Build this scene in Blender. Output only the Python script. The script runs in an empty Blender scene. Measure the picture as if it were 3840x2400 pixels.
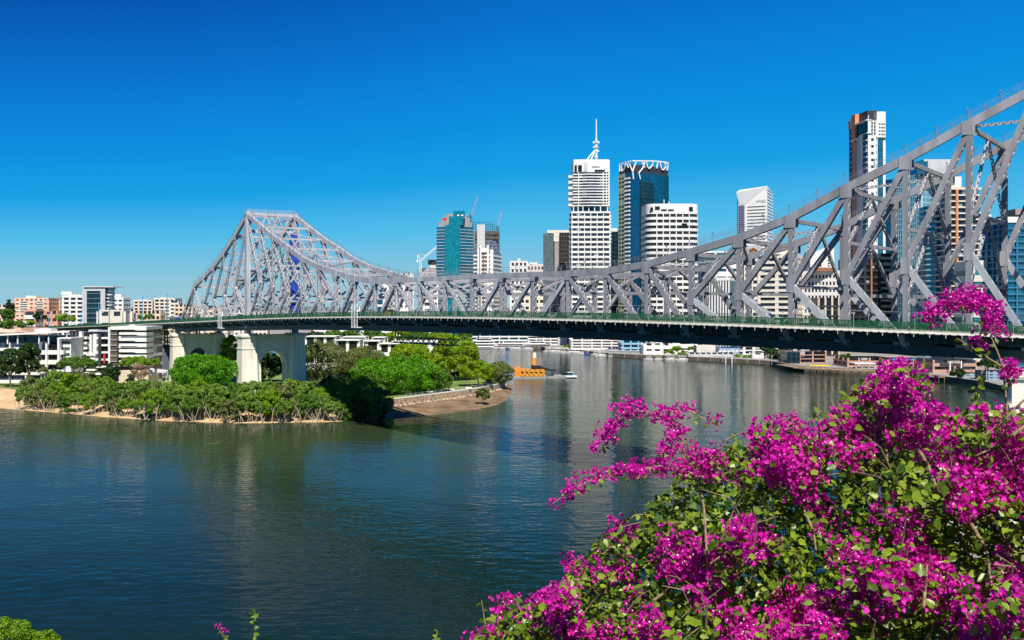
import bpy, math, random
import numpy as np
from mathutils import Vector, Matrix

random.seed(7)
RNG = np.random.default_rng(11)
scene = bpy.context.scene
COL = scene.collection

# ------------------------------------------------------------------ camera, sky, sun, exposure
F = 3311.6          # focal length in units of the 3840-wide photograph
H = 39.0            # camera height above the river
HZ = 1153.0         # horizon row
cam_d = bpy.data.cameras.new('camera')
cam_d.sensor_width = 36.0
cam_d.lens = 36.0 * F / 3840.0
cam_d.shift_y = -(1200.0 - HZ) / 3840.0
cam_d.clip_start = 0.3
cam_d.clip_end = 60000
cam = bpy.data.objects.new('camera', cam_d)
COL.objects.link(cam)
cam.location = (0, 0, H)
cam.rotation_euler = (math.radians(90), 0, 0)
scene.camera = cam

SUN_TO = Vector((0.10, -0.79, 1.0)).normalized()
world = bpy.data.worlds.new('World')
scene.world = world
world.use_nodes = True
wn, wl = world.node_tree.nodes, world.node_tree.links
bg = wn['Background']
sky = wn.new('ShaderNodeTexSky')
sky.sky_type = 'NISHITA'
sky.sun_disc = False
sky.sun_elevation = math.asin(SUN_TO.z)
sky.sun_rotation = math.atan2(SUN_TO.x, SUN_TO.y)
sky.altitude = 50
sky.air_density = 1.0
sky.dust_density = 0.3
sky.ozone_density = 3.0
# polarised, saturated blue of the photograph: the sky texture's own light, graded by height above the horizon
EXPOSURE = 0.45
def wmath(op, a, b, clamp=False):
    m = wn.new('ShaderNodeMath'); m.operation = op; m.use_clamp = clamp
    for i, v in enumerate((a, b)):
        if v is None: continue
        if isinstance(v, (int, float)): m.inputs[i].default_value = v
        else: wl.new(v, m.inputs[i])
    return m.outputs[0]
wtc = wn.new('ShaderNodeTexCoord'); wsp = wn.new('ShaderNodeSeparateXYZ')
wl.new(wtc.outputs['Generated'], wsp.inputs[0])
xneg = wmath('MULTIPLY', wmath('MINIMUM', wsp.outputs['X'], 0.0), -0.80)
xpos = wmath('MULTIPLY', wmath('MAXIMUM', wsp.outputs['X'], 0.0), -0.20)
zeff = wmath('MULTIPLY', wsp.outputs['Z'], wmath('ADD', wmath('ADD', xneg, xpos), 1.0))
ramp = wn.new('ShaderNodeValToRGB')
def lin(c): return tuple((v / 255 / 12.92) if v < 11 else ((v / 255 + .055) / 1.055) ** 2.4 for v in c) + (1,)
stops = [(0.0, (156, 202, 216)), (0.035, (142, 198, 219)), (0.093, (80, 188, 233)), (0.15, (16, 160, 228)), (0.21, (4, 142, 222)), (0.25, (2, 132, 218)), (0.31, (2, 112, 203)), (0.42, (0, 77, 166)), (0.65, (4, 62, 140)), (1.0, (6, 54, 122))]
while len(ramp.color_ramp.elements) < len(stops): ramp.color_ramp.elements.new(0.5)
for e, (p_, c_) in zip(ramp.color_ramp.elements, stops):
    e.position = p_; e.color = lin(c_)
wl.new(zeff, ramp.inputs['Fac'])
scl = wn.new('ShaderNodeVectorMath'); scl.operation = 'SCALE'
scl.inputs['Scale'].default_value = 1.0 / (0.15 * 2 ** EXPOSURE)
wl.new(ramp.outputs['Color'], scl.inputs[0])
mixs = wn.new('ShaderNodeMix'); mixs.data_type = 'RGBA'
mixs.inputs['Factor'].default_value = 0.994
wl.new(sky.outputs['Color'], mixs.inputs['A']); wl.new(scl.outputs[0], mixs.inputs['B'])
wl.new(mixs.outputs['Result'], bg.inputs['Color'])
bg.inputs['Strength'].default_value = 0.15

sun_d = bpy.data.lights.new('sun', 'SUN')
sun_d.energy = 4.6
sun_d.angle = math.radians(0.53)
sun_d.color = (1.0, 0.93, 0.82)
sun = bpy.data.objects.new('sun', sun_d)
COL.objects.link(sun)
sun.rotation_euler = SUN_TO.to_track_quat('Z', 'Y').to_euler()
sun.location = (0, -50, 300)

scene.view_settings.view_transform = 'Standard'
scene.view_settings.look = 'None'
scene.view_settings.gamma = 1.0
scene.view_settings.exposure = EXPOSURE
scene.view_settings.use_curve_mapping = False
scene.render.engine = 'CYCLES'
scene.cycles.max_bounces = 6
scene.cycles.transparent_max_bounces = 4
scene.cycles.caustics_reflective = False
scene.cycles.caustics_refractive = False
scene.cycles.use_denoising = True

# ------------------------------------------------------------------ materials
MATS = {}

def nodes_of(name):
    m = bpy.data.materials.new(name)
    m.use_nodes = True
    nt = m.node_tree
    return m, nt.nodes, nt.links, nt.nodes['Principled BSDF']

def mat(name, col, rough=0.7, var=0.12, scale=0.35, metallic=0.0, spec=0.4, bump=0.0, streak=False):
    """Plain painted or mineral surface with soft mottling (world sized)."""
    if name in MATS:
        return MATS[name]
    m, n, l, b = nodes_of(name)
    tc = n.new('ShaderNodeTexCoord')
    no = n.new('ShaderNodeTexNoise'); no.inputs['Scale'].default_value = scale
    no.inputs['Detail'].default_value = 5
    if streak:
        mp = n.new('ShaderNodeMapping'); mp.inputs['Scale'].default_value = (1, 1, 0.12)
        l.new(tc.outputs['Object'], mp.inputs['Vector']); l.new(mp.outputs[0], no.inputs['Vector'])
    else:
        l.new(tc.outputs['Object'], no.inputs['Vector'])
    rp = n.new('ShaderNodeValToRGB')
    rp.color_ramp.elements[0].position = 0.32
    rp.color_ramp.elements[1].position = 0.68
    rp.color_ramp.elements[0].color = tuple(c * (1 - var) for c in col) + (1,)
    rp.color_ramp.elements[1].color = tuple(min(1, c * (1 + var)) for c in col) + (1,)
    l.new(no.outputs['Fac'], rp.inputs['Fac'])
    l.new(rp.outputs['Color'], b.inputs['Base Color'])
    b.inputs['Roughness'].default_value = rough
    b.inputs['Metallic'].default_value = metallic
    b.inputs['Specular IOR Level'].default_value = spec
    if bump:
        bp = n.new('ShaderNodeBump'); bp.inputs['Strength'].default_value = bump
        bp.inputs['Distance'].default_value = 0.3
        l.new(no.outputs['Fac'], bp.inputs['Height']); l.new(bp.outputs[0], b.inputs['Normal'])
    MATS[name] = m
    return m

def glass(name, col, line, pane=(1.6, 3.4), rough=0.12, metallic=0.55, var=0.5, mortar=0.10, blinds=0.0):
    """Curtain-wall glass: panes from a brick texture on the wall UV (metres), every pane a little different."""
    if name in MATS:
        return MATS[name]
    m, n, l, b = nodes_of(name)
    uv = n.new('ShaderNodeUVMap'); uv.uv_map = 'UVMap'
    br = n.new('ShaderNodeTexBrick')
    br.offset = 0.0
    br.inputs['Scale'].default_value = 1.0
    br.inputs['Brick Width'].default_value = pane[0]
    br.inputs['Row Height'].default_value = pane[1]
    br.inputs['Mortar Size'].default_value = mortar
    br.inputs['Mortar Smooth'].default_value = 0.0
    br.inputs['Bias'].default_value = -0.2
    br.inputs['Color1'].default_value = tuple(c * (1 - var) for c in col) + (1,)
    br.inputs['Color2'].default_value = tuple(min(1, c * (1 + var)) for c in col) + (1,)
    br.inputs['Mortar'].default_value = tuple(line) + (1,)
    l.new(uv.outputs[0], br.inputs['Vector'])
    src = br.outputs['Color']
    if blinds:
        wv = n.new('ShaderNodeTexWhiteNoise'); wv.noise_dimensions = '2D'
        mp = n.new('ShaderNodeVectorMath'); mp.operation = 'DIVIDE'
        mp.inputs[1].default_value = (pane[0] * 2, pane[1], 1)
        fl = n.new('ShaderNodeVectorMath'); fl.operation = 'FLOOR'
        l.new(uv.outputs[0], mp.inputs[0]); l.new(mp.outputs[0], fl.inputs[0]); l.new(fl.outputs[0], wv.inputs['Vector'])
        gt = n.new('ShaderNodeMath'); gt.operation = 'GREATER_THAN'; gt.inputs[1].default_value = 1 - blinds
        l.new(wv.outputs['Value'], gt.inputs[0])
        mx = n.new('ShaderNodeMix'); mx.data_type = 'RGBA'
        l.new(gt.outputs[0], mx.inputs['Factor']); l.new(br.outputs['Color'], mx.inputs['A'])
        mx.inputs['B'].default_value = (0.42, 0.44, 0.42, 1)
        src = mx.outputs['Result']
    l.new(src, b.inputs['Base Color'])
    b.inputs['Roughness'].default_value = rough
    b.inputs['Metallic'].default_value = metallic
    no = n.new('ShaderNodeTexNoise'); no.inputs['Scale'].default_value = 0.25
    bp = n.new('ShaderNodeBump'); bp.inputs['Strength'].default_value = 0.08
    l.new(uv.outputs[0], no.inputs['Vector']); l.new(no.outputs['Fac'], bp.inputs['Height']); l.new(bp.outputs[0], b.inputs['Normal'])
    MATS[name] = m
    return m

def leafmat(name, dark, light, trans=0.35, rough=0.5):
    """Leaves: each leaf its own hue between two colours, part of the light passing through."""
    if name in MATS:
        return MATS[name]
    m = bpy.data.materials.new(name); m.use_nodes = True
    n, l = m.node_tree.nodes, m.node_tree.links
    n.remove(n['Principled BSDF'])
    ge = n.new('ShaderNodeNewGeometry')
    rp = n.new('ShaderNodeValToRGB')
    rp.color_ramp.elements[0].color = tuple(dark) + (1,)
    rp.color_ramp.elements[1].color = tuple(light) + (1,)
    l.new(ge.outputs['Random Per Island'], rp.inputs['Fac'])
    df = n.new('ShaderNodeBsdfDiffuse'); tr = n.new('ShaderNodeBsdfTranslucent')
    gl = n.new('ShaderNodeBsdfGlossy'); gl.inputs['Roughness'].default_value = rough
    gl.inputs['Color'].default_value = (0.6, 0.65, 0.6, 1)
    mx = n.new('ShaderNodeMixShader'); mx.inputs[0].default_value = trans
    mg = n.new('ShaderNodeMixShader'); mg.inputs[0].default_value = 0.035
    l.new(rp.outputs[0], df.inputs['Color']); l.new(rp.outputs[0], tr.inputs['Color'])
    l.new(df.outputs[0], mx.inputs[1]); l.new(tr.outputs[0], mx.inputs[2])
    l.new(mx.outputs[0], mg.inputs[1]); l.new(gl.outputs[0], mg.inputs[2])
    l.new(mg.outputs[0], n['Material Output'].inputs['Surface'])
    MATS[name] = m
    return m

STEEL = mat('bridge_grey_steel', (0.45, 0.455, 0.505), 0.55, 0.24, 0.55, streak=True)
def darken_right(m):
    """steel grey turns gradually darker towards the right half of the bridge"""
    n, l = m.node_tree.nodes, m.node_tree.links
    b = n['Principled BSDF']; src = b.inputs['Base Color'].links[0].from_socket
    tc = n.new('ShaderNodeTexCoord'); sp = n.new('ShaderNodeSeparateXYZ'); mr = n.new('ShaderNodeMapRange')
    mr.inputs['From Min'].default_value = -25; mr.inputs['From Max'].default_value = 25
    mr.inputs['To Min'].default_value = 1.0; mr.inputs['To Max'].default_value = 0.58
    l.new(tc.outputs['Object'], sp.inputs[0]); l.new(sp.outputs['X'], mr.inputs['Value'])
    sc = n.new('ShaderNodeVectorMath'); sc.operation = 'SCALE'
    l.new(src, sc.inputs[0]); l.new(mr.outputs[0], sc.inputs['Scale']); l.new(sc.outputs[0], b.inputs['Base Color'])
darken_right(STEEL)
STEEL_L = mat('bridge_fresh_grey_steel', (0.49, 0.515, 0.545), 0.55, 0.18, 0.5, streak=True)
STEEL2 = mat('bridge_grey_lacing', (0.52, 0.52, 0.54), 0.6, 0.1, 0.4)
RAILGREY = mat('thin_grey_rail', (0.22, 0.23, 0.27), 0.5, 0.1, 0.5)
GREEN = mat('bridge_dark_green_steel', (0.012, 0.045, 0.042), 0.5, 0.25, 0.3)
RAILG = mat('railing_green_paint', (0.008, 0.095, 0.038), 0.5, 0.2, 0.6)
BRACK = mat('bracket_blue_grey', (0.17, 0.24, 0.30), 0.6, 0.15, 0.4)
EDGE = mat('footpath_edge_cream', (0.78, 0.74, 0.62), 0.8, 0.1, 0.8)
ROADM = mat('road_asphalt', (0.06, 0.06, 0.06), 0.9, 0.2, 0.6)
STONE = mat('pier_cream_render', (0.78, 0.74, 0.65), 0.85, 0.10, 0.22, streak=True, bump=0.05)
def pour_lines(m, pitch=3.3):
    """faint horizontal pour joints and rain stains in cast concrete"""
    n, l = m.node_tree.nodes, m.node_tree.links
    b = n['Principled BSDF']; src = b.inputs['Base Color'].links[0].from_socket
    tc = n.new('ShaderNodeTexCoord'); sp = n.new('ShaderNodeSeparateXYZ'); l.new(tc.outputs['Object'], sp.inputs[0])
    pp = n.new('ShaderNodeMath'); pp.operation = 'PINGPONG'; pp.inputs[1].default_value = pitch / 2; l.new(sp.outputs['Z'], pp.inputs[0])
    gt = n.new('ShaderNodeMapRange'); gt.inputs['From Min'].default_value = .0; gt.inputs['From Max'].default_value = .14; gt.inputs['To Min'].default_value = .87; l.new(pp.outputs[0], gt.inputs['Value'])
    no = n.new('ShaderNodeTexNoise'); mp = n.new('ShaderNodeMapping'); mp.inputs['Scale'].default_value = (1.1, 1.1, .07); no.inputs['Scale'].default_value = .9; no.inputs['Detail'].default_value = 6
    l.new(tc.outputs['Object'], mp.inputs['Vector']); l.new(mp.outputs[0], no.inputs['Vector'])
    st = n.new('ShaderNodeMapRange'); st.inputs['From Min'].default_value = .55; st.inputs['From Max'].default_value = .75; st.inputs['To Min'].default_value = 1.0; st.inputs['To Max'].default_value = .72; l.new(no.outputs['Fac'], st.inputs['Value'])
    mu = n.new('ShaderNodeMath'); mu.operation = 'MULTIPLY'; l.new(gt.outputs[0], mu.inputs[0]); l.new(st.outputs[0], mu.inputs[1])
    sc = n.new('ShaderNodeVectorMath'); sc.operation = 'SCALE'; l.new(src, sc.inputs[0]); l.new(mu.outputs[0], sc.inputs['Scale']); l.new(sc.outputs[0], b.inputs['Base Color'])
pour_lines(STONE)
STONE2 = mat('pier_cap_stone', (0.74, 0.69, 0.59), 0.85, 0.1, 0.3, bump=0.05)
WHITE = mat('white_painted_wall', (0.78, 0.77, 0.75), 0.6, 0.06, 0.2)
OFFW = mat('off_white_concrete', (0.68, 0.65, 0.60), 0.7, 0.08, 0.15)
CREAM = mat('cream_render', (0.66, 0.55, 0.42), 0.8, 0.08, 0.2)
CREAMW = mat('warm_white_render', (0.74, 0.68, 0.60), 0.8, 0.08, 0.2)
ORANGE = mat('orange_brick', (0.76, 0.50, 0.37), 0.85, 0.12, 0.3)
REDB = mat('red_brick', (0.60, 0.32, 0.24), 0.85, 0.12, 0.3)
PINK = mat('pink_concrete', (0.50, 0.30, 0.23), 0.85, 0.12, 0.3)
GREYC = mat('grey_concrete', (0.33, 0.33, 0.34), 0.8, 0.12, 0.3)
LGREY = mat('light_grey_panel', (0.52, 0.53, 0.55), 0.6, 0.08, 0.3)
DARK = mat('dark_charcoal_cladding', (0.035, 0.04, 0.05), 0.5, 0.2, 0.4)
BROWN = mat('brown_bronze_cladding', (0.11, 0.085, 0.07), 0.5, 0.2, 0.4)
SAGE = mat('sage_green_panel', (0.34, 0.42, 0.24), 0.7, 0.1, 0.3)
STEELW = mat('white_painted_steel', (0.80, 0.80, 0.82), 0.45, 0.05, 0.5)
BLUEP = mat('blue_pole_paint', (0.08, 0.30, 0.50), 0.5, 0.1, 0.5)
TARP = mat('blue_tarpaulin', (0.012, 0.06, 0.42), 0.55, 0.35, 0.35, bump=0.6)
ORP = mat('orange_marine_paint', (0.74, 0.27, 0.02), 0.5, 0.1, 0.3)
REDP = mat('red_paint', (0.60, 0.04, 0.03), 0.5, 0.1, 0.5)
YELP = mat('yellow_paint', (0.80, 0.52, 0.03), 0.5, 0.1, 0.5)
BLACKC = mat('black_cloth', (0.012, 0.012, 0.014), 0.85, 0.3, 0.6)
TIMBER = mat('weathered_timber', (0.30, 0.20, 0.13), 0.85, 0.25, 0.6)
BARK = mat('grey_brown_bark', (0.16, 0.12, 0.09), 0.95, 0.3, 1.2)
PALEBARK = mat('pale_mangrove_bark', (0.46, 0.40, 0.32), 0.95, 0.2, 1.5)
CARGLASS = mat('dark_vehicle_glass', (0.02, 0.025, 0.03), 0.1, 0.1, 1.0, spec=0.8)
TYRE = mat('black_rubber', (0.02, 0.02, 0.02), 0.9, 0.1, 1.0)

GL_DARK = glass('dark_blue_window_glass', (0.04, 0.05, 0.075), (0.02, 0.02, 0.025), (2.0, 3.4), 0.15, 0.2, 0.6, 0.06, blinds=0.10)
GL_BLACK = glass('black_window_glass', (0.018, 0.018, 0.022), (0.01, 0.01, 0.01), (2.0, 3.4), 0.2, 0.1, 0.6, 0.06, blinds=0.05)
GL_TEAL = glass('teal_curtain_glass', (0.01, 0.30, 0.36), (0.02, 0.16, 0.22), (1.7, 3.6), 0.15, 0.45, 0.22, 0.07)
GL_TEALB = glass('deep_teal_curtain_glass', (0.015, 0.19, 0.29), (0.10, 0.17, 0.19), (9.0, 3.6), 0.15, 0.45, 0.25, 0.24)
GL_BLUE = glass('blue_curtain_glass', (0.005, 0.13, 0.23), (0.01, 0.09, 0.16), (1.6, 3.6), 0.13, 0.5, 0.3, 0.08)
GL_NAVY = glass('navy_curtain_glass', (0.006, 0.034, 0.052), (0.05, 0.09, 0.12), (3.2, 3.6), 0.15, 0.3, 0.4, 0.12)
GL_AQUA = glass('aqua_striped_glass', (0.02, 0.15, 0.25), (0.34, 0.58, 0.62), (1.7, 4.2), 0.2, 0.25, 0.35, 0.42)
GL_BRONZE = glass('bronze_window_glass', (0.06, 0.05, 0.045), (0.03, 0.03, 0.03), (1.4, 3.6), 0.2, 0.4, 0.4, 0.12)
GL_GREYG = glass('grey_green_glass', (0.17, 0.21, 0.20), (0.10, 0.12, 0.12), (1.5, 3.6), 0.2, 0.4, 0.15, 0.08)
GL_SITE = glass('unfinished_tower_glass', (0.20, 0.27, 0.36), (0.06, 0.07, 0.10), (1.6, 3.4), 0.3, 0.2, 0.6, 0.2)

# ------------------------------------------------------------------ mesh helpers
class MB:
    def __init__(s):
        s.v = []; s.f = []; s.uv = []
    def quad_uv(s, idx, uvs=None):
        s.f.append(idx); s.uv.append(uvs)
    def box(s, c, sz, ax=None):
        """box of full size sz around c; ax = optional 3 axis vectors"""
        c = Vector(c)
        a = ax or (Vector((1, 0, 0)), Vector((0, 1, 0)), Vector((0, 0, 1)))
        h = [Vector(a[i]) * (sz[i] / 2) for i in range(3)]
        i0 = len(s.v)
        for sx in (-1, 1):
            for sy in (-1, 1):
                for sz_ in (-1, 1):
                    s.v.append(c + h[0] * sx + h[1] * sy + h[2] * sz_)
        for q in ((0, 1, 3, 2), (4, 6, 7, 5), (0, 4, 5, 1), (2, 3, 7, 6), (0, 2, 6, 4), (1, 5, 7, 3)):
            s.quad_uv([i0 + k for k in q])
    def bar(s, p, q, w, d, up=(0, 0, 1)):
        """box from p to q, w wide along up-ish, d deep across"""
        p, q = Vector(p), Vector(q)
        x = q - p
        L = x.length
        if L < 1e-6: return
        x /= L
        y = Vector(up).cross(x)
        if y.length < 1e-4: y = Vector((1, 0, 0)).cross(x)
        if y.length < 1e-4: y = Vector((0, 1, 0)).cross(x)
        y.normalize(); z = x.cross(y)
        s.box((p + q) / 2, (L, d, w), (x, y, z))
    def tube(s, p, q, r, n=6, r2=None):
        p, q = Vector(p), Vector(q)
        if r2 is None: r2 = r
        x = (q - p)
        if x.length < 1e-6: return
        x.normalize()
        y = x.orthogonal().normalized(); z = x.cross(y)
        i0 = len(s.v)
        for k in range(n):
            a = 2 * math.pi * k / n
            o = y * math.cos(a) + z * math.sin(a)
            s.v.append(p + o * r); s.v.append(q + o * r2)
        for k in range(n):
            a, b = i0 + 2 * k, i0 + 2 * ((k + 1) % n)
            s.quad_uv([a, b, b + 1, a + 1])
        s.quad_uv([i0 + 2 * k for k in range(n)][::-1]); s.quad_uv([i0 + 2 * k + 1 for k in range(n)])
    def path(s, pts, r0, r1=None, n=6):
        r1 = r0 if r1 is None else r1
        for i in range(len(pts) - 1):
            a = r0 + (r1 - r0) * i / (len(pts) - 1); b = r0 + (r1 - r0) * (i + 1) / (len(pts) - 1)
            s.tube(pts[i], pts[i + 1], a, n, b)
    def prism(s, poly, z0, z1, top=True, bottom=True, poly2=None):
        """vertical prism on a CCW polygon, walls carry UV in metres; z1 may be a list (sloped top)"""
        n = len(poly); i0 = len(s.v)
        p2 = poly2 or poly
        zt = z1 if isinstance(z1, (list, tuple)) else [z1] * n
        for (x, y), (x2, y2), z in zip(poly, p2, zt):
            s.v.append(Vector((x, y, z0))); s.v.append(Vector((x2, y2, z)))
        per = 0.0
        for k in range(n):
            a, b = i0 + 2 * k, i0 + 2 * ((k + 1) % n)
            d = math.dist(poly[k], poly[(k + 1) % n])
            s.quad_uv([a, b, b + 1, a + 1], [(per, z0), (per + d, z0), (per + d, zt[(k + 1) % n]), (per, zt[k])])
            per += d
        if top: s.quad_uv([i0 + 2 * k + 1 for k in range(n)])
        if bottom: s.quad_uv([i0 + 2 * k for k in range(n)][::-1])
    def face(s, pts):
        i0 = len(s.v)
        s.v += [Vector(p) for p in pts]
        s.quad_uv(list(range(i0, i0 + len(pts))))
    def build(s, name, material, parent=None, smooth=False):
        me = bpy.data.meshes.new(name)
        me.from_pydata([tuple(v) for v in s.v], [], s.f)
        if any(u is not None for u in s.uv):
            ul = me.uv_layers.new(name='UVMap')
            dat = []
            for f, u in zip(s.f, s.uv):
                if u is None: dat += [0.0, 0.0] * len(f)
                else:
                    for a in u: dat += [a[0], a[1]]
            ul.data.foreach_set('uv', dat)
        me.materials.append(material)
        if smooth: me.polygons.foreach_set('use_smooth', [True] * len(me.polygons))
        me.update()
        return link(name, me, parent)

def link(name, me, parent=None):
    o = bpy.data.objects.new(name, me)
    COL.objects.link(o)
    if parent is not None: attach(o, parent)
    return o

WORLD_OF = {}
def attach(o, parent):
    """children are modelled in world coordinates; keep them there"""
    o.parent = parent
    o.matrix_parent_inverse = Matrix.Translation(WORLD_OF.get(parent.name, Vector((0, 0, 0)))).inverted()

def tag(o, label, cat, group=None, kind=None):
    o['label'] = label; o['category'] = cat
    if group: o['group'] = group
    if kind: o['kind'] = kind
    return o

def thing(name, label, cat, loc, group=None):
    o = bpy.data.objects.new(name, None)
    COL.objects.link(o)
    o.location = loc; o.empty_display_size = 1
    WORLD_OF[o.name] = Vector(loc)
    return tag(o, label, cat, group)

def P(px, py, Y):
    return Vector(((px - 1920) / F * Y, Y, H + (HZ - py) / F * Y))
def PX(px, Y): return (px - 1920) / F * Y
def PZ(py, Y): return H + (HZ - py) / F * Y
def YW(py, z=0.0): return (H - z) * F / (py - HZ)      # distance of a ground point seen at row py
def G(px, py, z=0.0):
    Y = YW(py, z); return (PX(px, Y), Y)

def outset(poly, d):
    n = len(poly); out = []
    for i in range(n):
        a, b, c = Vector(poly[i - 1]), Vector(poly[i]), Vector(poly[(i + 1) % n])
        e1 = (b - a).normalized(); e2 = (c - b).normalized()
        n1 = Vector((e1.y, -e1.x)); n2 = Vector((e2.y, -e2.x))
        m = (n1 + n2)
        m = m / max(0.35, m.dot(n1))
        out.append((b.x + m.x * d, b.y + m.y * d))
    return out

def corner_rect(xl, xc, xr, Y, ang):
    """footprint of a box building seen with its near corner at column xc, left wall ending at xl and right wall at xr; ang = turn of left wall"""
    ca, sa = math.cos(ang), math.sin(ang)
    C = Vector((PX(xc, Y), Y))
    m = (xl - 1920) / F
    L = (C.x - m * C.y) / (ca + m * sa)
    m = (xr - 1920) / F
    R = (m * C.y - C.x) / (sa - m * ca)
    if R < 0 or R > 400: R = 30
    A = C + Vector((-ca, sa)) * L
    B = C + Vector((sa, ca)) * R
    D = A + (B - C)
    return [tuple(A), tuple(C), tuple(B), tuple(D)]

def front_rect(x0, x1, Y, depth):
    return [(PX(x0, Y), Y), (PX(x1, Y), Y), (PX(x1, Y), Y + depth), (PX(x0, Y), Y + depth)]

def rounded(poly, r, n=5):
    out = []
    N = len(poly)
    for i in range(N):
        a, b, c = Vector(poly[i - 1]), Vector(poly[i]), Vector(poly[(i + 1) % N])
        u = (a - b).normalized(); w = (c - b).normalized()
        for k in range(n + 1):
            t = k / n
            p = (b + u * r) * (1 - t) ** 2 + b * 2 * t * (1 - t) + (b + w * r) * t * t
            out.append((p.x, p.y))
    return out


# ------------------------------------------------------------------ water, land, hills
def water_material():
    m, n, l, b = nodes_of('river_water')
    tc = n.new('ShaderNodeTexCoord')
    def noise(scale, detail, stretch):
        mp = n.new('ShaderNodeMapping'); mp.inputs['Scale'].default_value = stretch
        no = n.new('ShaderNodeTexNoise'); no.inputs['Scale'].default_value = scale; no.inputs['Detail'].default_value = detail
        l.new(tc.outputs['Object'], mp.inputs['Vector']); l.new(mp.outputs[0], no.inputs['Vector'])
        return no
    a = noise(0.55, 3, (0.55, 1.0, 1)); c = noise(0.09, 3, (0.6, 1.0, 1)); e = noise(0.011, 3, (0.5, 1.0, 1))
    s1 = n.new('ShaderNodeMath'); s1.operation = 'MULTIPLY_ADD'
    s1.inputs[1].default_value = 1.6
    l.new(c.outputs['Fac'], s1.inputs[0]); l.new(a.outputs['Fac'], s1.inputs[2])
    bp = n.new('ShaderNodeBump'); bp.inputs['Strength'].default_value = 0.85; bp.inputs['Distance'].default_value = 0.22
    # calm and rippled patches of wind
    cr = n.new('ShaderNodeMapRange'); cr.inputs['From Min'].default_value = 0.36; cr.inputs['From Max'].default_value = 0.64
    cr.inputs['To Min'].default_value = 0.35; cr.inputs['To Max'].default_value = 1.0
    l.new(e.outputs['Fac'], cr.inputs['Value']); l.new(cr.outputs[0], bp.inputs['Strength'])
    l.new(s1.outputs[0], bp.inputs['Height']); l.new(bp.outputs[0], b.inputs['Normal'])
    # murky olive shallows off the beach, darker green channel elsewhere
    sp = n.new('ShaderNodeSeparateXYZ'); l.new(tc.outputs['Object'], sp.inputs[0])
    dm = n.new('ShaderNodeVectorMath'); dm.operation = 'DISTANCE'
    sq = n.new('ShaderNodeVectorMath'); sq.operation = 'MULTIPLY'; sq.inputs[1].default_value = (0.55, 1, 1)
    l.new(tc.outputs['Object'], sq.inputs[0]); l.new(sq.outputs[0], dm.inputs[0]); dm.inputs[1].default_value = (-45, 345, 0)
    wob = n.new('ShaderNodeMath'); wob.operation = 'MULTIPLY_ADD'; wob.inputs[1].default_value = 90
    l.new(e.outputs['Fac'], wob.inputs[0]); l.new(dm.outputs['Value'], wob.inputs[2])
    mr = n.new('ShaderNodeMapRange'); mr.inputs['From Min'].default_value = 120; mr.inputs['From Max'].default_value = 265
    l.new(wob.outputs[0], mr.inputs['Value'])
    rp = n.new('ShaderNodeValToRGB')
    rp.color_ramp.elements[0].position = 0.0; rp.color_ramp.elements[0].color = (0.032, 0.054, 0.024, 1)
    rp.color_ramp.elements[1].position = 1.0; rp.color_ramp.elements[1].color = (0.006, 0.021, 0.016, 1)
    l.new(mr.outputs[0], rp.inputs['Fac']); l.new(rp.outputs[0], b.inputs['Base Color'])
    b.inputs['Roughness'].default_value = 0.06
    b.inputs['IOR'].default_value = 1.16
    b.inputs['Specular IOR Level'].default_value = 0.5
    return m

mb = MB(); mb.face([(-4000, -300, 0), (4000, -300, 0), (4000, 2500, 0), (-4000, 2500, 0)])
tag(mb.build('water', water_material()), 'wide dark green river with wind ripples under the bridge', 'river', kind='structure')

def ground_mat(name, c1, c2, scale, rough=0.95, c3=None):
    m, n, l, b = nodes_of(name)
    tc = n.new('ShaderNodeTexCoord')
    no = n.new('ShaderNodeTexNoise'); no.inputs['Scale'].default_value = scale; no.inputs['Detail'].default_value = 8
    l.new(tc.outputs['Object'], no.inputs['Vector'])
    rp = n.new('ShaderNodeValToRGB')
    rp.color_ramp.elements[0].position = 0.35; rp.color_ramp.elements[0].color = tuple(c1) + (1,)
    rp.color_ramp.elements[1].position = 0.65; rp.color_ramp.elements[1].color = tuple(c2) + (1,)
    l.new(no.outputs['Fac'], rp.inputs['Fac']); l.new(rp.outputs[0], b.inputs['Base Color'])
    b.inputs['Roughness'].default_value = rough
    bp = n.new('ShaderNodeBump'); bp.inputs['Strength'].default_value = 0.5; bp.inputs['Distance'].default_value = 0.4
    l.new(no.outputs['Fac'], bp.inputs['Height']); l.new(bp.outputs[0], b.inputs['Normal'])
    MATS[name] = m
    return m
LAWN = ground_mat('lawn_grass', (0.10, 0.17, 0.025), (0.20, 0.28, 0.05), 0.12)
SAND = ground_mat('river_sand', (0.50, 0.33, 0.17), (0.66, 0.47, 0.28), 0.25)
MUD = ground_mat('brown_river_mud', (0.13, 0.085, 0.045), (0.28, 0.185, 0.10), 0.14)
WALLST = ground_mat('sea_wall_stone', (0.22, 0.15, 0.09), (0.46, 0.35, 0.23), 0.9)
RIPRAP = ground_mat('pale_riprap', (0.40, 0.30, 0.20), (0.75, 0.62, 0.48), 1.4)
CITY = ground_mat('city_paving', (0.24, 0.23, 0.21), (0.34, 0.32, 0.29), 0.05)
HILLM = ground_mat('distant_bush', (0.05, 0.08, 0.05), (0.09, 0.13, 0.08), 0.004)
CLIFF = ground_mat('cliff_soil', (0.035, 0.03, 0.02), (0.09, 0.075, 0.05), 0.8)

def sheet(name, rows, m, label, cat):
    """terrain from rows of (x,y,z), joined row to row"""
    mb = MB(); n = len(rows[0])
    for r in rows: mb.v += [Vector(p) for p in r]
    for i in range(len(rows) - 1):
        for j in range(n - 1):
            a = i * n + j
            mb.quad_uv([a, a + 1, a + n + 1, a + n])
    o = mb.build(name, m, smooth=False)
    return tag(o, label, cat, kind='structure')

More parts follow.
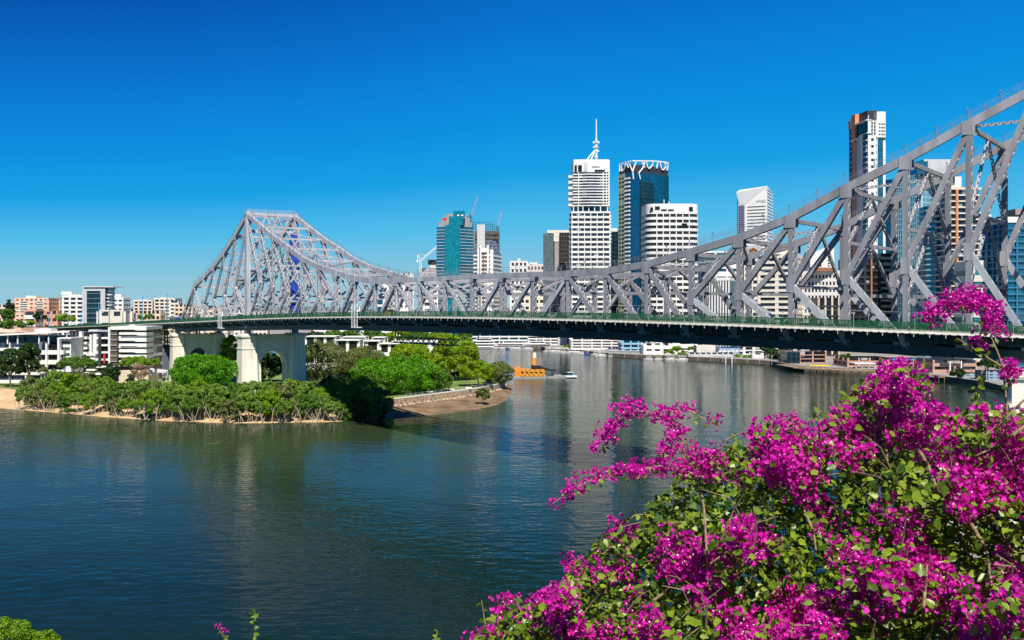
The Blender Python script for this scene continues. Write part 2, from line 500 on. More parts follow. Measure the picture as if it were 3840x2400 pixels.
# peninsula: outer water line, foot of the bank and lawn edge in matching order (left to right, round the tip)
SH = [(-1400, 1490), (-500, 1505), (0, 1531), (180, 1545), (400, 1564), (600, 1577), (760, 1583), (900, 1587), (1080, 1585), (1200, 1583), (1290, 1580), (1380, 1572), (1440, 1575),
      (1560, 1563), (1700, 1547), (1800, 1533), (1860, 1519), (1898, 1502), (1912, 1485), (1920, 1470), (1924, 1455), (1900, 1430), (1850, 1405), (1800, 1385), (1700, 1362), (1500, 1345), (1200, 1335), (600, 1330), (-600, 1330), (-2500, 1340)]
# lawn edge at z 3.2 (top of the wall), rows
LE = [(-1400, 1440), (-500, 1446), (0, 1455), (180, 1478), (400, 1505), (600, 1520), (760, 1528), (900, 1530), (1080, 1528), (1200, 1524), (1290, 1518), (1380, 1512), (1436, 1502),
      (1560, 1488), (1700, 1470), (1800, 1456), (1860, 1444), (1892, 1434), (1896, 1426), (1892, 1418), (1880, 1410), (1860, 1400), (1820, 1385), (1780, 1370), (1690, 1350), (1490, 1336), (1190, 1328), (600, 1324), (-600, 1324), (-2500, 1334)]
ZL = 3.6
shore = [G(px, py) for px, py in SH]
lawn = [G(px, py, ZL) for px, py in LE]
def between(a, b, t): return (a[0] * (1 - t) + b[0] * t, a[1] * (1 - t) + b[1] * t)
foot = [between(s, e, 0.72) for s, e in zip(shore, lawn)]
# beach from below the water to the foot of the wall
nb = 13
def jit(p, k): return (p[0] + 1.2 * math.sin(k * 2.3), p[1] + 1.5 * math.sin(k * 1.7))
def densify(line, k=6):
    out = []
    for i in range(len(line) - 1):
        for j in range(k):
            out.append(between(line[i], line[i + 1], j / k))
    out.append(line[-1]); return out
sh_d, le_d = densify(shore), densify(lawn)
def bank(i0, i1, m, name, label, cat, prof):
    rows = []
    for t, z in prof:
        rows.append([(*between(sh_d[i], le_d[i], t), z + (0.25 * math.sin(i * 1.31 + t * 9) * math.sin(i * .37) if 0 < t < .9 else 0)) for i in range(i0, i1)])
    return sheet(name, rows, m, label, cat)
nA = 12 * 6
bank(0, nA + 1, SAND, 'beach', 'sandy beach below the mangroves', 'beach', [(-0.25, -0.8), (0.0, 0.02), (0.2, 0.5), (0.5, 1.3), (0.8, 2.4), (1.0, ZL + .02)])
bank(nA, len(sh_d), MUD, 'mud_flat', 'brown mud flat round the tip of the peninsula', 'mud', [(-0.2, -0.8), (0.0, 0.02), (0.25, 0.28), (0.5, 0.55), (0.72, 0.9), (0.97, 1.0)])
mb = MB(); mb.face([(x, y, ZL) for x, y in le_d][::-1] if False else [(x, y, ZL) for x, y in le_d])
tag(mb.build('lawn', LAWN), 'sunlit park lawn on the peninsula', 'lawn', kind='structure')

# sea wall round the point: a thick wall whose crown shows as a path
wt = thing('sea_wall', 'curved stone sea wall round the tip of the grassy point', 'sea wall', (lawn[16][0], lawn[16][1], 0))
mbw, mbr, mbc = MB(), MB(), MB()
i0, i1 = 12 * 6 + 2, 24 * 6
for i in range(i0, i1):
    a, b = Vector(le_d[i]), Vector(le_d[i + 1]); sa, sb = Vector(sh_d[i]), Vector(sh_d[i + 1])
    oa, ob = (sa - a).normalized(), (sb - b).normalized()
    mbw.face([(*(a + oa * .9), 0.7), (*(b + ob * .9), 0.7), (*(b + ob * .35), ZL + .25), (*(a + oa * .35), ZL + .25)])
    mbc.face([(*(a + oa * .5), ZL + .34), (*(b + ob * .5), ZL + .34), (*(b - ob * 2.2), ZL + .34), (*(a - oa * 2.2), ZL + .34)])
    mbc.face([(*(a + oa * .5), ZL + .10), (*(b + ob * .5), ZL + .10), (*(b + ob * .5), ZL + .34), (*(a + oa * .5), ZL + .34)])
    for k in range(5):
        c = a.lerp(b, random.random()) + oa * random.uniform(.9, 2.6)
        r = random.uniform(.18, .5)
        ax = Matrix.Rotation(random.random() * 6, 3, Vector((random.random(), random.random(), 1)).normalized())
        mbr.box((c.x, c.y, .85 + random.random() * .5), (r * 2, r * 1.5, r), tuple(ax.col))
mbw.build('wall', WALLST, wt); mbc.build('coping', OFFW, wt); mbr.build('riprap', RIPRAP, wt)
# left stretch of wall at the frame edge
mb = MB(); pts = [G(-700, 1449, ZL), G(0, 1456, ZL), G(75, 1462, ZL)]
for a, b in zip(pts, pts[1:]):
    mb.face([(a[0], a[1] - 2.4, 1.2), (b[0], b[1] - 2.4, 1.2), (b[0], b[1] - .3, ZL + .1), (a[0], a[1] - .3, ZL + .1)])
    mb.face([(a[0], a[1] - .3, ZL + .1), (b[0], b[1] - .3, ZL + .1), (b[0], b[1] + 1, ZL + .1), (a[0], a[1] + 1, ZL + .1)])
tag(mb.build('retaining_wall', WALLST), 'brown stone bank wall above the sand, west of the mangroves', 'wall')

# city bank with a quay edge
QB = [(-2500, 1304), (-600, 1303), (600, 1302), (1400, 1304), (1740, 1306), (2030, 1309), (2050, 1318), (2160, 1322), (2280, 1337), (2420, 1345), (2560, 1350), (2700, 1357), (2890, 1368), (2935, 1378), (3000, 1390), (3150, 1398), (3300, 1402), (3500, 1425), (3700, 1452), (3790, 1478), (4100, 1490), (4600, 1495)]
quay = [G(px, py) for px, py in QB]
ZQ = 2.6
mb = MB()
mb.face([(x, y, ZQ) for x, y in quay] + [(9000, 400, ZQ), (16000, 14000, ZQ), (-16000, 14000, ZQ), (-9000, 900, ZQ)])
tag(mb.build('city_ground', CITY), 'paved city ground behind the far quay', 'ground', kind='structure')
mb = MB()
for a, b in zip(quay, quay[1:]):
    mb.face([(a[0], a[1] - .25, -1), (b[0], b[1] - .25, -1), (b[0], b[1] - .25, ZQ + .15), (a[0], a[1] - .25, ZQ + .15)])
    mb.face([(a[0], a[1] - .25, ZQ + .15), (b[0], b[1] - .25, ZQ + .15), (b[0], b[1] + .6, ZQ + .15), (a[0], a[1] + .6, ZQ + .15)])
tag(mb.build('quay_wall', mat('quay_wall_stone', (0.14, 0.12, 0.09), 0.9, 0.3, 0.3)), 'dark tide-stained quay wall along the far city bank', 'quay wall')

# hills on the horizon
mb = MB()
rows = []
xs = np.linspace(-16000, 16000, 90)
hh = [18 + 26 * abs(math.sin(x * .00061 + 1)) + 18 * math.sin(x * .0019) + 9 * math.sin(x * .0051) for x in xs]
sheet('hills', [[(x, 9000, 0) for x in xs], [(x, 9700, max(6, h)) for x, h in zip(xs, hh)], [(x, 11500, 0) for x in xs]], HILLM, 'low distant hills on the horizon', 'hills')

# near hillside under the camera, dropping to the river
rows = []
for y, z0 in ((-40, 38), (-6, 37.4), (2.2, 37.2), (4.0, 36.6), (7, 35.4), (10, 34.2), (13, 31.5), (18, 24), (26, 14), (40, 4), (52, -1)):
    rows.append([(x, y + 1.2 * math.sin(x * .4), z0 - (0.0 if x > 0 else min(3.0, -x * .08)) + .3 * math.sin(x * 1.3 + y) - (.5 if y > 3 else 0)) for x in np.linspace(-60, 60, 49)])
sheet('hillside', rows, CLIFF, 'shaded hillside under the flowering bush', 'hillside')
# near bank under the north pier
mb = MB(); mb.face([(66, 108, 1.5), (150, 20, 1.5), (420, -80, 1.5), (420, 300, 1.5), (180, 235, 1.5), (74, 172, 1.5)])
tag(mb.build('north_bank_ground', CITY), 'low paved bank round the near bridge pier', 'ground', kind='structure')

# ------------------------------------------------------------------ the bridge
PL = 11.74
K0, D0 = 27.205, 12.217 * PL
def W(k, off, z):
    """bridge position: panel number k, metres across from the near truss, height"""
    s = (k - K0) * PL; d = D0 + off
    R = math.hypot(s, d)
    x = 4732.38 + F * math.atan2(s, d)
    return Vector(((x - 1920) / F * R, R, z))
def dirs(k, off=0):
    t = (W(k + .05, off, 0) - W(k - .05, off, 0)).normalized()
    n = (W(k, off + .5, 0) - W(k, off - .5, 0)).normalized()
    return t, n
def zdeck(k):
    u = abs(k - 12)
    return H - 2.55 - (2.2 * (u / 12) ** 2 if u <= 12 else 2.2 + .3667 * (u - 12))
TOP = {-5: 9.9, -4: 13.5, -3: 17.7, -2: 23.1, -1: 29.6, 0: 36.8, 1: 31.5, 2: 26.2, 3: 21.8, 4: 16.9, 5: 13.6, 6: 11.3, 7: 9.1, 8: 8.0, 9: 7.8, 10: 7.9, 11: 7.9, 12: 8.0}
for k in range(13, 30): TOP[k] = TOP[24 - k]
def ztop(k): return H + TOP[k]
def zbot(k): return zdeck(k) - 3.4
WT = 21.2
KA, KB = -7, 31

bridge = thing('steel_bridge', 'long grey steel cantilever truss bridge with green railing crossing the river', 'bridge', W(0, WT / 2, 0))

def plates(mb, lac, p, q, w, d, n, lace=True, pitch=None):
    """laced member: two plates w wide, d apart across the bridge, zigzag lacing between their edges"""
    p, q, n = Vector(p), Vector(q), Vector(n)
    x = (q - p); L = x.length; x.normalize()
    y = n.cross(x)
    if y.length < .05: return
    y.normalize(); nn = x.cross(y)
    for s in (-1, 1):
        mb.box((p + q) / 2 + nn * (s * d / 2), (L, w, .10), (x, y, nn))
    if lace:
        pitch = pitch or max(.8, d * 1.15)
        m = max(2, int(L / pitch))
        for e in (-1, 1):
            o = y * (e * (w / 2 - .06))
            for i in range(m):
                a = p + x * (L * i / m) + o + nn * ((-1) ** i * d / 2)
                b = p + x * (L * (i + 1) / m) + o + nn * (-(-1) ** i * d / 2)
                lac.bar(a, b, .10, .16, y)
            lac.box(p + x * .5 + o, (1.0, .08, d), (x, y, nn)); lac.box(q - x * .5 + o, (1.0, .08, d), (x, y, nn))

def merged(name, m1, m2, parent, m=None):
    """plates and lacing as one mesh, the lacing in its lighter paint"""
    m1_n, nf = len(m1.v), len(m1.f)
    m1.v += m2.v
    for f in m2.f: m1.quad_uv([i + m1_n for i in f])
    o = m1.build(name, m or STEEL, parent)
    o.data.materials.append(STEEL2)
    o.data.polygons.foreach_set('material_index', [0] * nf + [1] * (len(o.data.polygons) - nf))
    return o

def mid(k):  # K joint height on post k
    zt, zb = ztop(k), zbot(k)
    return zb + (zt - zb) * (.44 if TOP[k] > 20 else .47)

def make_truss(off):
    nrm = lambda k: dirs(k, off)[1]
    # chords are the truss's own mesh
    mb = MB()
    ks = list(range(-5, 30))
    cw = lambda k: (1.7 if k < 10 else 1.45) if not 9 <= k <= 15 else 1.2
    for k in ks[:-1]:
        mb.bar(W(k, off, ztop(k)), W(k + 1, off, ztop(k + 1)), cw(k + .5), 1.15, nrm(k + .5).cross(dirs(k + .5, off)[0]) if False else (0, 0, 1))
    for ka, kb in ((KA, -5), (KB, 29)):
        mb.bar(W(ka, off, zbot(ka)), W(kb, off, ztop(kb)), 1.3, 1.1)
    # gussets at the panel points and plate joints along the chord
    for k in ks:
        t, n = dirs(k, off)
        hgt = 2.3 if TOP[k] > 9 else 1.6
        for s in (-1, 1):
            mb.box(W(k, off, ztop(k) - .75) + n * (s * .62), (2.1 if TOP[k] > 9 else 1.6, .08, hgt), (t, n, Vector((0, 0, 1))))
    # tower saddles
    for k in (0, 24):
        t, n = dirs(k, off)
        mb.box(W(k, off, ztop(k) + .2), (2.6, 1.5, 2.2), (t, n, Vector((0, 0, 1))))
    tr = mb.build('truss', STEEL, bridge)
    # bottom chord: dark green box girder
    mb = MB()
    for k in range(KA, KB):
        mb.bar(W(k, off, zbot(k)), W(k + 1, off, zbot(k + 1)), 1.75, 1.2)
    mb.build('bottom_chord', GREEN, tr)
    # posts
    for k in range(-6, 31):
        t, n = dirs(k, off)
        if k in TOP: zt = ztop(k)
        else:
            ka = KA if k < 0 else KB; kb = -5 if k < 0 else 29
            zt = (zbot(ka) + ztop(kb)) / 2
        zb = zbot(k)
        m1, m2 = MB(), MB()
        tower = k in (0, 24)
        w = 2.3 if tower else (.85 if 9 <= k <= 15 else .92)
        d = 1.5 if tower else .95
        if tower:
            b0 = MB()
            b0.box(W(k, off, (zb + zt) / 2), (w, d, zt - zb), (t, n, Vector((0, 0, 1))))
            for j in range(int((zt - zb) / 1.1)):
                b0.box(W(k, off, zb + 4 + j * 1.05) + t * (w / 2) , (.06, .35, .5), (t, n, Vector((0, 0, 1))))
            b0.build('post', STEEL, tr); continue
        plates(m1, m2, W(k, off, zb), W(k, off, zt - .3), w, d, n)
        if k in TOP and not 7 <= k <= 17 and TOP[k] > 11:   # gusset at the K joint
            for s in (-1, 1):
                m1.box(W(k, off, mid(k)) + n * (s * .56), (1.5, .09, 2.9), (t, n, Vector((0, 0, 1))))
        merged('post', m1, m2, tr)
    # diagonals
    def diag(name, ka, za, kb, zb_, w=.95):
        m1, m2 = MB(), MB()
        n = dirs((ka + kb) / 2, off)[1]
        plates(m1, m2, W(ka, off, za), W(kb, off, zb_), w, .85, n)
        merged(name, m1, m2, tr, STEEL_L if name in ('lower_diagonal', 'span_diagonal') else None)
    for side in (0, 1):
        X = (lambda k: k) if side == 0 else (lambda k: 24 - k)
        for k in range(1, 7):      # K panels: mid of k to top and bottom of k-1
            diag('upper_diagonal', X(k), mid(X(k)), X(k - 1), ztop(X(k - 1)) - .8, 1.0)
            diag('lower_diagonal', X(k), mid(X(k)), X(k - 1), zbot(X(k - 1)) + .8, 1.0)
        for k in range(-1, -5, -1):
            diag('upper_diagonal', X(k), mid(X(k)), X(k + 1), ztop(X(k + 1)) - .8)
            diag('lower_diagonal', X(k), mid(X(k)), X(k + 1), zbot(X(k + 1)) + .8)
        diag('lower_diagonal', X(-5), ztop(X(-5)) - .6, X(-4), zbot(X(-4)) + .7)
        diag('lower_diagonal', X(-5), ztop(X(-5)) - .6, X(-6), zbot(X(-6)) + .7)
        for k in (7, 8, 9):        # shallow end panels
            diag('end_diagonal', X(k), ztop(X(k)) - .5, X(k - 1), zbot(X(k - 1)) + .6, 1.05)
        for k in (9, 10, 11):      # suspended span
            diag('span_diagonal', X(k), ztop(X(k)) - .5, X(k + 1), zbot(X(k + 1)) + .6, .85)
    # secondary hangers in the tall panels
    # climbing rail on the top chord
    mb = MB()
    for k in ks[:-1]:
        for sgn in (-.55, .55):
            pts = []
            for j in range(5):
                u = k + j / 4
                zt = ztop(k) + (ztop(k + 1) - ztop(k)) * j / 4 + .85
                pts.append(W(u, off + sgn, zt))
            for j, pt in enumerate(pts[:-1]):
                mb.bar(pt, pt + Vector((0, 0, 1.15)), .055, .055, (1, 0, 0))
                for hz in (.6, 1.15):
                    mb.bar(pt + Vector((0, 0, hz)), pts[j + 1] + Vector((0, 0, hz)), .035, .035)
        for j in (0, 2):
            u = k + j / 4; zt = ztop(k) + (ztop(k + 1) - ztop(k)) * j / 4 + .85
            a = W(u, off - .55, zt); t, n = dirs(u, off)
            mb.bar(a, a + Vector((0, 0, 1.5)) - n * .25, .09, .09, (1, 0, 0))
            mb.box(a + Vector((0, 0, 1.55)) - n * .35, (.22, .5, .22), (t, n, Vector((0, 0, 1))))
    mb.build('walkway_rail', RAILGREY, tr)
    return tr
near_truss = make_truss(0.0)
far_truss = make_truss(WT)

# sway frames between the trusses
for k in range(-5, 30):
    n = dirs(k, WT / 2)[1]; t = dirs(k, WT / 2)[0]
    m1, m2 = MB(), MB()
    zt, clear = ztop(k) - .5, zdeck(k) + 6.0
    def strut(z, w=.75):
        plates(m1, m2, W(k, .5, z), W(k, WT - .5, z), w, .55, t, pitch=1.3)
    def leg(oa, za, ob, zb_):
        plates(m1, m2, W(k, oa, za), W(k, ob, zb_), .6, .45, t, pitch=.8)
    strut(zt)
    z = zt
    while z - clear > 3.0:
        tier = min(12.5, z - clear) if z - clear < 18 else (z - clear) / 2
        zn = z - tier
        c = WT / 2
        leg(c, z - .2, .5, zn); leg(c, z - .2, WT - .5, zn)
        if zn - clear > 2: pass
        strut(zn, .6)
        z = zn
        if z <= clear + .1: break
    merged('sway_frame', m1, m2, bridge)
# lateral bracing in the top plane
mb, m2 = MB(), MB()
for k in range(-5, 29):
    n = Vector((0, 0, 1))
    a, b = (.5, WT - .5) if k % 2 else (WT - .5, .5)
    plates(mb, m2, W(k, a, ztop(k) - .4), W(k + 1, b, ztop(k + 1) - .4), .45, .4, n, pitch=1.2)
merged('top_bracing', mb, m2, bridge)
# portal truss between the tower tops
for k in (0, 24):
    m1, m2 = MB(), MB(); t = dirs(k, WT / 2)[0]
    for z in (ztop(k) + .4, ztop(k) - 6.5):
        plates(m1, m2, W(k, 0, z), W(k, WT, z), 1.3, .9, t)
    for j in range(4):
        a, b = WT * j / 4, WT * (j + .5) / 4
        c = WT * (j + 1) / 4
        plates(m1, m2, W(k, a, ztop(k) - 6.3), W(k, b, ztop(k)), .6, .5, t); plates(m1, m2, W(k, c, ztop(k) - 6.3), W(k, b, ztop(k)), .6, .5, t)
    for s in (-.7, .7):
        for j in range(14):
            p_ = W(k, WT * j / 13, ztop(k) + 1.1) + t * s
            m1.bar(p_, p_ + Vector((0, 0, 1.1)), .07, .07, (1, 0, 0))
        for hz in (.55, 1.1):
            m1.bar(W(k, 0, ztop(k) + 1.1 + hz) + t * s, W(k, WT, ztop(k) + 1.1 + hz) + t * s, .06, .06)
    merged('portal_frame', m1, m2, bridge)

# deck, from the viaduct on the left to the far right
KL, KR = -37, 40
def strip(name, m, o0, o1, z0, z1, ka, kb, parent, step=1.0):
    mb = MB(); k = ka
    rows = []
    while k <= kb + 1e-6:
        zd = zdeck(k)
        rows.append([W(k, o0, zd + z0), W(k, o1, zd + z0), W(k, o1, zd + z1), W(k, o0, zd + z1)]); k += step
    for r in rows: mb.v += r
    for i in range(len(rows) - 1):
        for j in range(4):
            a, b = i * 4 + j, i * 4 + (j + 1) % 4
            mb.quad_uv([a, a + 4, b + 4, b])
    return mb.build(name, m, parent)
EN, EF = -3.3, WT + 3.3
deck = strip('deck', ROADM, EN, EF, -.45, -.02, KL, KR, bridge)
strip('footpath_edge', EDGE, EN - .22, EN - .003, -.26, .05, KL, KR, deck)
strip('kerb', OFFW, -1.6, -1.3, -.015, .25, KL, KR, deck)
strip('centre_line', STEELW, WT / 2 - .1, WT / 2 + .1, -.016, -.012, KL, KR, deck)
mb = MB()                                  # stringers, stiffeners and bearers under the footpath
k = KL
while k < KR:
    for o, d in ((-1.0, 1.55), (5, 1.3), (11, 1.3), (17, 1.3), (WT + 1, 1.5)):
        mb.bar(W(k, o, zdeck(k) - .47 - d / 2), W(k + 1, o, zdeck(k + 1) - .47 - d / 2), d, .25)
    for j in range(8):
        u = k + j / 8
        mb.box(W(u, -1.2, zdeck(u) - 1.3), (.14, .25, 1.45), (*dirs(u), Vector((0, 0, 1))))
    k += 1
mb.build('stringer', GREEN, deck)
mb = MB()                                  # scalloped drip ends seen along the edge
for i in range(int((24.6 + 12) * 8)):
    u = -12 + i / 8
    t, n = dirs(u)
    mb.box(W(u, EN - .3, zdeck(u) - .30), (.75, .18, .12), (t, n, Vector((0, 0, 1))))
    if i % 2 == 0: mb.box(W(u, EN - .35, zdeck(u) - .66), (.10, .10, .45), (t, n, Vector((0, 0, 1))))
mb.build('edge_trim', LGREY, deck)['kind'] = 'stuff'
for k in range(KA, KB + 1):                # cantilever brackets and floor beams at every panel point
    t, n = dirs(k)
    zd = zdeck(k)
    mb = MB()
    z0, z1, z2 = zd - .6, zd - 1.5, zd - 2.9
    for s in (-.12, .12):
        a = W(k, -.62, 0) + t * s
        pts = [(EN + .1, z0), (EN + .1, z0 - .35), (-.62, z2), (-.62, z0)]
        mb.face([W(k, o, z) + t * s for o, z in (pts if s < 0 else pts[::-1])])
    mb.face([W(k, EN + .1, z0 - .35) - t * .35, W(k, EN + .1, z0 - .35) + t * .35, W(k, -.62, z2) + t * .35, W(k, -.62, z2) - t * .35])
    # bright gusset on the outer face of the bottom chord joint
    w = 1.9
    f = 1 if k <= 12 else -1
    pl = [(-.2 * f, -1.55), (1.9 * f, -1.55 - .35), (1.9 * f, -2.55), (-.9 * f, -2.55), (-.9 * f, -2.0)]
    mb.face([W(k, -.78, zd + dz) + t * dx for dx, dz in (pl if f < 0 else pl[::-1])])
    mb.build('gusset_bracket', BRACK, bridge)
    mb = MB()
    mb.box(W(k, WT / 2, zd - 1.75), (.5, WT, 2.4), (t, n, Vector((0, 0, 1))))
    mb.build('floor_beam', GREEN, bridge)
mb = MB()                                  # bottom laterals seen from the side
for k in range(KA, KB):
    mb.bar(W(k, 0, zbot(k) - .2), W(k + 1, WT, zbot(k + 1) - .2), .4, .4)
    mb.bar(W(k, WT, zbot(k) - .25), W(k + 1, 0, zbot(k + 1) - .25), .4, .4)
mb.build('bottom_bracing', GREEN, bridge)

# railings and the curved safety posts
def railing(name, off, ka, kb, n_per, cage=True):
    mb = MB()
    k = ka
    N = int((kb - ka) * n_per)
    for i in range(N):
        u, v = ka + i / n_per, ka + (i + 1) / n_per
        a, b = W(u, off, zdeck(u) + .1), W(v, off, zdeck(v) + .1)
        up = Vector((0, 0, 1))
        mb.bar(a, a + up * 1.45, .11, .11, (1, 0, 0))
        for hz, th in ((1.42, .10), (1.12, .05), (.86, .05), (.6, .05), (.34, .05), (.1, .06)):
            mb.bar(a + up * hz, b + up * hz, th, .06)
        for j in range(1, 9):
            c = a.lerp(b, j / 9)
            mb.bar(c, c + up * 1.4, .05, .05, (1, 0, 0))
    return mb.build(name, RAILG, bridge)
railing('railing', EN + .12, -12, 32, 6)
railing('railing', EF - .12, -12, 32, 4)
railing('railing', -.9, -12, 32, 4)
strip('railing', RAILG, EN + .05, EN + .2, .1, 1.35, KL, -12, bridge)
mb = MB()
k = -8
i = 0
while k < 30:
    t, n = dirs(k)
    a = W(k, EN + .1, zdeck(k) + 1.4)
    mb.path([a - Vector((0, 0, 1.2)), a + Vector((0, 0, .9)), a + Vector((0, 0, 1.35)) + n * .25, a + Vector((0, 0, 1.55)) + n * .75], .035)
    mb.box(a + Vector((0, 0, 1.2)) + n * .1, (.12, .12, .32), (t, n, Vector((0, 0, 1))))
    b = W(k + .25, EN + .1, zdeck(k + .25) + 1.4)
    mb.bar(a + Vector((0, 0, 1.9)) + n * .3, b + Vector((0, 0, 1.9)) + n * .3, .04, .04)
    k += .25
mb.build('safety_barrier', mat('barrier_galvanised', (.42,.44,.47), .5, .1), bridge)

# two white access ladders hung from the footpath
def ladder(k, drop, up):
    mb = MB(); t, n = dirs(k)
    zd = zdeck(k)
    for s in (-.8, .8):
        for o in (EN - .3, EN - 1.3):
            mb.bar(W(k, o, zd - drop) + t * s, W(k, o, zd + up) + t * s, .14, .14, (1, 0, 0))
    m = 7
    for i in range(m):
        z = zd - drop + (drop + up) * i / m; z2 = z + (drop + up) / m
        for o in (EN - .3, EN - 1.3):
            mb.bar(W(k, o, z) - t * .8, W(k, o, z2) + t * .8, .1, .1)
            mb.bar(W(k, o, z) - t * .8, W(k, o, z) + t * .8, .1, .1)
    mb.bar(W(k, EN - 1.3, zd - drop) + t * .8, W(k, EN + 1, zd - drop - 3.5) + t * 4.5, .2, .2)
    mb.bar(W(k, EN - .3, zd - drop) - t * .8, W(k, EN + 1, zd - drop - 3.5) + t * 3.5, .2, .2)
    mb.box(W(k, EN - .8, zd - drop) + t * 1.2, (4.4, 1.4, .2), (t, n, Vector((0, 0, 1))))
    mb.build('access_ladder', STEELW, bridge)
ladder(-1.6, 3.2, 4.5); ladder(7.55, 3.2, 4.0)
mb, m2 = MB(), MB()                         # travelling gantry slung under the span
for o in (1, 3):
    for z in (-6.0, -7.6):
        mb.bar(W(8.6, o, zdeck(9) + z), W(11.2, o, zdeck(9) + z), .25, .2)
    for i in range(12):
        a, b = 8.6 + 2.6 * i / 12, 8.6 + 2.6 * (i + 1) / 12
        z0, z1 = ((-6.0, -7.6), (-7.6, -6.0))[i % 2]
        mb.bar(W(a, o, zdeck(9) + z0), W(b, o, zdeck(9) + z1), .2, .2)
for u in (8.7, 11.1): mb.bar(W(u, 2, zdeck(9) - 6), W(u, 2, zdeck(9) - 3.6), .3, .3, (1, 0, 0))
mb.build('maintenance_gantry', GREEN, bridge)

# concrete piers with an arch between two battered columns
def pier(k, ztp, colw, cola, arch_w, arch_top, z0=1.0):
    t, n = dirs(k, WT / 2)
    def at(u, v, z):   # u along the bridge, v across from the near truss
        return W(k, v, z) + t * u
    body = MB()
    t3 = Vector((0, 0, 1))
    capl = []
    for v0 in (0.0, WT):
        caps = MB(); capl.append(caps)
        hb, ha = colw / 2, cola / 2
        def ringpts(e, ch=.9):
            p = [(-hb - e, -ha - e + ch), (-hb - e + ch, -ha - e), (hb + e - ch, -ha - e), (hb + e, -ha - e + ch), (hb + e, ha + e - ch), (hb + e - ch, ha + e), (-hb - e + ch, ha + e), (-hb - e, ha + e - ch)]
            return [tuple((at(a, v0 + b, 0)).xy) for a, b in p]
        zs = ztp - 6.2
        body.prism(ringpts(.75), z0, zs, poly2=ringpts(.12))
        body.prism(ringpts(0), zs + .001, ztp - 1.6)
        caps.prism(ringpts(.32), zs, zs + .5)
        caps.prism(ringpts(.35), ztp - 1.6, ztp - 1.1, poly2=ringpts(.5))
        caps.prism(ringpts(.5), ztp - 1.1 + .001, ztp, poly2=ringpts(.1))
    # wall with arch, thickness tw
    tw = colw * .62
    va, vb = cola / 2 - .3, WT - cola / 2 + .3
    vc = WT / 2; r = arch_w / 2
    spring = arch_top - r * .92
    N = 14
    arc = [(vc - r, z0)] + [(vc - r * math.cos(math.pi * i / N), spring + r * .92 * math.sin(math.pi * i / N)) for i in range(N + 1)] + [(vc + r, z0)]
    for s in (-tw / 2, tw / 2):
        lo = [(va, z0)] ; 
        faces = [[(va, z0), arc[0], arc[1], (va, spring)], [arc[-1], (vb, z0), (vb, spring), arc[-2]]]
        for i in range(1, N + 1):
            a, b = arc[i], arc[i + 1]
            faces.append([a, b, (b[0], ztp - .4), (a[0], ztp - .4)])
        faces.append([(va, spring), arc[1], (arc[1][0], ztp - .4), (va, ztp - .4)])
        faces.append([arc[-2], (vb, spring), (vb, ztp - .4), (arc[-2][0], ztp - .4)])
        for f in faces:
            body.face([at(s, v, z) for v, z in (f if s > 0 else f[::-1])])
    for i in range(len(arc) - 1):
        a, b = arc[i], arc[i + 1]
        body.face([at(-tw / 2, *a), at(tw / 2, *a), at(tw / 2, *b), at(-tw / 2, *b)])
    body.face([at(-tw / 2, va, ztp - .4), at(tw / 2, va, ztp - .4), at(tw / 2, vb, ztp - .4), at(-tw / 2, vb, ztp - .4)])
    trim = MB()
    for s in (tw / 2 + .12,):
        for i in range(1, N + 1):
            (v1, z1), (v2, z2) = arc[i], arc[i + 1]
            o = lambda v, z: (vc + (v - vc) * 1.16, spring + (z - spring) * 1.16)
            trim.face([at(s, v1, z1), at(s, v2, z2), at(s, *o(v2, z2)), at(s, *o(v1, z1))])
    p = body.build('pier', STONE, bridge)
    for caps in capl: caps.build('cap_moulding', STONE2, p)
    trim.build('arch_moulding', STONE2, p)
    # bearing shoes between pier and truss
    mb = MB()
    for v0 in (0, WT):
        mb.box(at(0, v0, (ztp + zbot(k) - .9) / 2), (2.4, 1.8, max(.3, zbot(k) - .9 - ztp)), (t, n, t3))
    mb.build('bearing', GREYC, p)
pier(0, H - 10.3, 7.2, 6.6, 11.2, H - 17.2)
pier(24, H - 10.3, 7.2, 6.6, 11.2, H - 17.2)
pier(-7, H - 12.4, 6.0, 6.2, 10.0, H - 19.5)
pier(31, H - 12.4, 6.0, 6.2, 10.0, H - 19.5)
# braced steel trestles under the viaduct
for k in (-9.6, -14, -19, -25, -31):
    mb = MB(); t, n = dirs(k, 8)
    zt, zb = zdeck(k) - 2.6, zdeck(k) - 11.5 if k > -12 else 4
    for v in (-1, WT / 2, WT + 1):
        for s in (-2.4, 2.4):
            mb.bar(W(k, v, zb) + t * s * 1.3, W(k, v, zt) + t * s, .6, .6, (1, 0, 0))
    for s in (-2.4, 2.4):
        for a, b in ((-1, WT / 2), (WT / 2, WT + 1)):
            for z0, z1 in ((zb, (zb + zt) / 2), ((zb + zt) / 2, zt)):
                mb.bar(W(k, a, z0) + t * s, W(k, b, z1) + t * s, .35, .35); mb.bar(W(k, b, z0) + t * s, W(k, a, z1) + t * s, .35, .35)
                mb.bar(W(k, a, z1) + t * s, W(k, b, z1) + t * s, .4, .4)
    mb.bar(W(k, -1.5, zb) , W(k, WT + 1.5, zb), .8, 5.5)
    mb.build('trestle', DARK, bridge)
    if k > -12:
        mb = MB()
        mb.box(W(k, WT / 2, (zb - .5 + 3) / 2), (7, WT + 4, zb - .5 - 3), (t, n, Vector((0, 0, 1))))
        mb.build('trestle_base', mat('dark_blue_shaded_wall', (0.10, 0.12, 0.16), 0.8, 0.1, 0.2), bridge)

# ------------------------------------------------------------------ buildings
def bbox_base(poly, z):
    return (sum(p[0] for p in poly) / len(poly), sum(p[1] for p in poly) / len(poly), z)

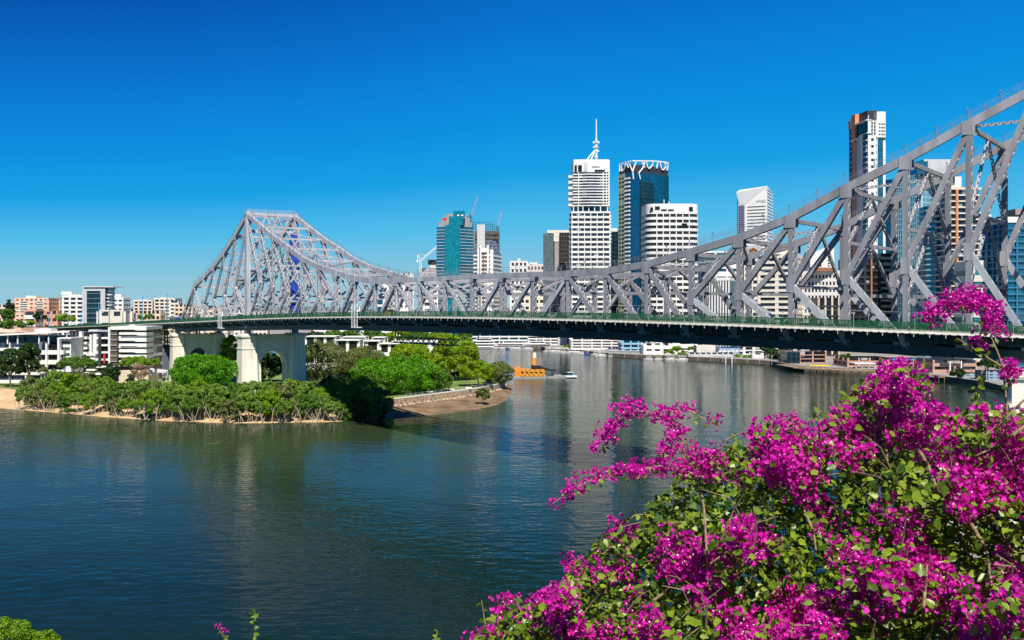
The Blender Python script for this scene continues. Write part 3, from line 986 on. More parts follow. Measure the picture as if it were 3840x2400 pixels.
def tower(label, poly, ztop_, floors, core, band=None, frac=.45, out=.45, piers=0, pier_w=.8, pier_mat=None, z0=ZQ, name='office_tower', cat='office tower', cap=None, cap_h=3.0, zb=None, group=None, plant=None, faces=None, bandname='spandrel'):
    """glass core, a projecting band at each floor, piers between the windows, a roof cap"""
    t = thing(name, label, cat, bbox_base(poly, z0), group)
    mb = MB(); mb.prism(poly, z0, ztop_)
    mb.build('glazing', core, t)
    zb = zb if zb is not None else z0
    fh = (ztop_ - zb) / floors
    if band is not None:
        po = outset(poly, out)
        base = None
        for i in range(floors):
            z = zb + i * fh
            if base is None:
                m = MB(); m.prism(po, 0, fh * frac); base = m.build(bandname, band, t)
                base.location = (0, 0, z)
            else:
                o = base.copy(); COL.objects.link(o); o.location = (0, 0, z)
    if piers:
        pm = pier_mat or band
        n = len(poly); m = MB()
        for i in range(n):
            if faces is not None and i not in faces: continue
            a, b = Vector(poly[i]), Vector(poly[(i + 1) % n])
            L = (b - a).length
            if L < 3: continue
            d = (b - a) / L; nn = Vector((d.y, -d.x))
            k = max(1, round(L / piers))
            for j in range(k + 1):
                c = a + d * (L * j / k) + nn * (out * .42)
                m.box((c.x, c.y, (zb + ztop_) / 2), (pier_w, out * .8, ztop_ - zb), (Vector((d.x, d.y, 0)), Vector((nn.x, nn.y, 0)), Vector((0, 0, 1))))
        m.build('mullion', pm, t)
    if cap is not None:
        m = MB(); m.prism(outset(poly, out + .05), ztop_ + .001, ztop_ + cap_h); m.build('parapet', cap, t)
    if plant is not None:
        c = Vector(bbox_base(poly, 0)).xy
        q = [tuple(c + (Vector(p) - c) * .55) for p in poly]
        m = MB(); m.prism(q, ztop_ + (cap_h if cap else 0) + .002, ztop_ + (cap_h if cap else 0) + 4.0); m.build('plant_room', plant, t)
    return t

def slab(t, name, poly, z0, z1, m):
    mb = MB(); mb.prism(poly, z0, z1); return mb.build(name, m, t)

def wbox(t, name, x0, x1, y0, y1, Y, depth, m, fwd=.4):
    """a box given by its picture columns and rows on a wall at distance Y, standing fwd proud of it"""
    mb = MB()
    a, b = PX(x0, Y), PX(x1, Y)
    mb.box(((a + b) / 2, Y - fwd + depth / 2, (PZ(y0, Y) + PZ(y1, Y)) / 2), (abs(b - a), depth, PZ(y0, Y) - PZ(y1, Y)))
    return mb.build(name, m, t)

def bars(t, name, m, segs, w=.4, d=.4):
    mb = MB()
    for a, b in segs: mb.bar(a, b, w, d)
    return mb.build(name, m, t)

rad = math.radians
# --- teal glass tower with stepped crown
Y = 980
p = corner_rect(1637, 1727, 1781, Y, rad(12))
p = [p[0], tuple(Vector(p[0]).lerp(Vector(p[1]), .38) + Vector((0, -2.5))), (PX(1727, Y), Y - 1.5), (PX(1775, Y), Y + 9), p[2], p[3]]
t = tower('teal glass office tower with stepped grey crown and red rooftop sign', p, PZ(850, Y), 36, GL_TEALB, LGREY, .16, .15, cap=None)
c = Vector(bbox_base(p, 0)).xy
def shrink(p, sx, sy=None):
    c = Vector(bbox_base(p, 0)).xy; sy = sx if sy is None else sy
    return [(c.x + (q[0] - c.x) * sx, c.y + (q[1] - c.y) * sy) for q in p]
slab(t, 'crown_tier', shrink(p, .90, .8), PZ(850, Y), PZ(830, Y), GREYC)
slab(t, 'crown_tier', shrink(p, .76, .7), PZ(830, Y), PZ(814, Y), GREYC)
slab(t, 'crown_tier', shrink(p, .60, .6), PZ(814, Y), PZ(798, Y), GREYC)
q = [(PX(1670, Y), Y - 3.4), (PX(1726, Y), Y - 3.4), (PX(1726, Y), Y + 6), (PX(1670, Y), Y + 6)]
slab(t, 'glass_bay', q, ZQ, PZ(845, Y), GL_TEAL)
slab(t, 'glass_bay', front_rect(1683, 1737, Y - 2.8, 8), PZ(845, Y), PZ(812, Y), GL_TEAL)
slab(t, 'glass_bay', front_rect(1700, 1744, Y - 2.4, 8), PZ(812, Y), PZ(792, Y), GL_TEAL)
wbox(t, 'roof_sign', 1660, 1676, 818, 828, Y, 1, REDP, 3.5)
for x in (1719, 1734): wbox(t, 'logo', x - 4, x + 4, 806, 811, Y, .6, STEELW, 3.2)

# --- unfinished tower behind it, with its cage of scaffold at the top
Y = 1150
p = rounded(front_rect(1762, 1873, Y, 38), 12, 4)
t = tower('half-finished tower with open dark scaffold cage on its rounded top', p, PZ(866, Y), 30, GL_SITE, GREYC, .12, .25, name='unfinished_tower', cat='tower')
for x0, x1 in ((1790, 1793), (1803, 1806), (1814, 1818)): wbox(t, 'hoist_rail', x0, x1, 840, 960, Y, 1.2, OFFW, 1.2)
wbox(t, 'core_wall', 1793, 1814, 842, 930, Y, 4, LGREY, .8)
wbox(t, 'netting', 1819, 1871, 866, 880, Y, 2, BROWN, .9); wbox(t, 'netting', 1819, 1871, 887, 897, Y, 2, BROWN, .9); wbox(t, 'netting', 1776, 1790, 866, 897, Y, 2, BROWN, .9)
seg = []
for x in range(1766, 1876, 8):
    top = 833 if x < 1845 else 833 + (x - 1845) * .9
    seg.append((P(x, 866, Y - .5), P(x, top, Y - .5))); seg.append((P(x, 866, Y + 20), P(x, top, Y + 20))); seg.append((P(x, top, Y - .5), P(x, top, Y + 20)))
for r in (833, 842, 851, 859):
    xe = 1845 if r < 836 else 1845 + (r - 833) / .9
    seg.append((P(1766, r, Y - .5), P(min(xe, 1873), r, Y - .5))); seg.append((P(1766, r, Y + 20), P(min(xe, 1873), r, Y + 20)))
bars(t, 'scaffold_cage', DARK, seg, .5, .5)

def crane(label, xb, yb, xj, yj, Y, m, mast_mat, mast_bottom, cw=None, w=1.3):
    t = thing('tower_crane', label, 'crane', P(xb, mast_bottom, Y), 'cranes over the skyline')
    def lattice(name, a, b, w, mt, n):
        a, b = Vector(a), Vector(b); x = (b - a).normalized(); y = x.cross(Vector((0, 1, 0))).normalized(); z = Vector((0, 1, 0))
        mb = MB()
        for s in (-1, 1):
            for u in (-1, 1): mb.bar(a + y * s * w / 2 + z * u * w / 2, b + y * s * w / 2 + z * u * w / 2, .35, .35)
        for i in range(n):
            p0, p1 = a.lerp(b, i / n), a.lerp(b, (i + 1) / n)
            s = 1 if i % 2 else -1
            for u in (-1, 1): mb.bar(p0 + y * s * w / 2 + z * u * w / 2, p1 - y * s * w / 2 + z * u * w / 2, .3, .3)
        return mb.build(name, mt, t)
    lattice('mast', P(xb, mast_bottom, Y), P(xb, yb, Y), w * 1.3, mast_mat, 8)
    lattice('jib', P(xb, yb, Y), P(xj, yj, Y), w, m, 14)
    sgn = -1 if xj > xb else 1
    if cw:
        bars(t, 'counter_jib', mast_mat, [(P(xb, yb, Y), P(xb + cw * sgn, yb + 2, Y)), (P(xb, yb, Y), P(xb + cw * sgn * .8, yb - abs(cw) * 2.0, Y)), (P(xb + cw * sgn * .8, yb - abs(cw) * 2.0, Y), P(xb + cw * sgn, yb + 2, Y))], .8, .8)
        wbox(t, 'counterweight', xb + cw * sgn - 3, xb + cw * sgn + 3, yb - 1, yb + 5, Y, 2, mast_mat, 1)
        bars(t, 'pendant', mast_mat, [(P(xb + cw * sgn * .8, yb - abs(cw) * 2.0, Y), P(xb + (xj - xb) * .45, yb + (yj - yb) * .45, Y))], .2, .2)
    return t
LILAC = mat('lilac_red_jib_paint', (0.42, 0.28, 0.42), 0.5, 0.3, .3)
crane('slim lilac crane jib rising steeply beside the teal tower crown', 1767, 812, 1792, 737, 1140, LILAC, DARK, 866, 4)
crane('slim lilac crane jib behind the rounded unfinished tower', 1868, 846, 1881, 793, 1190, LILAC, DARK, 880, None)
crane('white luffing tower crane left of the teal tower', 1577, 978, 1640, 924, 1050, STEELW, STEELW, 1050, 12, 1.6)
Y = 1060
t = tower('grey concrete lift core of a tower just begun beside white crane', front_rect(1577, 1634, Y, 20), PZ(1004, Y), 12, GREYC, LGREY, .2, .1, piers=1.6, pier_w=.5, pier_mat=LGREY, name='unfinished_tower', cat='building site')
wbox(t, 'jump_form', 1605, 1636, 974, 992, Y, 10, DARK, 1); wbox(t, 'core_wall', 1612, 1634, 992, 1006, Y, 8, OFFW, .5)

# --- green and white apartment tower
Y = 930
p = corner_rect(1779, 1840, 1880, Y, rad(18))
t = tower('white and pale green apartment tower with stepped white fins on top', p, PZ(945, Y), 22, GL_GREYG, WHITE, .42, .9, name='apartment_tower', cat='apartment tower', cap=None)
for x0, x1, y0 in ((1790, 1797, 932), (1800, 1806, 919), (1826, 1834, 920), (1838, 1850, 936)): wbox(t, 'fin_wall', x0, x1, y0, 1200, Y, 3.4, WHITE, 2.2)
wbox(t, 'roof_block', 1802, 1830, 930, 946, Y, 12, WHITE, .4)
wbox(t, 'red_stripe', 1812, 1815, 950, 1200, Y, .4, REDP, 1.4)

# --- small white blocks by the dark brown tower
Y = 1080
t = tower('small white apartment block with one rooftop fin between two towers', front_rect(1915, 1977, Y, 22), PZ(985, Y), 12, GL_DARK, WHITE, .5, .5, piers=5, pier_w=2.2, name='apartment_block', cat='apartment block', cap=WHITE, cap_h=2)
wbox(t, 'roof_fin', 1942, 1951, 969, 986, Y, 6, WHITE, -2)
Y = 1120
t = tower('small cream apartment block behind the bridge beside bronze tower', front_rect(1977, 2040, Y, 22), PZ(1000, Y), 11, GL_DARK, CREAMW, .5, .5, piers=4, pier_w=2.0, name='apartment_block', cat='apartment block', cap=CREAMW, cap_h=3)
slab(t, 'roof_block', front_rect(1985, 2015, Y + 3, 14), PZ(990, Y), PZ(984, Y), CREAMW)
Y = 1000
tower('low white riverside flats seen through the suspended span', front_rect(1950, 2040, Y, 16), PZ(1075, Y), 8, GL_BRONZE, CREAMW, .55, .5, piers=5, pier_w=1.8, name='apartment_block', cat='apartment block')
Y = 960
tower('white slab of flats with small windows seen through the truss', front_rect(1440, 1530, Y, 16), PZ(1056, Y), 10, GL_DARK, WHITE, .6, .4, piers=4.2, pier_w=2.4, name='apartment_block', cat='apartment block', cap=WHITE, cap_h=2)
tower('plain white block rising above the far chord left of crane', front_rect(1506, 1541, 1010, 14), PZ(1024, 1010), 10, GL_DARK, WHITE, .66, .4, piers=5, pier_w=3.0, name='apartment_block', cat='apartment block')
tower('low blue glass office seen through the shallow trusses', front_rect(1412, 1442, 970, 14), PZ(1118, 970), 5, GL_BLUE, WHITE, .25, .3, name='office_block', cat='office block')
tower('white flats with balcony bands seen through the K trusses', front_rect(1590, 1640, 950, 14), PZ(1062, 950), 9, GL_DARK, WHITE, .5, .8, piers=6, pier_w=1.2, name='apartment_block', cat='apartment block')

# --- bronze and grey-green twin slab tower
Y = 900
t = tower('dark bronze tower with pale concrete slot between its two halves', front_rect(2098, 2144, Y, 26), PZ(872, Y), 26, GL_BRONZE, BROWN, .12, .12, piers=2.4, pier_w=.35, pier_mat=BROWN)
slab(t, 'side_block', corner_rect(2037, 2076, 2082, Y - 1, rad(8)), ZQ, PZ(876, Y), GL_GREYG)
wbox(t, 'concrete_slot', 2074, 2106, 868, 905, Y, 12, CREAMW, -2.5); wbox(t, 'concrete_slot', 2080, 2098, 905, 1200, Y, 12, GREYC, -3)
wbox(t, 'roof_block', 2052, 2142, 862, 873, Y, 14, CREAMW, -3)

# --- tall white tower with a mast
Y = 800
px = lambda x, d=0: (PX(x, Y), Y + d)
p = [px(2145, 0), px(2286, -1), px(2292, 8), px(2288, 34), px(2146, 34), px(2138, 6)]
zs = PZ(800, Y)
t = tower('tall white tower with projecting balconies and slim rooftop mast', p, zs, 27, GL_DARK, WHITE, .44, .7, piers=5.6, pier_w=.7, pier_mat=WHITE, cap=WHITE, cap_h=(PZ(793, Y) - zs), name='mast_tower', cat='tower')
zu = PZ(773, Y)
p2 = [px(2150, 1), px(2284, 0), px(2284, 32), px(2149, 32)]
slab(t, 'glass_gap', shrink(p2, .97), PZ(793, Y), zu, GL_NAVY)
for x in (2151, 2168, 2186, 2208, 2230, 2252, 2278): wbox(t, 'gap_column', x - 1.6, x + 1.6, 773, 794, Y, 1, WHITE, 0)
zc = PZ(645, Y)
slab(t, 'upper_glazing', shrink(p2, .98), zu, zc, GL_DARK)
n = 12
for i in range(n):
    z = zu + (zc - zu) * i / n; h_ = (zc - zu) / n
    slab(t, 'upper_spandrel', outset(p2, .5), z, z + h_ * .42, WHITE)
    # curved balcony in the middle of each upper storey
    arc = [(PX(2180 + 68 * k / 8, Y), Y + .4 - 2.4 * math.sin(math.pi * k / 8)) for k in range(9)] + [(PX(2248, Y), Y + 1.5), (PX(2180, Y), Y + 1.5)]
    slab(t, 'curved_balcony', arc, z + h_ * .05, z + h_ * .36, STEELW)
    if i % 2 == 0 and i < 12:
        slab(t, 'side_balcony', [px(2132, 3), px(2150, 2), px(2150, 14), px(2132, 12)], z + h_ * .1, z + h_ * 1.0, WHITE)
for x in (2262, 2274): wbox(t, 'upper_pier', x - 1.5, x + 1.5, 645, 773, Y, .8, WHITE, .5)
wbox(t, 'upper_pier', 2168, 2171, 645, 773, Y, .8, WHITE, .5); wbox(t, 'upper_pier', 2281, 2286, 600, 773, Y, .8, WHITE, .3)
top = [px(2151, .5), px(2175, -.6), px(2284, -.6), px(2285, 30), px(2150, 30)]
slab(t, 'crown_wall', top, zc, PZ(598, Y), WHITE)
for x0, x1, y0, y1 in ((2155, 2163, 620, 643), (2168, 2182, 620, 643), (2230, 2268, 637, 643), (2219, 2249, 625, 627)): wbox(t, 'opening', x0, x1, y0, y1, Y, .5, GL_BLACK, .95)
wbox(t, 'panel', 2189, 2203, 609, 642, Y, .4, LGREY, .95)
Yc = Y + 14
mb = MB(); mb.tube(P(2236, 600, Yc), P(2236, 520, Yc), 1.0, 8, .9); mb.tube(P(2236, 520, Yc), P(2236, 447, Yc), .65, 8, .45)
for y, r in ((588, 1.9), (575, 1.6), (568, 2.0), (552, 2.2), (545, 1.7), (534, 2.3), (530, 2.0)):
    mb.tube(P(2236, y + 1.2, Yc), P(2236, y - 1.2, Yc), r, 8)
for x, y in ((2227, 551), (2245, 534), (2226, 534), (2243, 566)): mb.tube(P(x, y + 3, Yc), P(x, y - 3, Yc), .9, 6)
mast = mb.build('mast', STEELW, t)
bars(t, 'mast_strut', STEELW, [(P(2200, 600, Yc), P(2233, 560, Yc)), (P(2216, 600, Yc), P(2234, 560, Yc))], 1.1, 1.1)
for i in range(18):        # rounded balconies on the right side of the lower half
    y = 808 + i * 12.2
    wbox(t, 'round_balcony', 2284, 2292 if i < 9 else 2290, y, y + 5.5, Y, 8, WHITE, 1.6)

tower('narrow dark blue tower squeezed between white and green towers', front_rect(2286, 2324, 960, 20), PZ(868, 960), 26, GL_NAVY, DARK, .1, .1, piers=3, pier_w=.3, pier_mat=GL_BLUE, plant=WHITE)

# --- blue glass tower with a green side and a crown of white branches
Y = 830
p = corner_rect(2320, 2366, 2508, Y, rad(58))
A, C, B, D = [Vector(q) for q in p]
t = tower('blue glass tower with green striped side and white branching steel crown', p, PZ(645, Y), 40, GL_BLUE, None, name='glass_tower', cat='office tower')
e = (B - C).normalized(); nn = Vector((e.y, -e.x)); Lr = (B - C).length
def onface(o, a0, a1, z0, z1, m, name, fwd=.15, base=C, dirv=e, nv=nn, dep=.5):
    q0, q1 = base + dirv * a0, base + dirv * a1
    poly = [q0 + nv * fwd, q1 + nv * fwd, q1 - nv * dep, q0 - nv * dep]
    return slab(o, name, [tuple(v) for v in poly], z0, z1, m)
onface(t, Lr * .22, Lr * .60, ZQ, PZ(676, Y), GL_NAVY, 'dark_bay', .25)
onface(t, 0, Lr * .21, ZQ, PZ(645, Y), glass('royal_blue_glass', (0.006, 0.10, 0.22), (0.01, 0.07, 0.14), (1.6, 3.6), .12, .5, .2, .05), 'corner_bay', .2)
el = (C - A).normalized(); nl = Vector((el.y, -el.x)); Ll = (C - A).length
onface(t, 0, Ll * .52, ZQ, PZ(645, Y), SAGE, 'green_wall', .3, A, el, nl)
fl = 42
for i in range(fl):
    z = ZQ + (PZ(655, Y) - ZQ) * i / fl; h_ = (PZ(655, Y) - ZQ) / fl
    onface(t, Ll * .55, Ll * .95, z, z + h_ * .4, WHITE, 'balcony', 1.4, A, el, nl)
    onface(t, Ll * .06, Ll * .2, z + h_ * .2, z + h_ * .75, GL_BLACK, 'window', .36, A, el, nl)
    onface(t, Ll * .28, Ll * .42, z + h_ * .2, z + h_ * .75, GL_BLACK, 'window', .36, A, el, nl)
slab(t, 'dark_crown', shrink(p, .97), PZ(645, Y), PZ(615, Y), DARK)
def pxface(x, y):
    """point of the steel crown, on the left or right face, at a picture column and row"""
    x, y = 1537 + x * .5701, 375 + y * .5701
    o, d, v = (C + nn * 1.0, e, nn) if x > 2366 else (A + nl * 1.0, el, nl)
    m = (x - 1920) / F
    k = (m * o.y - o.x) / (d.x - m * d.y)
    q = o + d * k
    return Vector((q.x, q.y, PZ(y, q.y)))
BR = [[(1470, 520), (1465, 470), (1440, 408)], [(1465, 470), (1490, 398)], [(1515, 520), (1505, 480), (1530, 450), (1548, 398)], [(1518, 398), (1545, 445)],
      [(1555, 400), (1562, 440), (1575, 452), (1597, 425), (1593, 400)], [(1632, 402), (1622, 450)], [(1643, 408), (1655, 455), (1668, 460), (1682, 440), (1672, 405)],
      [(1690, 464), (1698, 430), (1684, 410)], [(1380, 470), (1380, 424)], [(1394, 470), (1390, 420)], [(1404, 466), (1420, 430), (1412, 415)], [(1436, 445), (1427, 410)],
      [(1378, 424), (1420, 412), (1452, 402)], [(1462, 400), (1560, 400), (1640, 404), (1700, 414)]]
seg = [(pxface(*b_[i]), pxface(*b_[i + 1])) for b_ in BR for i in range(len(b_) - 1)]
bars(t, 'branch_crown', STEELW, seg, 1.0, 1.0)

# --- broad white tower with rounded corners
Y = 720
p = rounded(corner_rect(2424, 2440, 2622, Y, rad(40))[:2] + [(PX(2616, Y), Y + 2), (PX(2612, Y), Y + 34), (PX(2432, Y), Y + 34)], 7, 4)
p = rounded([(PX(2426, Y), Y), (PX(2621, Y), Y), (PX(2621, Y), Y + 34), (PX(2426, Y), Y + 34)], 8, 5)
t = tower('broad white round-cornered tower with even rows of dark windows', p, PZ(802, Y), 24, GL_BRONZE, WHITE, .46, .75, piers=5.8, pier_w=.75, pier_mat=WHITE)
slab(t, 'crown_wall', outset(p, .5), PZ(802, Y), PZ(764, Y), WHITE)
for x0, x1, y0, y1 in ((2438, 2449, 778, 791), (2456, 2474, 774, 787), (2479, 2500, 785, 791), (2505, 2526, 785, 791), (2583, 2598, 776, 792)): wbox(t, 'opening', x0, x1, y0, y1, Y, .5, GL_BRONZE, .8)
wbox(t, 'opening', 2556, 2576, 838, 855, Y, .6, GL_BLACK, .95)
bars(t, 'roof_aerial', STEELW, [(P(2490, 764, Y + 12), P(2490, 748, Y + 12)), (P(2508, 764, Y + 12), P(2508, 756, Y + 12))], .5, .5)

# --- white tower with a folded crown
Y = 1080
p = corner_rect(2766, 2876, 2897, Y, rad(26))
A, C, B, D = [Vector(q) for q in p]
t = thing('folded_crown_tower', 'white tower with sloping folded crown and pale grey roof lettering', 'office tower', bbox_base(p, ZQ))
mb = MB(); mb.prism(p, ZQ, [PZ(712, Y), PZ(697, Y), PZ(708, Y), PZ(716, Y)]); mb.build('wall', WHITE, t)
el = (C - A).normalized(); nl = Vector((el.y, -el.x)); Ll = (C - A).length
e = (B - C).normalized(); nn = Vector((e.y, -e.x)); Lr = (B - C).length
onface(t, Ll * .03, Ll * .24, ZQ, PZ(766, Y), glass('indigo_grid_glass', (0.03, 0.05, 0.14), (0.30, 0.30, 0.40), (2.2, 2.6), .2, .3, .4, .35), 'corner_glazing', .25, A, el, nl)
onface(t, -.4, Ll * .02, ZQ, PZ(730, Y), GL_BLUE, 'edge_glazing', .3, A, el, nl)
for i in range(26):
    y = 771 + i * 12.3
    onface(t, Ll * .33, Ll * .95, PZ(y + 4.2, Y), PZ(y, Y), GL_GREYG, 'window_strip', .15, A, el, nl)
    onface(t, Lr * .08, Lr * .92, PZ(y - 58, Y), PZ(y - 63, Y), GL_TEALB, 'side_window_strip', .15, C, e, nn)
# folded wedge standing proud on the crown
mb = MB()
a0 = A + nl * .2; a1 = A + el * (Ll * .98) + nl * .2
zf = lambda y: PZ(y, Y)
f1 = [Vector((*(A - el * 1.2 + nl * 2.6), zf(716))), Vector((*(A + el * 2 + nl * .2), zf(766))), Vector((*(A + el * Ll * .24 + nl * .2), zf(764))), Vector((*(a1), zf(700)))]
f2 = [Vector((*(A - el * 1.2 + nl * 2.6), zf(716))), Vector((*a1, zf(700))), Vector((*(a1 - nl * 12), zf(692))), Vector((*(A + el * 1 - nl * 6), zf(704)))]
mb.face(f1); mb.face(f2)
mb.face([f1[0], f2[3], Vector((*(A - nl * 6), zf(766))), f1[1]])
mb.build('folded_crown', LGREY if False else mat('crown_panel_white', (0.66, 0.67, 0.69), .4, .04, .1), t)
cu = bpy.data.curves.new('roof_lettering', 'FONT'); cu.body = 'AM60'; cu.size = 5.0; cu.extrude = .15; cu.align_x = 'LEFT'
o = bpy.data.objects.new('roof_lettering', cu); COL.objects.link(o)
pt = A + el * (Ll * .62) + nl * .45
o.matrix_world = Matrix.Translation((pt.x, pt.y, PZ(757, Y))) @ Matrix(((el.x, 0, nl.x, 0), (el.y, 0, nl.y, 0), (0, 1, 0, 0), (0, 0, 0, 1)))
cu.materials.append(mat('sign_pale_grey', (0.50, 0.51, 0.54), .6, .05))
bpy.context.view_layer.update()
me = bpy.data.meshes.new_from_object(o.evaluated_get(bpy.context.evaluated_depsgraph_get()))
mw = o.matrix_world.copy(); bpy.data.objects.remove(o)
me.transform(mw); link('roof_lettering', me, t)

# --- offices seen through the right half of the truss
Y = 700
t = tower('white office with close vertical ribs and dark blue glass side', corner_rect(2640, 2734, 2766, Y, rad(24)), PZ(1052, Y), 4, GL_NAVY, None, name='ribbed_office', cat='office block', piers=2.3, pier_w=1.15, pier_mat=WHITE, faces=(0,), out=.8, cap=WHITE, cap_h=2.5)
t = tower('white glass-roofed office behind the ribbed white office', front_rect(2640, 2770, 800, 26), PZ(948, 800), 12, GL_TEALB, WHITE, .62, .5, piers=9, pier_w=1.6, cap=WHITE, cap_h=1.5, name='office_block', cat='office block')
wbox(t, 'glass_box', 2632, 2686, 962, 992, 800, 4, GL_NAVY, 2)
t = tower('pale box-topped tower carrying a round yellow and red emblem', front_rect(2792, 2880, 860, 26), PZ(955, 860), 14, GL_DARK, OFFW, .5, .5, piers=8, pier_w=1.2, name='sign_tower', cat='office tower')
slab(t, 'sign_box', front_rect(2793, 2852, 858, 16), PZ(955, 860), PZ(921, 860), LGREY)
mb1, mb2, mb3 = MB(), MB(), MB()
for i in range(12):
    a = math.pi * 2 * i / 12
    q = P(2824 + 11 * math.cos(a), 940 - 7 * math.sin(a), 857.2)
    (mb1 if i % 3 == 0 else mb2 if i % 3 == 1 else mb3).box(q, (2.2, .4, 1.9))
em = mb1.build('emblem', REDP, t); mb2.build('emblem', YELP, t); mb3.build('emblem', ORP, t)
Y = 690
p = corner_rect(2846, 2982, 3006, Y, rad(27))
A, C = Vector(p[0]), Vector(p[1])
t = tower('white banded office with wide dark windows left of the grid office', p, PZ(966, Y), 17, GL_DARK, CREAMW, .46, .8, piers=12, pier_w=2.6, pier_mat=CREAMW, cap=CREAMW, cap_h=3)
slab(t, 'roof_block', front_rect(2900, 2990, Y + 4, 16), PZ(966, Y) + 3, PZ(935, Y), CREAMW)
Y = 740
t = tower('white office block with a fine grid of small square windows', corner_rect(3002, 3148, 3160, Y, rad(28)), PZ(1030, Y), 11, GL_DARK, WHITE, .5, .7, piers=2.9, pier_w=1.3, pier_mat=WHITE, cap=WHITE, cap_h=3.5)
wbox(t, 'brown_band', 3052, 3128, 1003, 1017, Y, 3, mat('rust_panel', (.30, .13, .08), .8), .2)
slab(t, 'roof_block', front_rect(3048, 3130, Y + 1, 14), PZ(1020, Y), PZ(1000, Y), WHITE)
Y = 840
p = front_rect(3038, 3128, Y, 24)
t = thing('wedge_tower', 'plain white tower with a slanting roof beside the orange tower', 'tower', bbox_base(p, ZQ))
mb = MB(); mb.prism(p, ZQ, [PZ(960, Y), PZ(922, Y), PZ(922, Y), PZ(960, Y)]); mb.build('wall', WHITE, t)
for i in range(14): wbox(t, 'window', 3104, 3112, 962 + i * 11, 968 + i * 11, Y, .5, GL_GREYG, .2)
wbox(t, 'window', 3064, 3080, 985, 1000, Y, .5, GL_DARK, .2)
Y = 660
t = tower('dark office with rounded black columns behind the lower truss', front_rect(3070, 3146, Y, 18), PZ(1116, Y), 6, GL_BLACK, DARK, .2, .2, piers=6, pier_w=1.4, pier_mat=CREAM, name='office_block', cat='office block')

# --- tall orange, white and black residential tower
Y = 800
p = corner_rect(3184, 3254, 3319, Y, rad(84))
A, C, B, D = [Vector(q) for q in p]
el = (C - A).normalized(); nl = Vector((el.y, -el.x)); Ll = (C - A).length
e = (B - C).normalized(); nn = Vector((e.y, -e.x)); Lr = (B - C).length
t = thing('tall_apartment_tower', 'tallest tower, with orange slab, black roof box and white side', 'apartment tower', bbox_base(p, ZQ))
slab(t, 'glazing', p, ZQ, PZ(455, Y), GL_NAVY)
LS = lambda a, b, y0, y1, m, nme, f=.4, d=.6: onface(t, Ll * a, Ll * b, PZ(y1, Y), PZ(y0, Y), m, nme, f, A, el, nl, d)
RS = lambda a, b, y0, y1, m, nme, f=.4, d=.6: onface(t, Lr * a, Lr * b, PZ(y1, Y), PZ(y0, Y), m, nme, f, C, e, nn, d)
ORT = mat('tower_orange_panel', (0.66, 0.27, 0.13), .7, .06, .1)
LS(.20, .42, 410, 520, ORT, 'orange_slab', 1.6, 3); LS(.20, .42, 520.5, 1195, ORT, 'orange_slab', .5, 3)
LS(0, .10, 425, 458, ORT, 'orange_fin', .8, 3); LS(.08, .20, 418, 458, WHITE, 'white_fin', .6, 5)
slab(t, 'black_roof_box', shrink(p, .72, .72), PZ(455, Y), PZ(409, Y), DARK)
RS(0, .55, 452, 1195, WHITE, 'white_wall', .5, 1.2); RS(.5, 1.0, 418, 515, WHITE, 'white_wall', .9, 8); RS(.52, .86, 515, 1195, GL_TEALB, 'glass_bay', .3, 1); RS(.86, 1.0, 525, 1195, WHITE, 'white_wall', .8, 2)
LS(.80, .98, 500, 1195, GL_DARK, 'window_bay', .9, 1.2); LS(.50, .62, 506, 1195, LGREY, 'grey_fin', 1.6, 2); LS(.62, .80, 500, 1195, CREAMW, 'grey_panel', 1.2, 2)
for i in range(32):
    y = 522 + i * 21
    if y > 1180: break
    LS(.79, .985, y, y + 5, LGREY, 'floor_band', 1.3, 1)
    LS(0, .2, y - 40, y - 38, LGREY, 'floor_band', .7, 1)
for i in range(26):
    y = 518 + i * 25.5
    if y > 1180: break
    RS(.18, .33, y, y + 10, GL_DARK, 'window', .62, .3)
    RS(.46, .50, y - 5, y + 8, GL_GREYG, 'window', .62, .3)
for i in range(5):
    y = 462 + i * 13
    for a in (.60, .74, .86): RS(a, a + .10, y, y + 6, GL_GREYG, 'window', 1.0, .3)
    if i < 4:
        for a in (.18, .34): RS(a, a + .10, y - 6, y + 5, GL_GREYG, 'window', .62, .3)
LS(.40, 1.03, 449, 452, STEELW, 'roof_rim', 2.4, 4); LS(.15, .62, 506, 509, WHITE, 'roof_rim', 2.6, 4); LS(.6, 1.05, 499, 501, WHITE, 'roof_rim', 2.0, 3)
bars(t, 'roof_aerial', STEELW, [(P(3256, 452, Y), P(3256, 432, Y))], .6, .6)
Y = 730
t = tower('black apartment tower under construction with a brown hoist mast', front_rect(3188, 3299, Y, 24), PZ(968, Y), 14, GL_BLACK, DARK, .3, .7, piers=11, pier_w=1.6, pier_mat=DARK, name='black_tower', cat='tower')
wbox(t, 'hoist_mast', 3261, 3267, 970, 1195, Y, 2, mat('rusty_mast', (.35, .17, .10), .8), 2.5)
Y = 760
tower('pale lime tower with black window rows beside the black tower', front_rect(3299, 3346, Y, 22), PZ(950, Y), 16, GL_BLACK, mat('pale_lime_render', (.50, .55, .33), .8), .42, .6, piers=9, pier_w=1.4)
Y = 900
tower('plain deep blue glass tower behind the rising top chord', corner_rect(3292, 3345, 3400, Y, rad(55)), PZ(672, Y), 38, GL_BLUE, None)

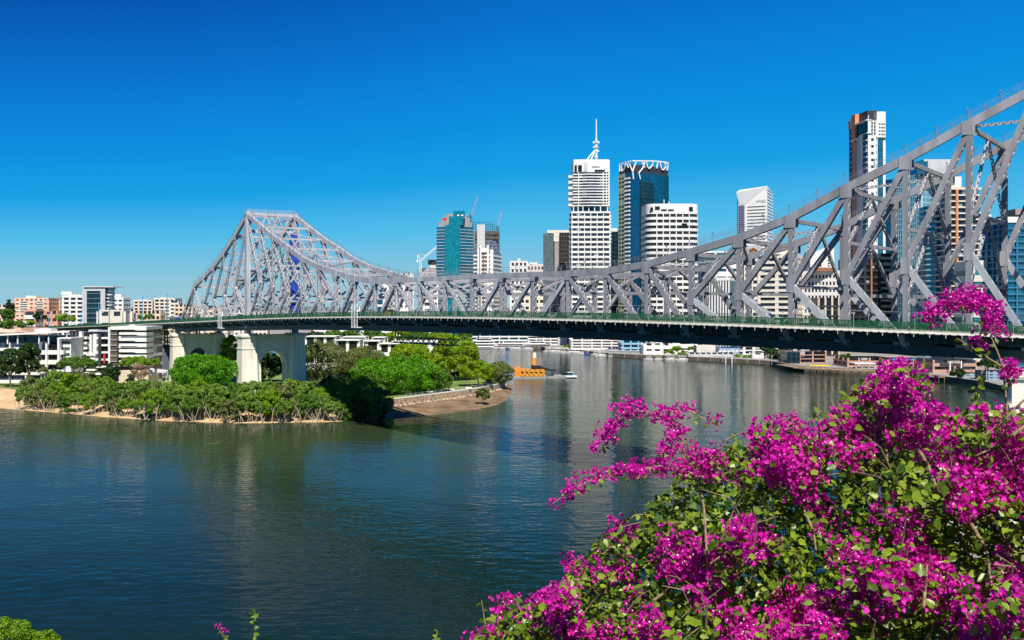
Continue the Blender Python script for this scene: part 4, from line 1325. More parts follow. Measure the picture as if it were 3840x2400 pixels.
# --- aqua glass tower with a white roof box
Y = 690
p = corner_rect(3348, 3436, 3562, Y, rad(58))
t = tower('aqua striped glass tower with tall plain white roof screen', p, PZ(655, Y), 38, GL_AQUA, None, name='glass_tower', cat='office tower')
slab(t, 'roof_screen', front_rect(3464, 3582, Y - 1, 20), PZ(660, Y), PZ(598, Y), LGREY)
slab(t, 'glass_box', front_rect(3440, 3480, Y - 2, 18), PZ(655, Y), PZ(606, Y), GL_TEALB)
wbox(t, 'white_shoulder', 3562, 3630, 655, 760, Y, 12, WHITE, -10)
for x in (3440, 3452): wbox(t, 'white_rib', x, x + 3, 690, 1195, Y, 1, STEELW, 1.5)
Y = 640
p = rounded(front_rect(3486, 3572, Y, 24), 9, 4)
tower('curved aqua apartment tower with rippling glass balcony bands', p, PZ(770, Y), 28, GL_TEALB, mat('pale_aqua_balcony', (.38, .55, .58), .3, .1), .3, 1.3, name='apartment_tower', cat='apartment tower', bandname='balcony')
Y = 620
p = front_rect(3566, 3668, Y, 26)
t = tower('peach apartment tower with stacked balconies and orange piers', p, PZ(712, Y), 28, GL_DARK, CREAMW, .22, 1.5, name='apartment_tower', cat='apartment tower', cap=CREAM, cap_h=1.5, bandname='balcony')
for x0, x1 in ((3580, 3588), (3626, 3640)): wbox(t, 'pier', x0, x1, 712, 1200, Y, 3, CREAM if x0 > 3600 else ORT, 2.2)
wbox(t, 'side_wall', 3640, 3662, 735, 1200, Y, 8, CREAM, -3)
Y = 820
t = tower('white louvred tower right of the peach apartment tower', front_rect(3668, 3714, Y, 20), PZ(798, Y), 34, GL_GREYG, WHITE, .62, .5)
Y = 780
t = tower('small white tower with grey window strips and a slim side fin', front_rect(3690, 3746, Y, 18), PZ(905, Y), 20, GL_DARK, WHITE, .66, .4, cap=WHITE, cap_h=2)
slab(t, 'side_fin', front_rect(3748, 3755, Y + 4, 10), ZQ, PZ(940, Y), LGREY)
Y = 560
t = tower('low office with alternating teal and cream bands behind truss', front_rect(3652, 3772, Y, 24), PZ(1012, Y), 8, mat('teal_band_glass', (.02, .20, .22), .2, .1), OFFW, .55, .5, name='banded_office', cat='office block', cap=OFFW, cap_h=6)
Y = 540
p = front_rect(3772, 3930, Y, 26)
t = tower('blue framed apartment tower with balconies at the right edge', p, PZ(835, Y), 22, GL_TEALB, mat('blue_balcony_frame', (.04, .20, .36), .5), .2, 1.1, piers=6, pier_w=.9, name='apartment_tower', cat='apartment tower', bandname='balcony')
slab(t, 'roof_terrace', outset(p, .8), PZ(835, Y), PZ(824, Y), WHITE); slab(t, 'roof_terrace', shrink(p, .85), PZ(824, Y), PZ(812, Y), WHITE)
Y = 660
t = tower('grey brown stepped apartment top at the right edge', front_rect(3784, 3900, Y, 18), PZ(805, Y), 24, GL_BRONZE, BROWN, .35, .6, name='apartment_tower', cat='apartment tower')
slab(t, 'roof_block', front_rect(3808, 3900, Y + 2, 14), PZ(805, Y), PZ(782, Y), mat('taupe_render', (.32, .26, .24), .8))

# ------------------------------------------------------------------ left bank: apartments under the viaduct
def flats(label, poly, floors, y_top, core=GL_DARK, band=WHITE, frac=.38, out=1.3, piers=0, pier_w=1.2, roof=None, z0=ZL, bandname='balcony', name='apartment_block', pier_mat=None, Y=None, cat='apartment block', faces=None):
    Y = Y or min(p[1] for p in poly)
    return tower(label, poly, PZ(y_top, Y), floors, core, band, frac, out, piers, pier_w, pier_mat, z0, name, cat, None, 0, None, None, None, faces, bandname)

Y = 415
t = flats('white terraced flats with a long thin sloping white roof', front_rect(-140, 160, Y, 16), 5, 1285, GL_DARK, WHITE, .36, 1.2, 7, .5, name='terraced_flats')
mb = MB(); mb.prism([(PX(-160, Y), Y - 2), (PX(268, Y), Y - 2), (PX(268, Y), Y + 16), (PX(-160, Y), Y + 16)], PZ(1266, Y), [PZ(1263, Y), PZ(1243, Y), PZ(1243, Y), PZ(1263, Y)])
mb = MB()
a = [(PX(-160, Y), Y - 2, PZ(1266, Y)), (PX(268, Y), Y - 2, PZ(1246, Y)), (PX(268, Y), Y + 16, PZ(1246, Y)), (PX(-160, Y), Y + 16, PZ(1266, Y))]
mb.face(a); mb.face([(x, y, z + .8) for x, y, z in a][::-1]); mb.face([a[0], a[1], (a[1][0], a[1][1], a[1][2] + .8), (a[0][0], a[0][1], a[0][2] + .8)])
mb.build('sloping_roof', WHITE, t)
slab(t, 'top_storey', front_rect(-120, 245, Y + 3, 10), PZ(1290, Y), PZ(1258, Y), GL_NAVY)
wbox(t, 'penthouse', 130, 190, 1233, 1246, Y + 8, 6, WHITE, 0)
for x in (30, 68, 148, 184, 252): wbox(t, 'roof_post', x - 2, x + 2, 1250, 1290, Y, .6, STEELW, .5)
Y = 410
t = flats('white flats with open balconies and one thick white column', front_rect(156, 232, Y, 14), 4, 1292, GL_BLACK, WHITE, .42, 1.6, name='balcony_flats')
wbox(t, 'column', 179, 186, 1287, 1376, Y, 1.2, WHITE, 2.2); wbox(t, 'column', 224, 232, 1270, 1376, Y, 2, WHITE, 2.2)
wbox(t, 'end_wall', 146, 157, 1284, 1376, Y, 10, mat('blue_grey_render', (.20, .23, .30), .8), 0)
slab(t, 'wing', front_rect(232, 266, Y + 1, 12), ZL, PZ(1270, Y), WHITE)
for i in range(4): wbox(t, 'window', 234, 262, 1280 + i * 22, 1290 + i * 22, Y + 1, .5, BROWN if i == 0 else GL_GREYG, .2)
slab(t, 'roof_slab', front_rect(214, 267, Y - 1, 14), PZ(1270, Y), PZ(1266, Y), WHITE)
Y = 425
t = flats('narrow white and grey flats with tall fins and stacked balconies', front_rect(272, 372, Y, 16), 7, 1246, GL_BLACK, WHITE, .3, .8, name='finned_flats')
for x0, x1, y0 in ((274, 282, 1242), (290, 297, 1244), (305, 315, 1243), (345, 353, 1255), (358, 371, 1252)): wbox(t, 'fin', x0, x1, y0, 1365, Y, 4, WHITE if x0 != 290 else LGREY, 2.5)
for i in range(5): wbox(t, 'balcony', 317, 337, 1262 + i * 19, 1271 + i * 19, Y, 2.4, WHITE, 3.2); wbox(t, 'balcony', 338, 372, 1326 + i * 14, 1332 + i * 14, Y, 2.4, WHITE, 4.0)
slab(t, 'roof_slab', front_rect(330, 415, Y - 2, 14), PZ(1243, Y), PZ(1240, Y), LGREY); wbox(t, 'roof_wall', 332, 368, 1236, 1244, Y, 4, LGREY, 0)
Y = 420
t = flats('dark stair block of flats with white balconies and red banner', front_rect(372, 416, Y, 14), 7, 1244, GL_BLACK, WHITE, .26, 1.2, name='stair_flats')
wbox(t, 'banner', 394, 401, 1328, 1362, Y, .3, REDP, 1.9)
wbox(t, 'dark_wall', 374, 385, 1250, 1372, Y, 2, DARK, 1.6)
Y = 405
p = front_rect(416, 549, Y, 18)
t = flats('white flats with bold wavy balcony bands next to steel trestle', p, 6, 1236, GL_BLACK, WHITE, .3, .2, name='wavy_flats')
for i in range(7):
    y = 1225 + i * 21.2
    mb = MB()
    prof = [(446, 11), (500, 11), (512, 14), (549, 14)] if i % 2 == 0 else [(446, 9), (508, 9), (520, 12), (549, 13)]
    top = [P(x, y, Y - 2.6) for x, d in prof]; bot = [P(x, y + d, Y - 2.6) for x, d in prof]
    for k in range(3):
        mb.face([bot[k], bot[k + 1], top[k + 1], top[k]])
        mb.face([top[k], top[k + 1], top[k + 1] + Vector((0, 2.6, 0)), top[k] + Vector((0, 2.6, 0))])
        mb.face([bot[k + 1], bot[k], bot[k] + Vector((0, 2.6, 0)), bot[k + 1] + Vector((0, 2.6, 0))])
    mb.face([bot[3], bot[3] + Vector((0, 8, 0)), top[3] + Vector((0, 8, 0)), top[3]])
    mb.build('wavy_band', WHITE, t)
wbox(t, 'end_wall', 415, 422, 1226, 1384, Y, 14, WHITE, 2.6); wbox(t, 'screen_wall', 422, 446, 1234, 1384, Y, 8, BROWN, 1.6)
for i in range(8): wbox(t, 'screen_rail', 422, 446, 1233 + i * 20, 1235 + i * 20, Y, .5, LGREY, 2.1)
slab(t, 'roof_slab', front_rect(414, 550, Y - 2.4, 18), PZ(1236, Y), PZ(1224, Y), WHITE); wbox(t, 'lift_room', 484, 506, 1217, 1225, Y + 8, 5, LGREY, 0)
slab(t, 'podium', front_rect(446, 556, Y - 4, 12), ZL, PZ(1388, Y), CREAM)

# low roofs, shelters and cars along the park
Y = 385
t = thing('cafe_pavilion', 'dark low cafe with long grey roof beside the park trees', 'pavilion', (PX(215, Y), Y, ZL))
slab(t, 'wall', front_rect(150, 262, Y, 8), ZL, PZ(1404, Y), DARK); slab(t, 'roof', front_rect(146, 268, Y - 1.5, 11), PZ(1404, Y), PZ(1400, Y), LGREY)
for x in (160, 196, 206, 238, 258): wbox(t, 'post', x - 1, x + 1, 1400, 1428, Y, .3, STEELW, 1.3)
Y = 362
for k, (x0, x1, yp, yb, dy, lab) in enumerate(((157, 222, 1417, 1432, 0, 'larger white pyramid roof shelter on the park lawn'), (190, 250, 1424, 1436, -5, 'smaller white pyramid roof shelter in front of the larger one'))):
    t = thing('picnic_shelter', lab, 'shelter', (PX((x0 + x1) / 2, Y + dy), Y + dy, ZL), 'park shelters')
    Yk = Y + dy; a, b = PX(x0, Yk), PX(x1, Yk); zb, zt = PZ(yb, Yk), PZ(yp, Yk); cx = (a + b) / 2
    mb = MB(); base = [(a, Yk - 3.5, zb), (b, Yk - 3.5, zb), (b, Yk + 3.5, zb), (a, Yk + 3.5, zb)]
    for i in range(4): mb.face([base[i], base[(i + 1) % 4], (cx, Yk, zt)])
    mb.face(base[::-1]); mb.build('roof', STEELW, t)
    mb = MB()
    for sx in (a + .5, b - .5):
        for sy in (-2.9, 2.9): mb.bar((sx, Yk + sy, ZL), (sx, Yk + sy, zb), .25, .25, (1, 0, 0))
    mb.build('posts', LGREY, t)
Y = 395
t = thing('marquee', 'grey pitched marquee roof against the anchor pier', 'marquee', (PX(600, Y), Y, ZL))
mb = MB(); a, b = PX(566, Y), PX(632, Y)
mb.face([(a, Y - 4, PZ(1392, Y)), (b, Y - 4, PZ(1396, Y)), (b, Y, PZ(1388, Y)), (a, Y, PZ(1380, Y))]); mb.face([(a, Y, PZ(1380, Y)), (b, Y, PZ(1388, Y)), (b, Y + 4, PZ(1396, Y)), (a, Y + 4, PZ(1392, Y))])
mb.build('roof', LGREY, t); mb = MB()
for x in (568, 590, 612, 630): mb.bar(P(x, 1394, Y - 3.8), (PX(x, Y), Y - 3.8, ZL), .2, .2, (1, 0, 0))
mb.build('posts', STEELW, t)

def make_car(name, label, cat, group, body, van=False):
    t = thing(name, label, cat, (0, 0, 0), group)
    L, Wd = (4.5, 1.8) if not van else (5.2, 2.0)
    mb = MB()
    if van: prof = [(-2.6, .35), (2.6, .35), (2.6, 1.0), (1.9, 1.15), (1.45, 2.1), (-2.5, 2.2), (-2.6, 1.9)]
    else: prof = [(-2.2, .3), (2.2, .3), (2.25, .75), (1.2, .92), (.55, 1.42), (-1.2, 1.45), (-2.0, 1.0), (-2.25, .9)]
    n = len(prof); i0 = len(mb.v)
    for s in (-1, 1):
        for x, z in prof: mb.v.append(Vector((x, s * Wd / 2 * (1 if z < 1.05 else .88), z)))
    for i in range(n): mb.quad_uv([i0 + i, i0 + (i + 1) % n, i0 + n + (i + 1) % n, i0 + n + i])
    mb.quad_uv([i0 + i for i in range(n)][::-1]); mb.quad_uv([i0 + n + i for i in range(n)])
    mb.build('body', body, t)
    mb = MB()
    for s in (-1, 1):
        if van: mb.box((1.0, s * (Wd / 2 - .04), 1.6), (1.0, .14, .5)); 
        else: mb.box((-.35, s * (Wd / 2 - .06), 1.17), (1.7, .14, .36))
    mb.box((1.72 if van else .95, 0, 1.55 if van else 1.2), (.25, Wd * .8, .5 if van else .36))
    mb.build('windows', CARGLASS, t)
    for x in (-1.4, 1.4):
        for s in (-1, 1):
            mb = MB(); mb.tube((x, s * (Wd / 2 - .12), .34), (x, s * (Wd / 2 + .03), .34), .34, 10); mb.build('wheel', TYRE, t)
    return t
def copy_tree(o, parent=None):
    c = o.copy(); COL.objects.link(c)
    if parent is not None: c.parent = parent
    for ch in list(o.children): copy_tree(ch, c)
    return c
wcar = make_car('parked_car', 'white car parked nearest the stair flats', 'car', 'cars parked along the park road', mat('white_car_paint', (.8, .8, .8), .25, .02))
dcar = make_car('parked_car', 'dark grey car parked beside the podium wall', 'car', 'cars parked along the park road', mat('dark_car_paint', (.06, .07, .09), .25, .02))
def put(o, loc, rz, label=None, sc=None):
    o.location = loc; o.rotation_euler = (0, 0, rz)
    if sc: o.scale = (sc,) * 3
    if label: o['label'] = label
    return o
def carpos(px_, py_, Yc): return (PX(px_, Yc), Yc, ZL + .02)
put(wcar, carpos(318, 1400, 392), .3)
put(dcar, carpos(476, 1421, 372), .1)
put(copy_tree(wcar), carpos(338, 1404, 388), .6, 'white car angled in the middle of the row by flats')
put(copy_tree(wcar), carpos(358, 1410, 380), .5, 'white car closest to the dark round tree')
put(copy_tree(wcar), carpos(466, 1418, 376), .1, 'white car between the dark round tree and grey podium')
put(copy_tree(wcar), carpos(612, 1415, 386), .15, 'white car parked under the grey marquee')
put(copy_tree(dcar), carpos(590, 1416, 388), .1, 'dark car parked left of the marquee car')
put(copy_tree(wcar), carpos(310, 1393, 404), .4, 'white car parked behind the rest, below the finned flats')

# traffic on the bridge
def onroad(k, off): 
    v = W(k, off, zdeck(k) - .01); t, n = dirs(k, off); return v, math.atan2(t.y, t.x)
t = thing('bus', 'blue and white city bus entering the bridge', 'bus', (0, 0, 0))
mb = MB(); mb.box((0, 0, 1.75), (12, 2.5, 2.7)); b_ = mb.build('body', mat('blue_bus_paint', (.02, .10, .50), .3, .05), t)
mb = MB(); mb.box((0, 0, 2.15), (11.4, 2.56, .9)); mb.box((0, 0, 2.1), (12.06, 2.2, 1.0)); mb.build('windows', CARGLASS, t)
mb = MB(); mb.box((0, 0, 3.14), (11.6, 2.3, .1)); mb.build('roof', STEELW, t)
for x in (-3.8, 3.6):
    for s in (-1.15, 1.15):
        mb = MB(); mb.tube((x, s - .12, .48), (x, s + .12, .48), .48, 10); mb.build('wheel', TYRE, t)
v, r = onroad(-8.3, 4); put(t, v, r)
wv = make_car('van', 'white van on the far left of the viaduct', 'van', 'vehicles on the bridge road', mat('white_van_paint', (.82, .82, .82), .3, .02), True)
v, r = onroad(-34.2, 3); put(wv, v, r, sc=1.25)
c = copy_tree(wv); v, r = onroad(-27.5, 3); put(c, v, r, 'white van on the viaduct behind the leading one', 1.15)
c = copy_tree(wv); v, r = onroad(-3.2, 4); put(c, v, r, 'white van near the tower post of the near truss')
for k_, o_, lab in ((2.6, 4, 'white car on the bridge just past the tower'), (14.3, 4, 'white car on the bridge below the hip of the span'), (19.4, 8, 'white car on the bridge in the right cantilever')):
    c = copy_tree(wcar); v, r = onroad(k_, o_); put(c, v, r, lab); c['group'] = 'vehicles on the bridge road'
yv = make_car('van', 'yellow van on the bridge near the access ladder', 'van', 'vehicles on the bridge road', YELP, True)
v, r = onroad(8.3, 4); put(yv, v, r)
# street lamps along the viaduct
def lamp(label, k, off, h_):
    v = W(k, off, zdeck(k)); tt, n = dirs(k, off)
    t = thing('street_lamp', label, 'street lamp', v, 'blue lamp posts along the viaduct')
    mb = MB(); mb.tube(v, v + Vector((0, 0, h_)), .34, 6, .2); mb.build('pole', BLUEP, t)
    mb = MB(); mb.bar(v + Vector((0, 0, h_)), v + Vector((0, 0, h_ + .4)) + n * 2.2, .18, .18); mb.box(v + Vector((0, 0, h_ + .4)) + n * 2.4, (.9, .5, .25)); mb.build('lamp_head', LGREY, t)
for k_, h_, lab in ((-36.4, 12, 'first blue lamp post at the far left viaduct end'), (-33.6, 12, 'blue lamp post directly right of white van'), (-30.6, 10, 'blue lamp post in front of green round tree'), (-27.4, 10, 'blue lamp post at the corner of the white office'),
                    (-24, 10, 'blue lamp post left of the dark blue tower'), (-19.6, 15, 'tall blue lamp post before the dark blue tower'), (-17.4, 14, 'tall blue lamp post right of the dark blue tower'), (-11.6, 16, 'tall blue lamp post in front of the cream flats'), (-8.1, 15, 'tall blue lamp post by the bus')):
    lamp(lab, k_, -1.0, h_)
# blue wrapping round the far tower post
n_ = dirs(0, WT)[1]; t_ = dirs(0, WT)[0]
mb = MB()
rr = random.Random(3)
zs_ = [zdeck(0) + 1, zdeck(0) + 6, zdeck(0) + 12, zdeck(0) + 18, zdeck(0) + 24, zdeck(0) + 29, ztop(0) - 6.5]
for i in range(len(zs_) - 1):
    w0 = 4.4 - .25 * i + rr.uniform(-.3, .3)
    c0 = W(0, WT - .3, 0).xy
    ring = lambda w: [tuple(c0 + t_.xy * w * .5 * sx + n_.xy * w * .42 * sy) for sx, sy in ((-1, -1), (1, -1), (1, 1), (-1, 1))]
    mb.prism(ring(w0), zs_[i], zs_[i + 1] - .02, poly2=ring(w0 + rr.uniform(-.5, .3)))
o = tag(mb.build('tarpaulin', TARP), 'blue tarpaulin wrapped round the far tower post of the bridge', 'tarpaulin')

# ------------------------------------------------------------------ far left skyline
Y = 1000
p = corner_rect(57, 80, 181, Y, rad(50))
t = tower('orange brick apartment block with a white panelled front', front_rect(57, 180, Y, 24), PZ(1122, Y), 10, GL_DARK, ORANGE, .62, .4, piers=5, pier_w=2.6, pier_mat=ORANGE, z0=ZL, name='brick_apartment_block', cat='apartment block', cap=ORANGE, cap_h=1.5)
wbox(t, 'white_front', 76, 106, 1128, 1172, Y, 1, CREAMW, .9); wbox(t, 'white_front', 138, 163, 1128, 1190, Y, 1, CREAMW, .9)
for i in range(5):
    wbox(t, 'window', 78, 104, 1131 + i * 8.5, 1134.5 + i * 8.5, Y, .5, GL_GREYG, 1.2); wbox(t, 'window', 139, 162, 1131 + i * 8.5, 1134.5 + i * 8.5, Y, .5, GL_GREYG, 1.2)
slab(t, 'roof_block', front_rect(97, 134, Y + 2, 14), PZ(1122, Y) + 1.5, PZ(1109, Y), CREAMW)
tower('low red and white building in front of the orange block', front_rect(92, 132, 930, 16), PZ(1168, 930), 4, GL_DARK, WHITE, .5, .5, piers=8, pier_w=2, pier_mat=REDB, z0=ZL, name='low_block', cat='building', cap=REDB, cap_h=2)
tower('low red brick building left of the white office', front_rect(172, 215, 960, 16), PZ(1166, 960), 4, GL_DARK, REDB, .55, .4, piers=5, pier_w=2.2, z0=ZL, name='low_block', cat='building')
Y = 930
p = corner_rect(213, 236, 312, Y, rad(62))
t = tower('white office with rows of dark square windows and roof drum', p, PZ(1116, Y), 10, GL_BLACK, WHITE, .46, .6, piers=6.5, pier_w=2.0, z0=ZL, cap=WHITE, cap_h=2.5, faces=(1,))
onface(t, .0, 18, ZL, PZ(1116, Y), WHITE, 'blank_wall', .7, Vector(p[0]), (Vector(p[1]) - Vector(p[0])).normalized(), Vector(((Vector(p[1]) - Vector(p[0])).normalized().y, -(Vector(p[1]) - Vector(p[0])).normalized().x)))
slab(t, 'roof_tier', shrink(p, .86, .8), PZ(1116, Y) + 2.5, PZ(1103, Y), OFFW); slab(t, 'roof_drum', front_rect(230, 268, Y + 6, 9), PZ(1104, Y), PZ(1093, Y), WHITE)
Y = 880
p = front_rect(310, 396, Y, 20)
t = tower('dark blue glass tower in a grey frame with overhanging roof', p, PZ(1083, Y), 11, GL_NAVY, mat('blue_glass_sill', (.16, .24, .34), .4, .1), .12, .5, z0=ZL, name='framed_tower')
wbox(t, 'frame', 310, 327, 1083, 1212, Y, 3, LGREY, 1.2); wbox(t, 'frame', 379, 396, 1083, 1212, Y, 3, LGREY, 1.2); wbox(t, 'frame', 327, 379, 1083, 1091, Y, 3, LGREY, 1.2)
slab(t, 'top_storey', front_rect(316, 404, Y + 1, 18), PZ(1083, Y), PZ(1077, Y), GL_NAVY); slab(t, 'roof_slab', front_rect(310, 424, Y - 1.5, 24), PZ(1077, Y), PZ(1074.5, Y), WHITE)
for i in range(7): wbox(t, 'side_balcony', 396, 418 if i % 3 == 1 else 408, 1090 + i * 13, 1094 + i * 13, Y + 2, 8, STEELW, 0)
wbox(t, 'side_glass', 396, 405, 1083, 1212, Y + 3, 12, GL_TEALB, 0)
tower('white stepped apartment tower right of the dark blue tower', front_rect(404, 461, 960, 18), PZ(1124, 960), 9, GL_DARK, WHITE, .6, .7, piers=6, pier_w=1.8, z0=ZL, name='apartment_tower', cat='apartment tower', cap=WHITE, cap_h=2, plant=WHITE)
tower('blue roofed white flats tucked behind the stepped white tower', front_rect(432, 463, 1000, 14), PZ(1130, 1000), 8, GL_BLUE, WHITE, .5, .8, z0=ZL, name='apartment_block', cat='apartment block')
t = tower('long low cream building along the viaduct', front_rect(372, 462, 820, 14), PZ(1168, 820), 3, GL_DARK, CREAMW, .6, .3, piers=9, pier_w=5, z0=ZL, name='low_block', cat='building', cap=CREAMW, cap_h=1.5)
tower('small cream house block right of the long low cream building', front_rect(462, 491, 850, 12), PZ(1174, 850), 3, GL_DARK, CREAMW, .5, .4, piers=5, pier_w=2, z0=ZL, name='low_block', cat='building')
Y = 1050
for x0, x1, yt, lab in ((503, 571, 1131, 'left of two cream apartment towers with blue cross walls'), (580, 655, 1124, 'right cream apartment tower with an arched gable')):
    t = tower(lab, front_rect(x0, x1, Y, 20), PZ(yt, Y), 11, GL_BRONZE, CREAMW, .42, .8, piers=6, pier_w=1.6, z0=ZL, name='apartment_tower', cat='apartment tower', group='cream apartment towers', cap=CREAMW, cap_h=2)
    slab(t, 'roof_block', front_rect(x0 + 20, x1 - 22, Y + 2, 12), PZ(yt, Y) + 2, PZ(yt - 8, Y), CREAMW)
tower('low cream wing joining the two cream apartment towers', front_rect(505, 600, 1000, 14), PZ(1165, 1000), 5, GL_BRONZE, CREAM, .45, .6, piers=5, pier_w=1.6, z0=ZL, name='apartment_block', cat='apartment block')
tower('white flats with a blue corner right of the arched gable tower', front_rect(640, 668, 1020, 14), PZ(1128, 1020), 10, GL_BLUE, CREAMW, .45, .6, piers=6, pier_w=1.4, z0=ZL, name='apartment_block', cat='apartment block')
tower('cream and orange flats behind the left end of the truss', front_rect(655, 720, 1010, 14), PZ(1142, 1010), 8, GL_BRONZE, CREAM, .5, .6, piers=5, pier_w=1.8, z0=ZL, name='apartment_block', cat='apartment block')
for i, (x0, x1, yt, m, lab) in enumerate(((724, 760, 1160, CREAMW, 'cream flats behind the first posts of the left truss'), (762, 800, 1152, CREAM, 'orange cream flats behind the left anchor arm'), (806, 850, 1168, CREAMW, 'low cream flats behind the left anchor arm'), (880, 915, 1164, WHITE, 'small white block behind the tower post'),
                                          (955, 1000, 1172, CREAMW, 'low pale block just right of the bridge tower'), (1180, 1220, 1170, WHITE, 'tiny white block by the distant hill'), (1262, 1300, 1165, WHITE, 'small white block behind the left cantilever'), (1335, 1362, 1152, WHITE, 'slim white block left of blue office'))):
    tower(lab, front_rect(x0, x1, 1030 + i * 9, 14), PZ(yt, 1030 + i * 9), 6, GL_BRONZE, m, .5, .5, piers=5, pier_w=1.8, z0=ZL, name='distant_block', cat='building')
tower('pale pink brick house behind the left end of the viaduct', front_rect(-30, 26, 1000, 14), PZ(1142, 1000), 5, GL_DARK, CREAM, .6, .4, piers=6, pier_w=2, z0=ZL, name='low_block', cat='building')
# viaduct abutment
t = thing('abutment_wall', 'pinkish brown abutment wall at the left viaduct end', 'wall', (PX(110, 720), 720, ZL))
slab(t, 'wall', front_rect(80, 190, 715, 10), ZL, PZ(1229, 715), PINK)
t = thing('tiled_roof_house', 'house with a low orange tiled roof at the left edge', 'house', (PX(10, 470), 470, ZL))
slab(t, 'wall', front_rect(-40, 52, 470, 10), ZL, PZ(1247, 470), CREAM)
mb = MB(); a, b = PX(-44, 469), PX(56, 469)
mb.face([(a, 468, PZ(1247, 469)), (b, 468, PZ(1247, 469)), (b - 2, 475, PZ(1236, 469)), (a + 2, 475, PZ(1236, 469))]); mb.face([(b, 468, PZ(1247, 469)), (b, 482, PZ(1247, 469)), (b - 2, 475, PZ(1236, 469))]); mb.face([(a, 482, PZ(1247, 469)), (a + 2, 475, PZ(1236, 469)), (b - 2, 475, PZ(1236, 469)), (b, 482, PZ(1247, 469))]); mb.build('roof', ORANGE, t)
t = thing('road_sign_gantry', 'small green road sign frame at the viaduct end', 'road sign', (PX(90, 740), 740, ZL))
mb = MB()
for x in (82, 98): mb.bar((PX(x, 740), 740, PZ(1226, 740)), P(x, 1205, 740), .4, .4, (1, 0, 0))
mb.build('posts', RAILG, t); wbox(t, 'sign_panel', 80, 100, 1204, 1213, 740, .3, OFFW, .3)

# ------------------------------------------------------------------ white houses behind the park trees
def villa(label, x0, x1, yt, yb, Y, m=WHITE, floors=2, overhang=2):
    t = tower(label, front_rect(x0, x1, Y, 12), PZ(yt + 3, Y), floors, GL_BRONZE, m, .42, .4, piers=5.5, pier_w=1.6, z0=ZL, name='white_house', cat='house', group='white houses behind the park trees')
    slab(t, 'roof', front_rect(x0 - overhang, x1 + overhang, Y - 1.6, 15), PZ(yt + 3, Y), PZ(yt, Y), WHITE)
    return t
villa('white house with flat roof close to the bridge pier', 1146, 1256, 1260, 1300, 500)
villa('white house with a blue side wall and deep balcony', 1262, 1345, 1274, 1320, 470)
villa('long white house with brown window bays', 1330, 1420, 1277, 1320, 485, CREAMW)
villa('white boxy house nearest the yellow-green tree', 1424, 1497, 1287, 1320, 480)
villa('pale upper house showing above the long white house', 1286, 1365, 1262, 1290, 520, CREAMW)
villa('small cream house with a garden wall behind the white ones', 1398, 1440, 1264, 1284, 560, CREAMW)
villa('low white house along the water behind the yellow-green trees', 1470, 1640, 1278, 1300, 600)
t = thing('pier_shelter', 'white jetty shelter between the two yellow-green trees', 'jetty', (PX(1600, 560), 560, ZL))
slab(t, 'roof', front_rect(1500, 1640, 560, 6), PZ(1284, 560), PZ(1281, 560), WHITE)
for x in range(1506, 1640, 16): wbox(t, 'post', x, x + 2, 1284, 1300, 560, .4, STEELW, -.5)

# ------------------------------------------------------------------ far waterfront below the deck
def quayhouse(label, x0, x1, yt, Y, floors, m=WHITE, core=GL_DARK, piers=6, frac=.5, out=.9, depth=22, roof=None, name='riverside_building', z0=ZQ, pw=1.0):
    t = tower(label, front_rect(x0, x1, Y, depth), PZ(yt, Y), floors, core, m, frac, out, piers=piers, pier_w=pw, z0=z0, name=name, cat='riverside building')
    if roof: slab(t, 'roof', front_rect(x0 - 3, x1 + 3, Y - 2.5, depth + 4), PZ(yt, Y), PZ(yt - 3, Y), roof)
    return t
t = quayhouse('long white riverside hall with wide roof behind paddle steamer', 1764, 1982, 1252, 868, 3, WHITE, GL_BLUE, 9, .4, 1.2, roof=WHITE)
t = quayhouse('white terraced riverside restaurant with grey end wall', 1984, 2092, 1262, 856, 3, WHITE, GL_DARK, 7, .45, 1.4, roof=WHITE)
slab(t, 'end_wall', front_rect(2092, 2128, 852, 18), ZQ, PZ(1262, 852), LGREY)
t = quayhouse('white stepped riverside building with red umbrellas on its terrace', 2146, 2330, 1268, 775, 4, WHITE, GL_DARK, 8, .45, 1.5)
for x, lab in ((2292, ''), (2306, ''), (2320, '')):
    u = thing('terrace_umbrella', 'red umbrella on the white riverside terrace', 'umbrella', P(x, 1276, 768), 'red umbrellas on the terrace')
    mb = MB(); mb.tube(P(x, 1280, 767.4), P(x, 1273, 767.4), .1); mb.build('pole', STEELW, u)
    mb = MB(); mb.tube(P(x, 1275.5, 767.4), P(x, 1272, 767.4), 1.7, 8, .1); mb.build('canopy', REDP, u)
t = quayhouse('blue and white riverside club with curved front', 2336, 2422, 1276, 702, 3, mat('pale_blue_panel', (.30, .50, .62), .5, .1), GL_BLUE, 6, .4, 1.4)
t = quayhouse('white two storey riverside cafe with a deck below', 2418, 2512, 1288, 684, 2, WHITE, GL_DARK, 6, .62, 1.0, pw=2.6)
t = quayhouse('plain white wall building behind the terraced gardens', 2470, 2602, 1284, 690, 2, WHITE, GL_DARK, 14, .7, .4, pw=6)
t = quayhouse('low white boat-shaped pavilion with a row of dark arches', 2584, 2752, 1322, 652, 1, LGREY, GL_DARK, 4, .62, .8, depth=14, pw=1.2)
slab(t, 'upper_room', front_rect(2612, 2682, 656, 10), PZ(1322, 656), PZ(1296, 656), OFFW)
t = quayhouse('pale blue shed behind the white pavilion', 2700, 2786, 1300, 690, 1, mat('pale_blue_shed', (.30, .38, .52), .7), GL_BLUE, 12, .8, .3)
t = quayhouse('white columned building with dark bays by the trees', 2790, 2862, 1302, 680, 2, WHITE, GL_BLACK, 9, .3, .8, pw=2)
t = quayhouse('small white kiosk over the water', 2826, 2858, 1324, 632, 1, WHITE, GL_GREYG, 5, .7, .5, depth=8, pw=2)
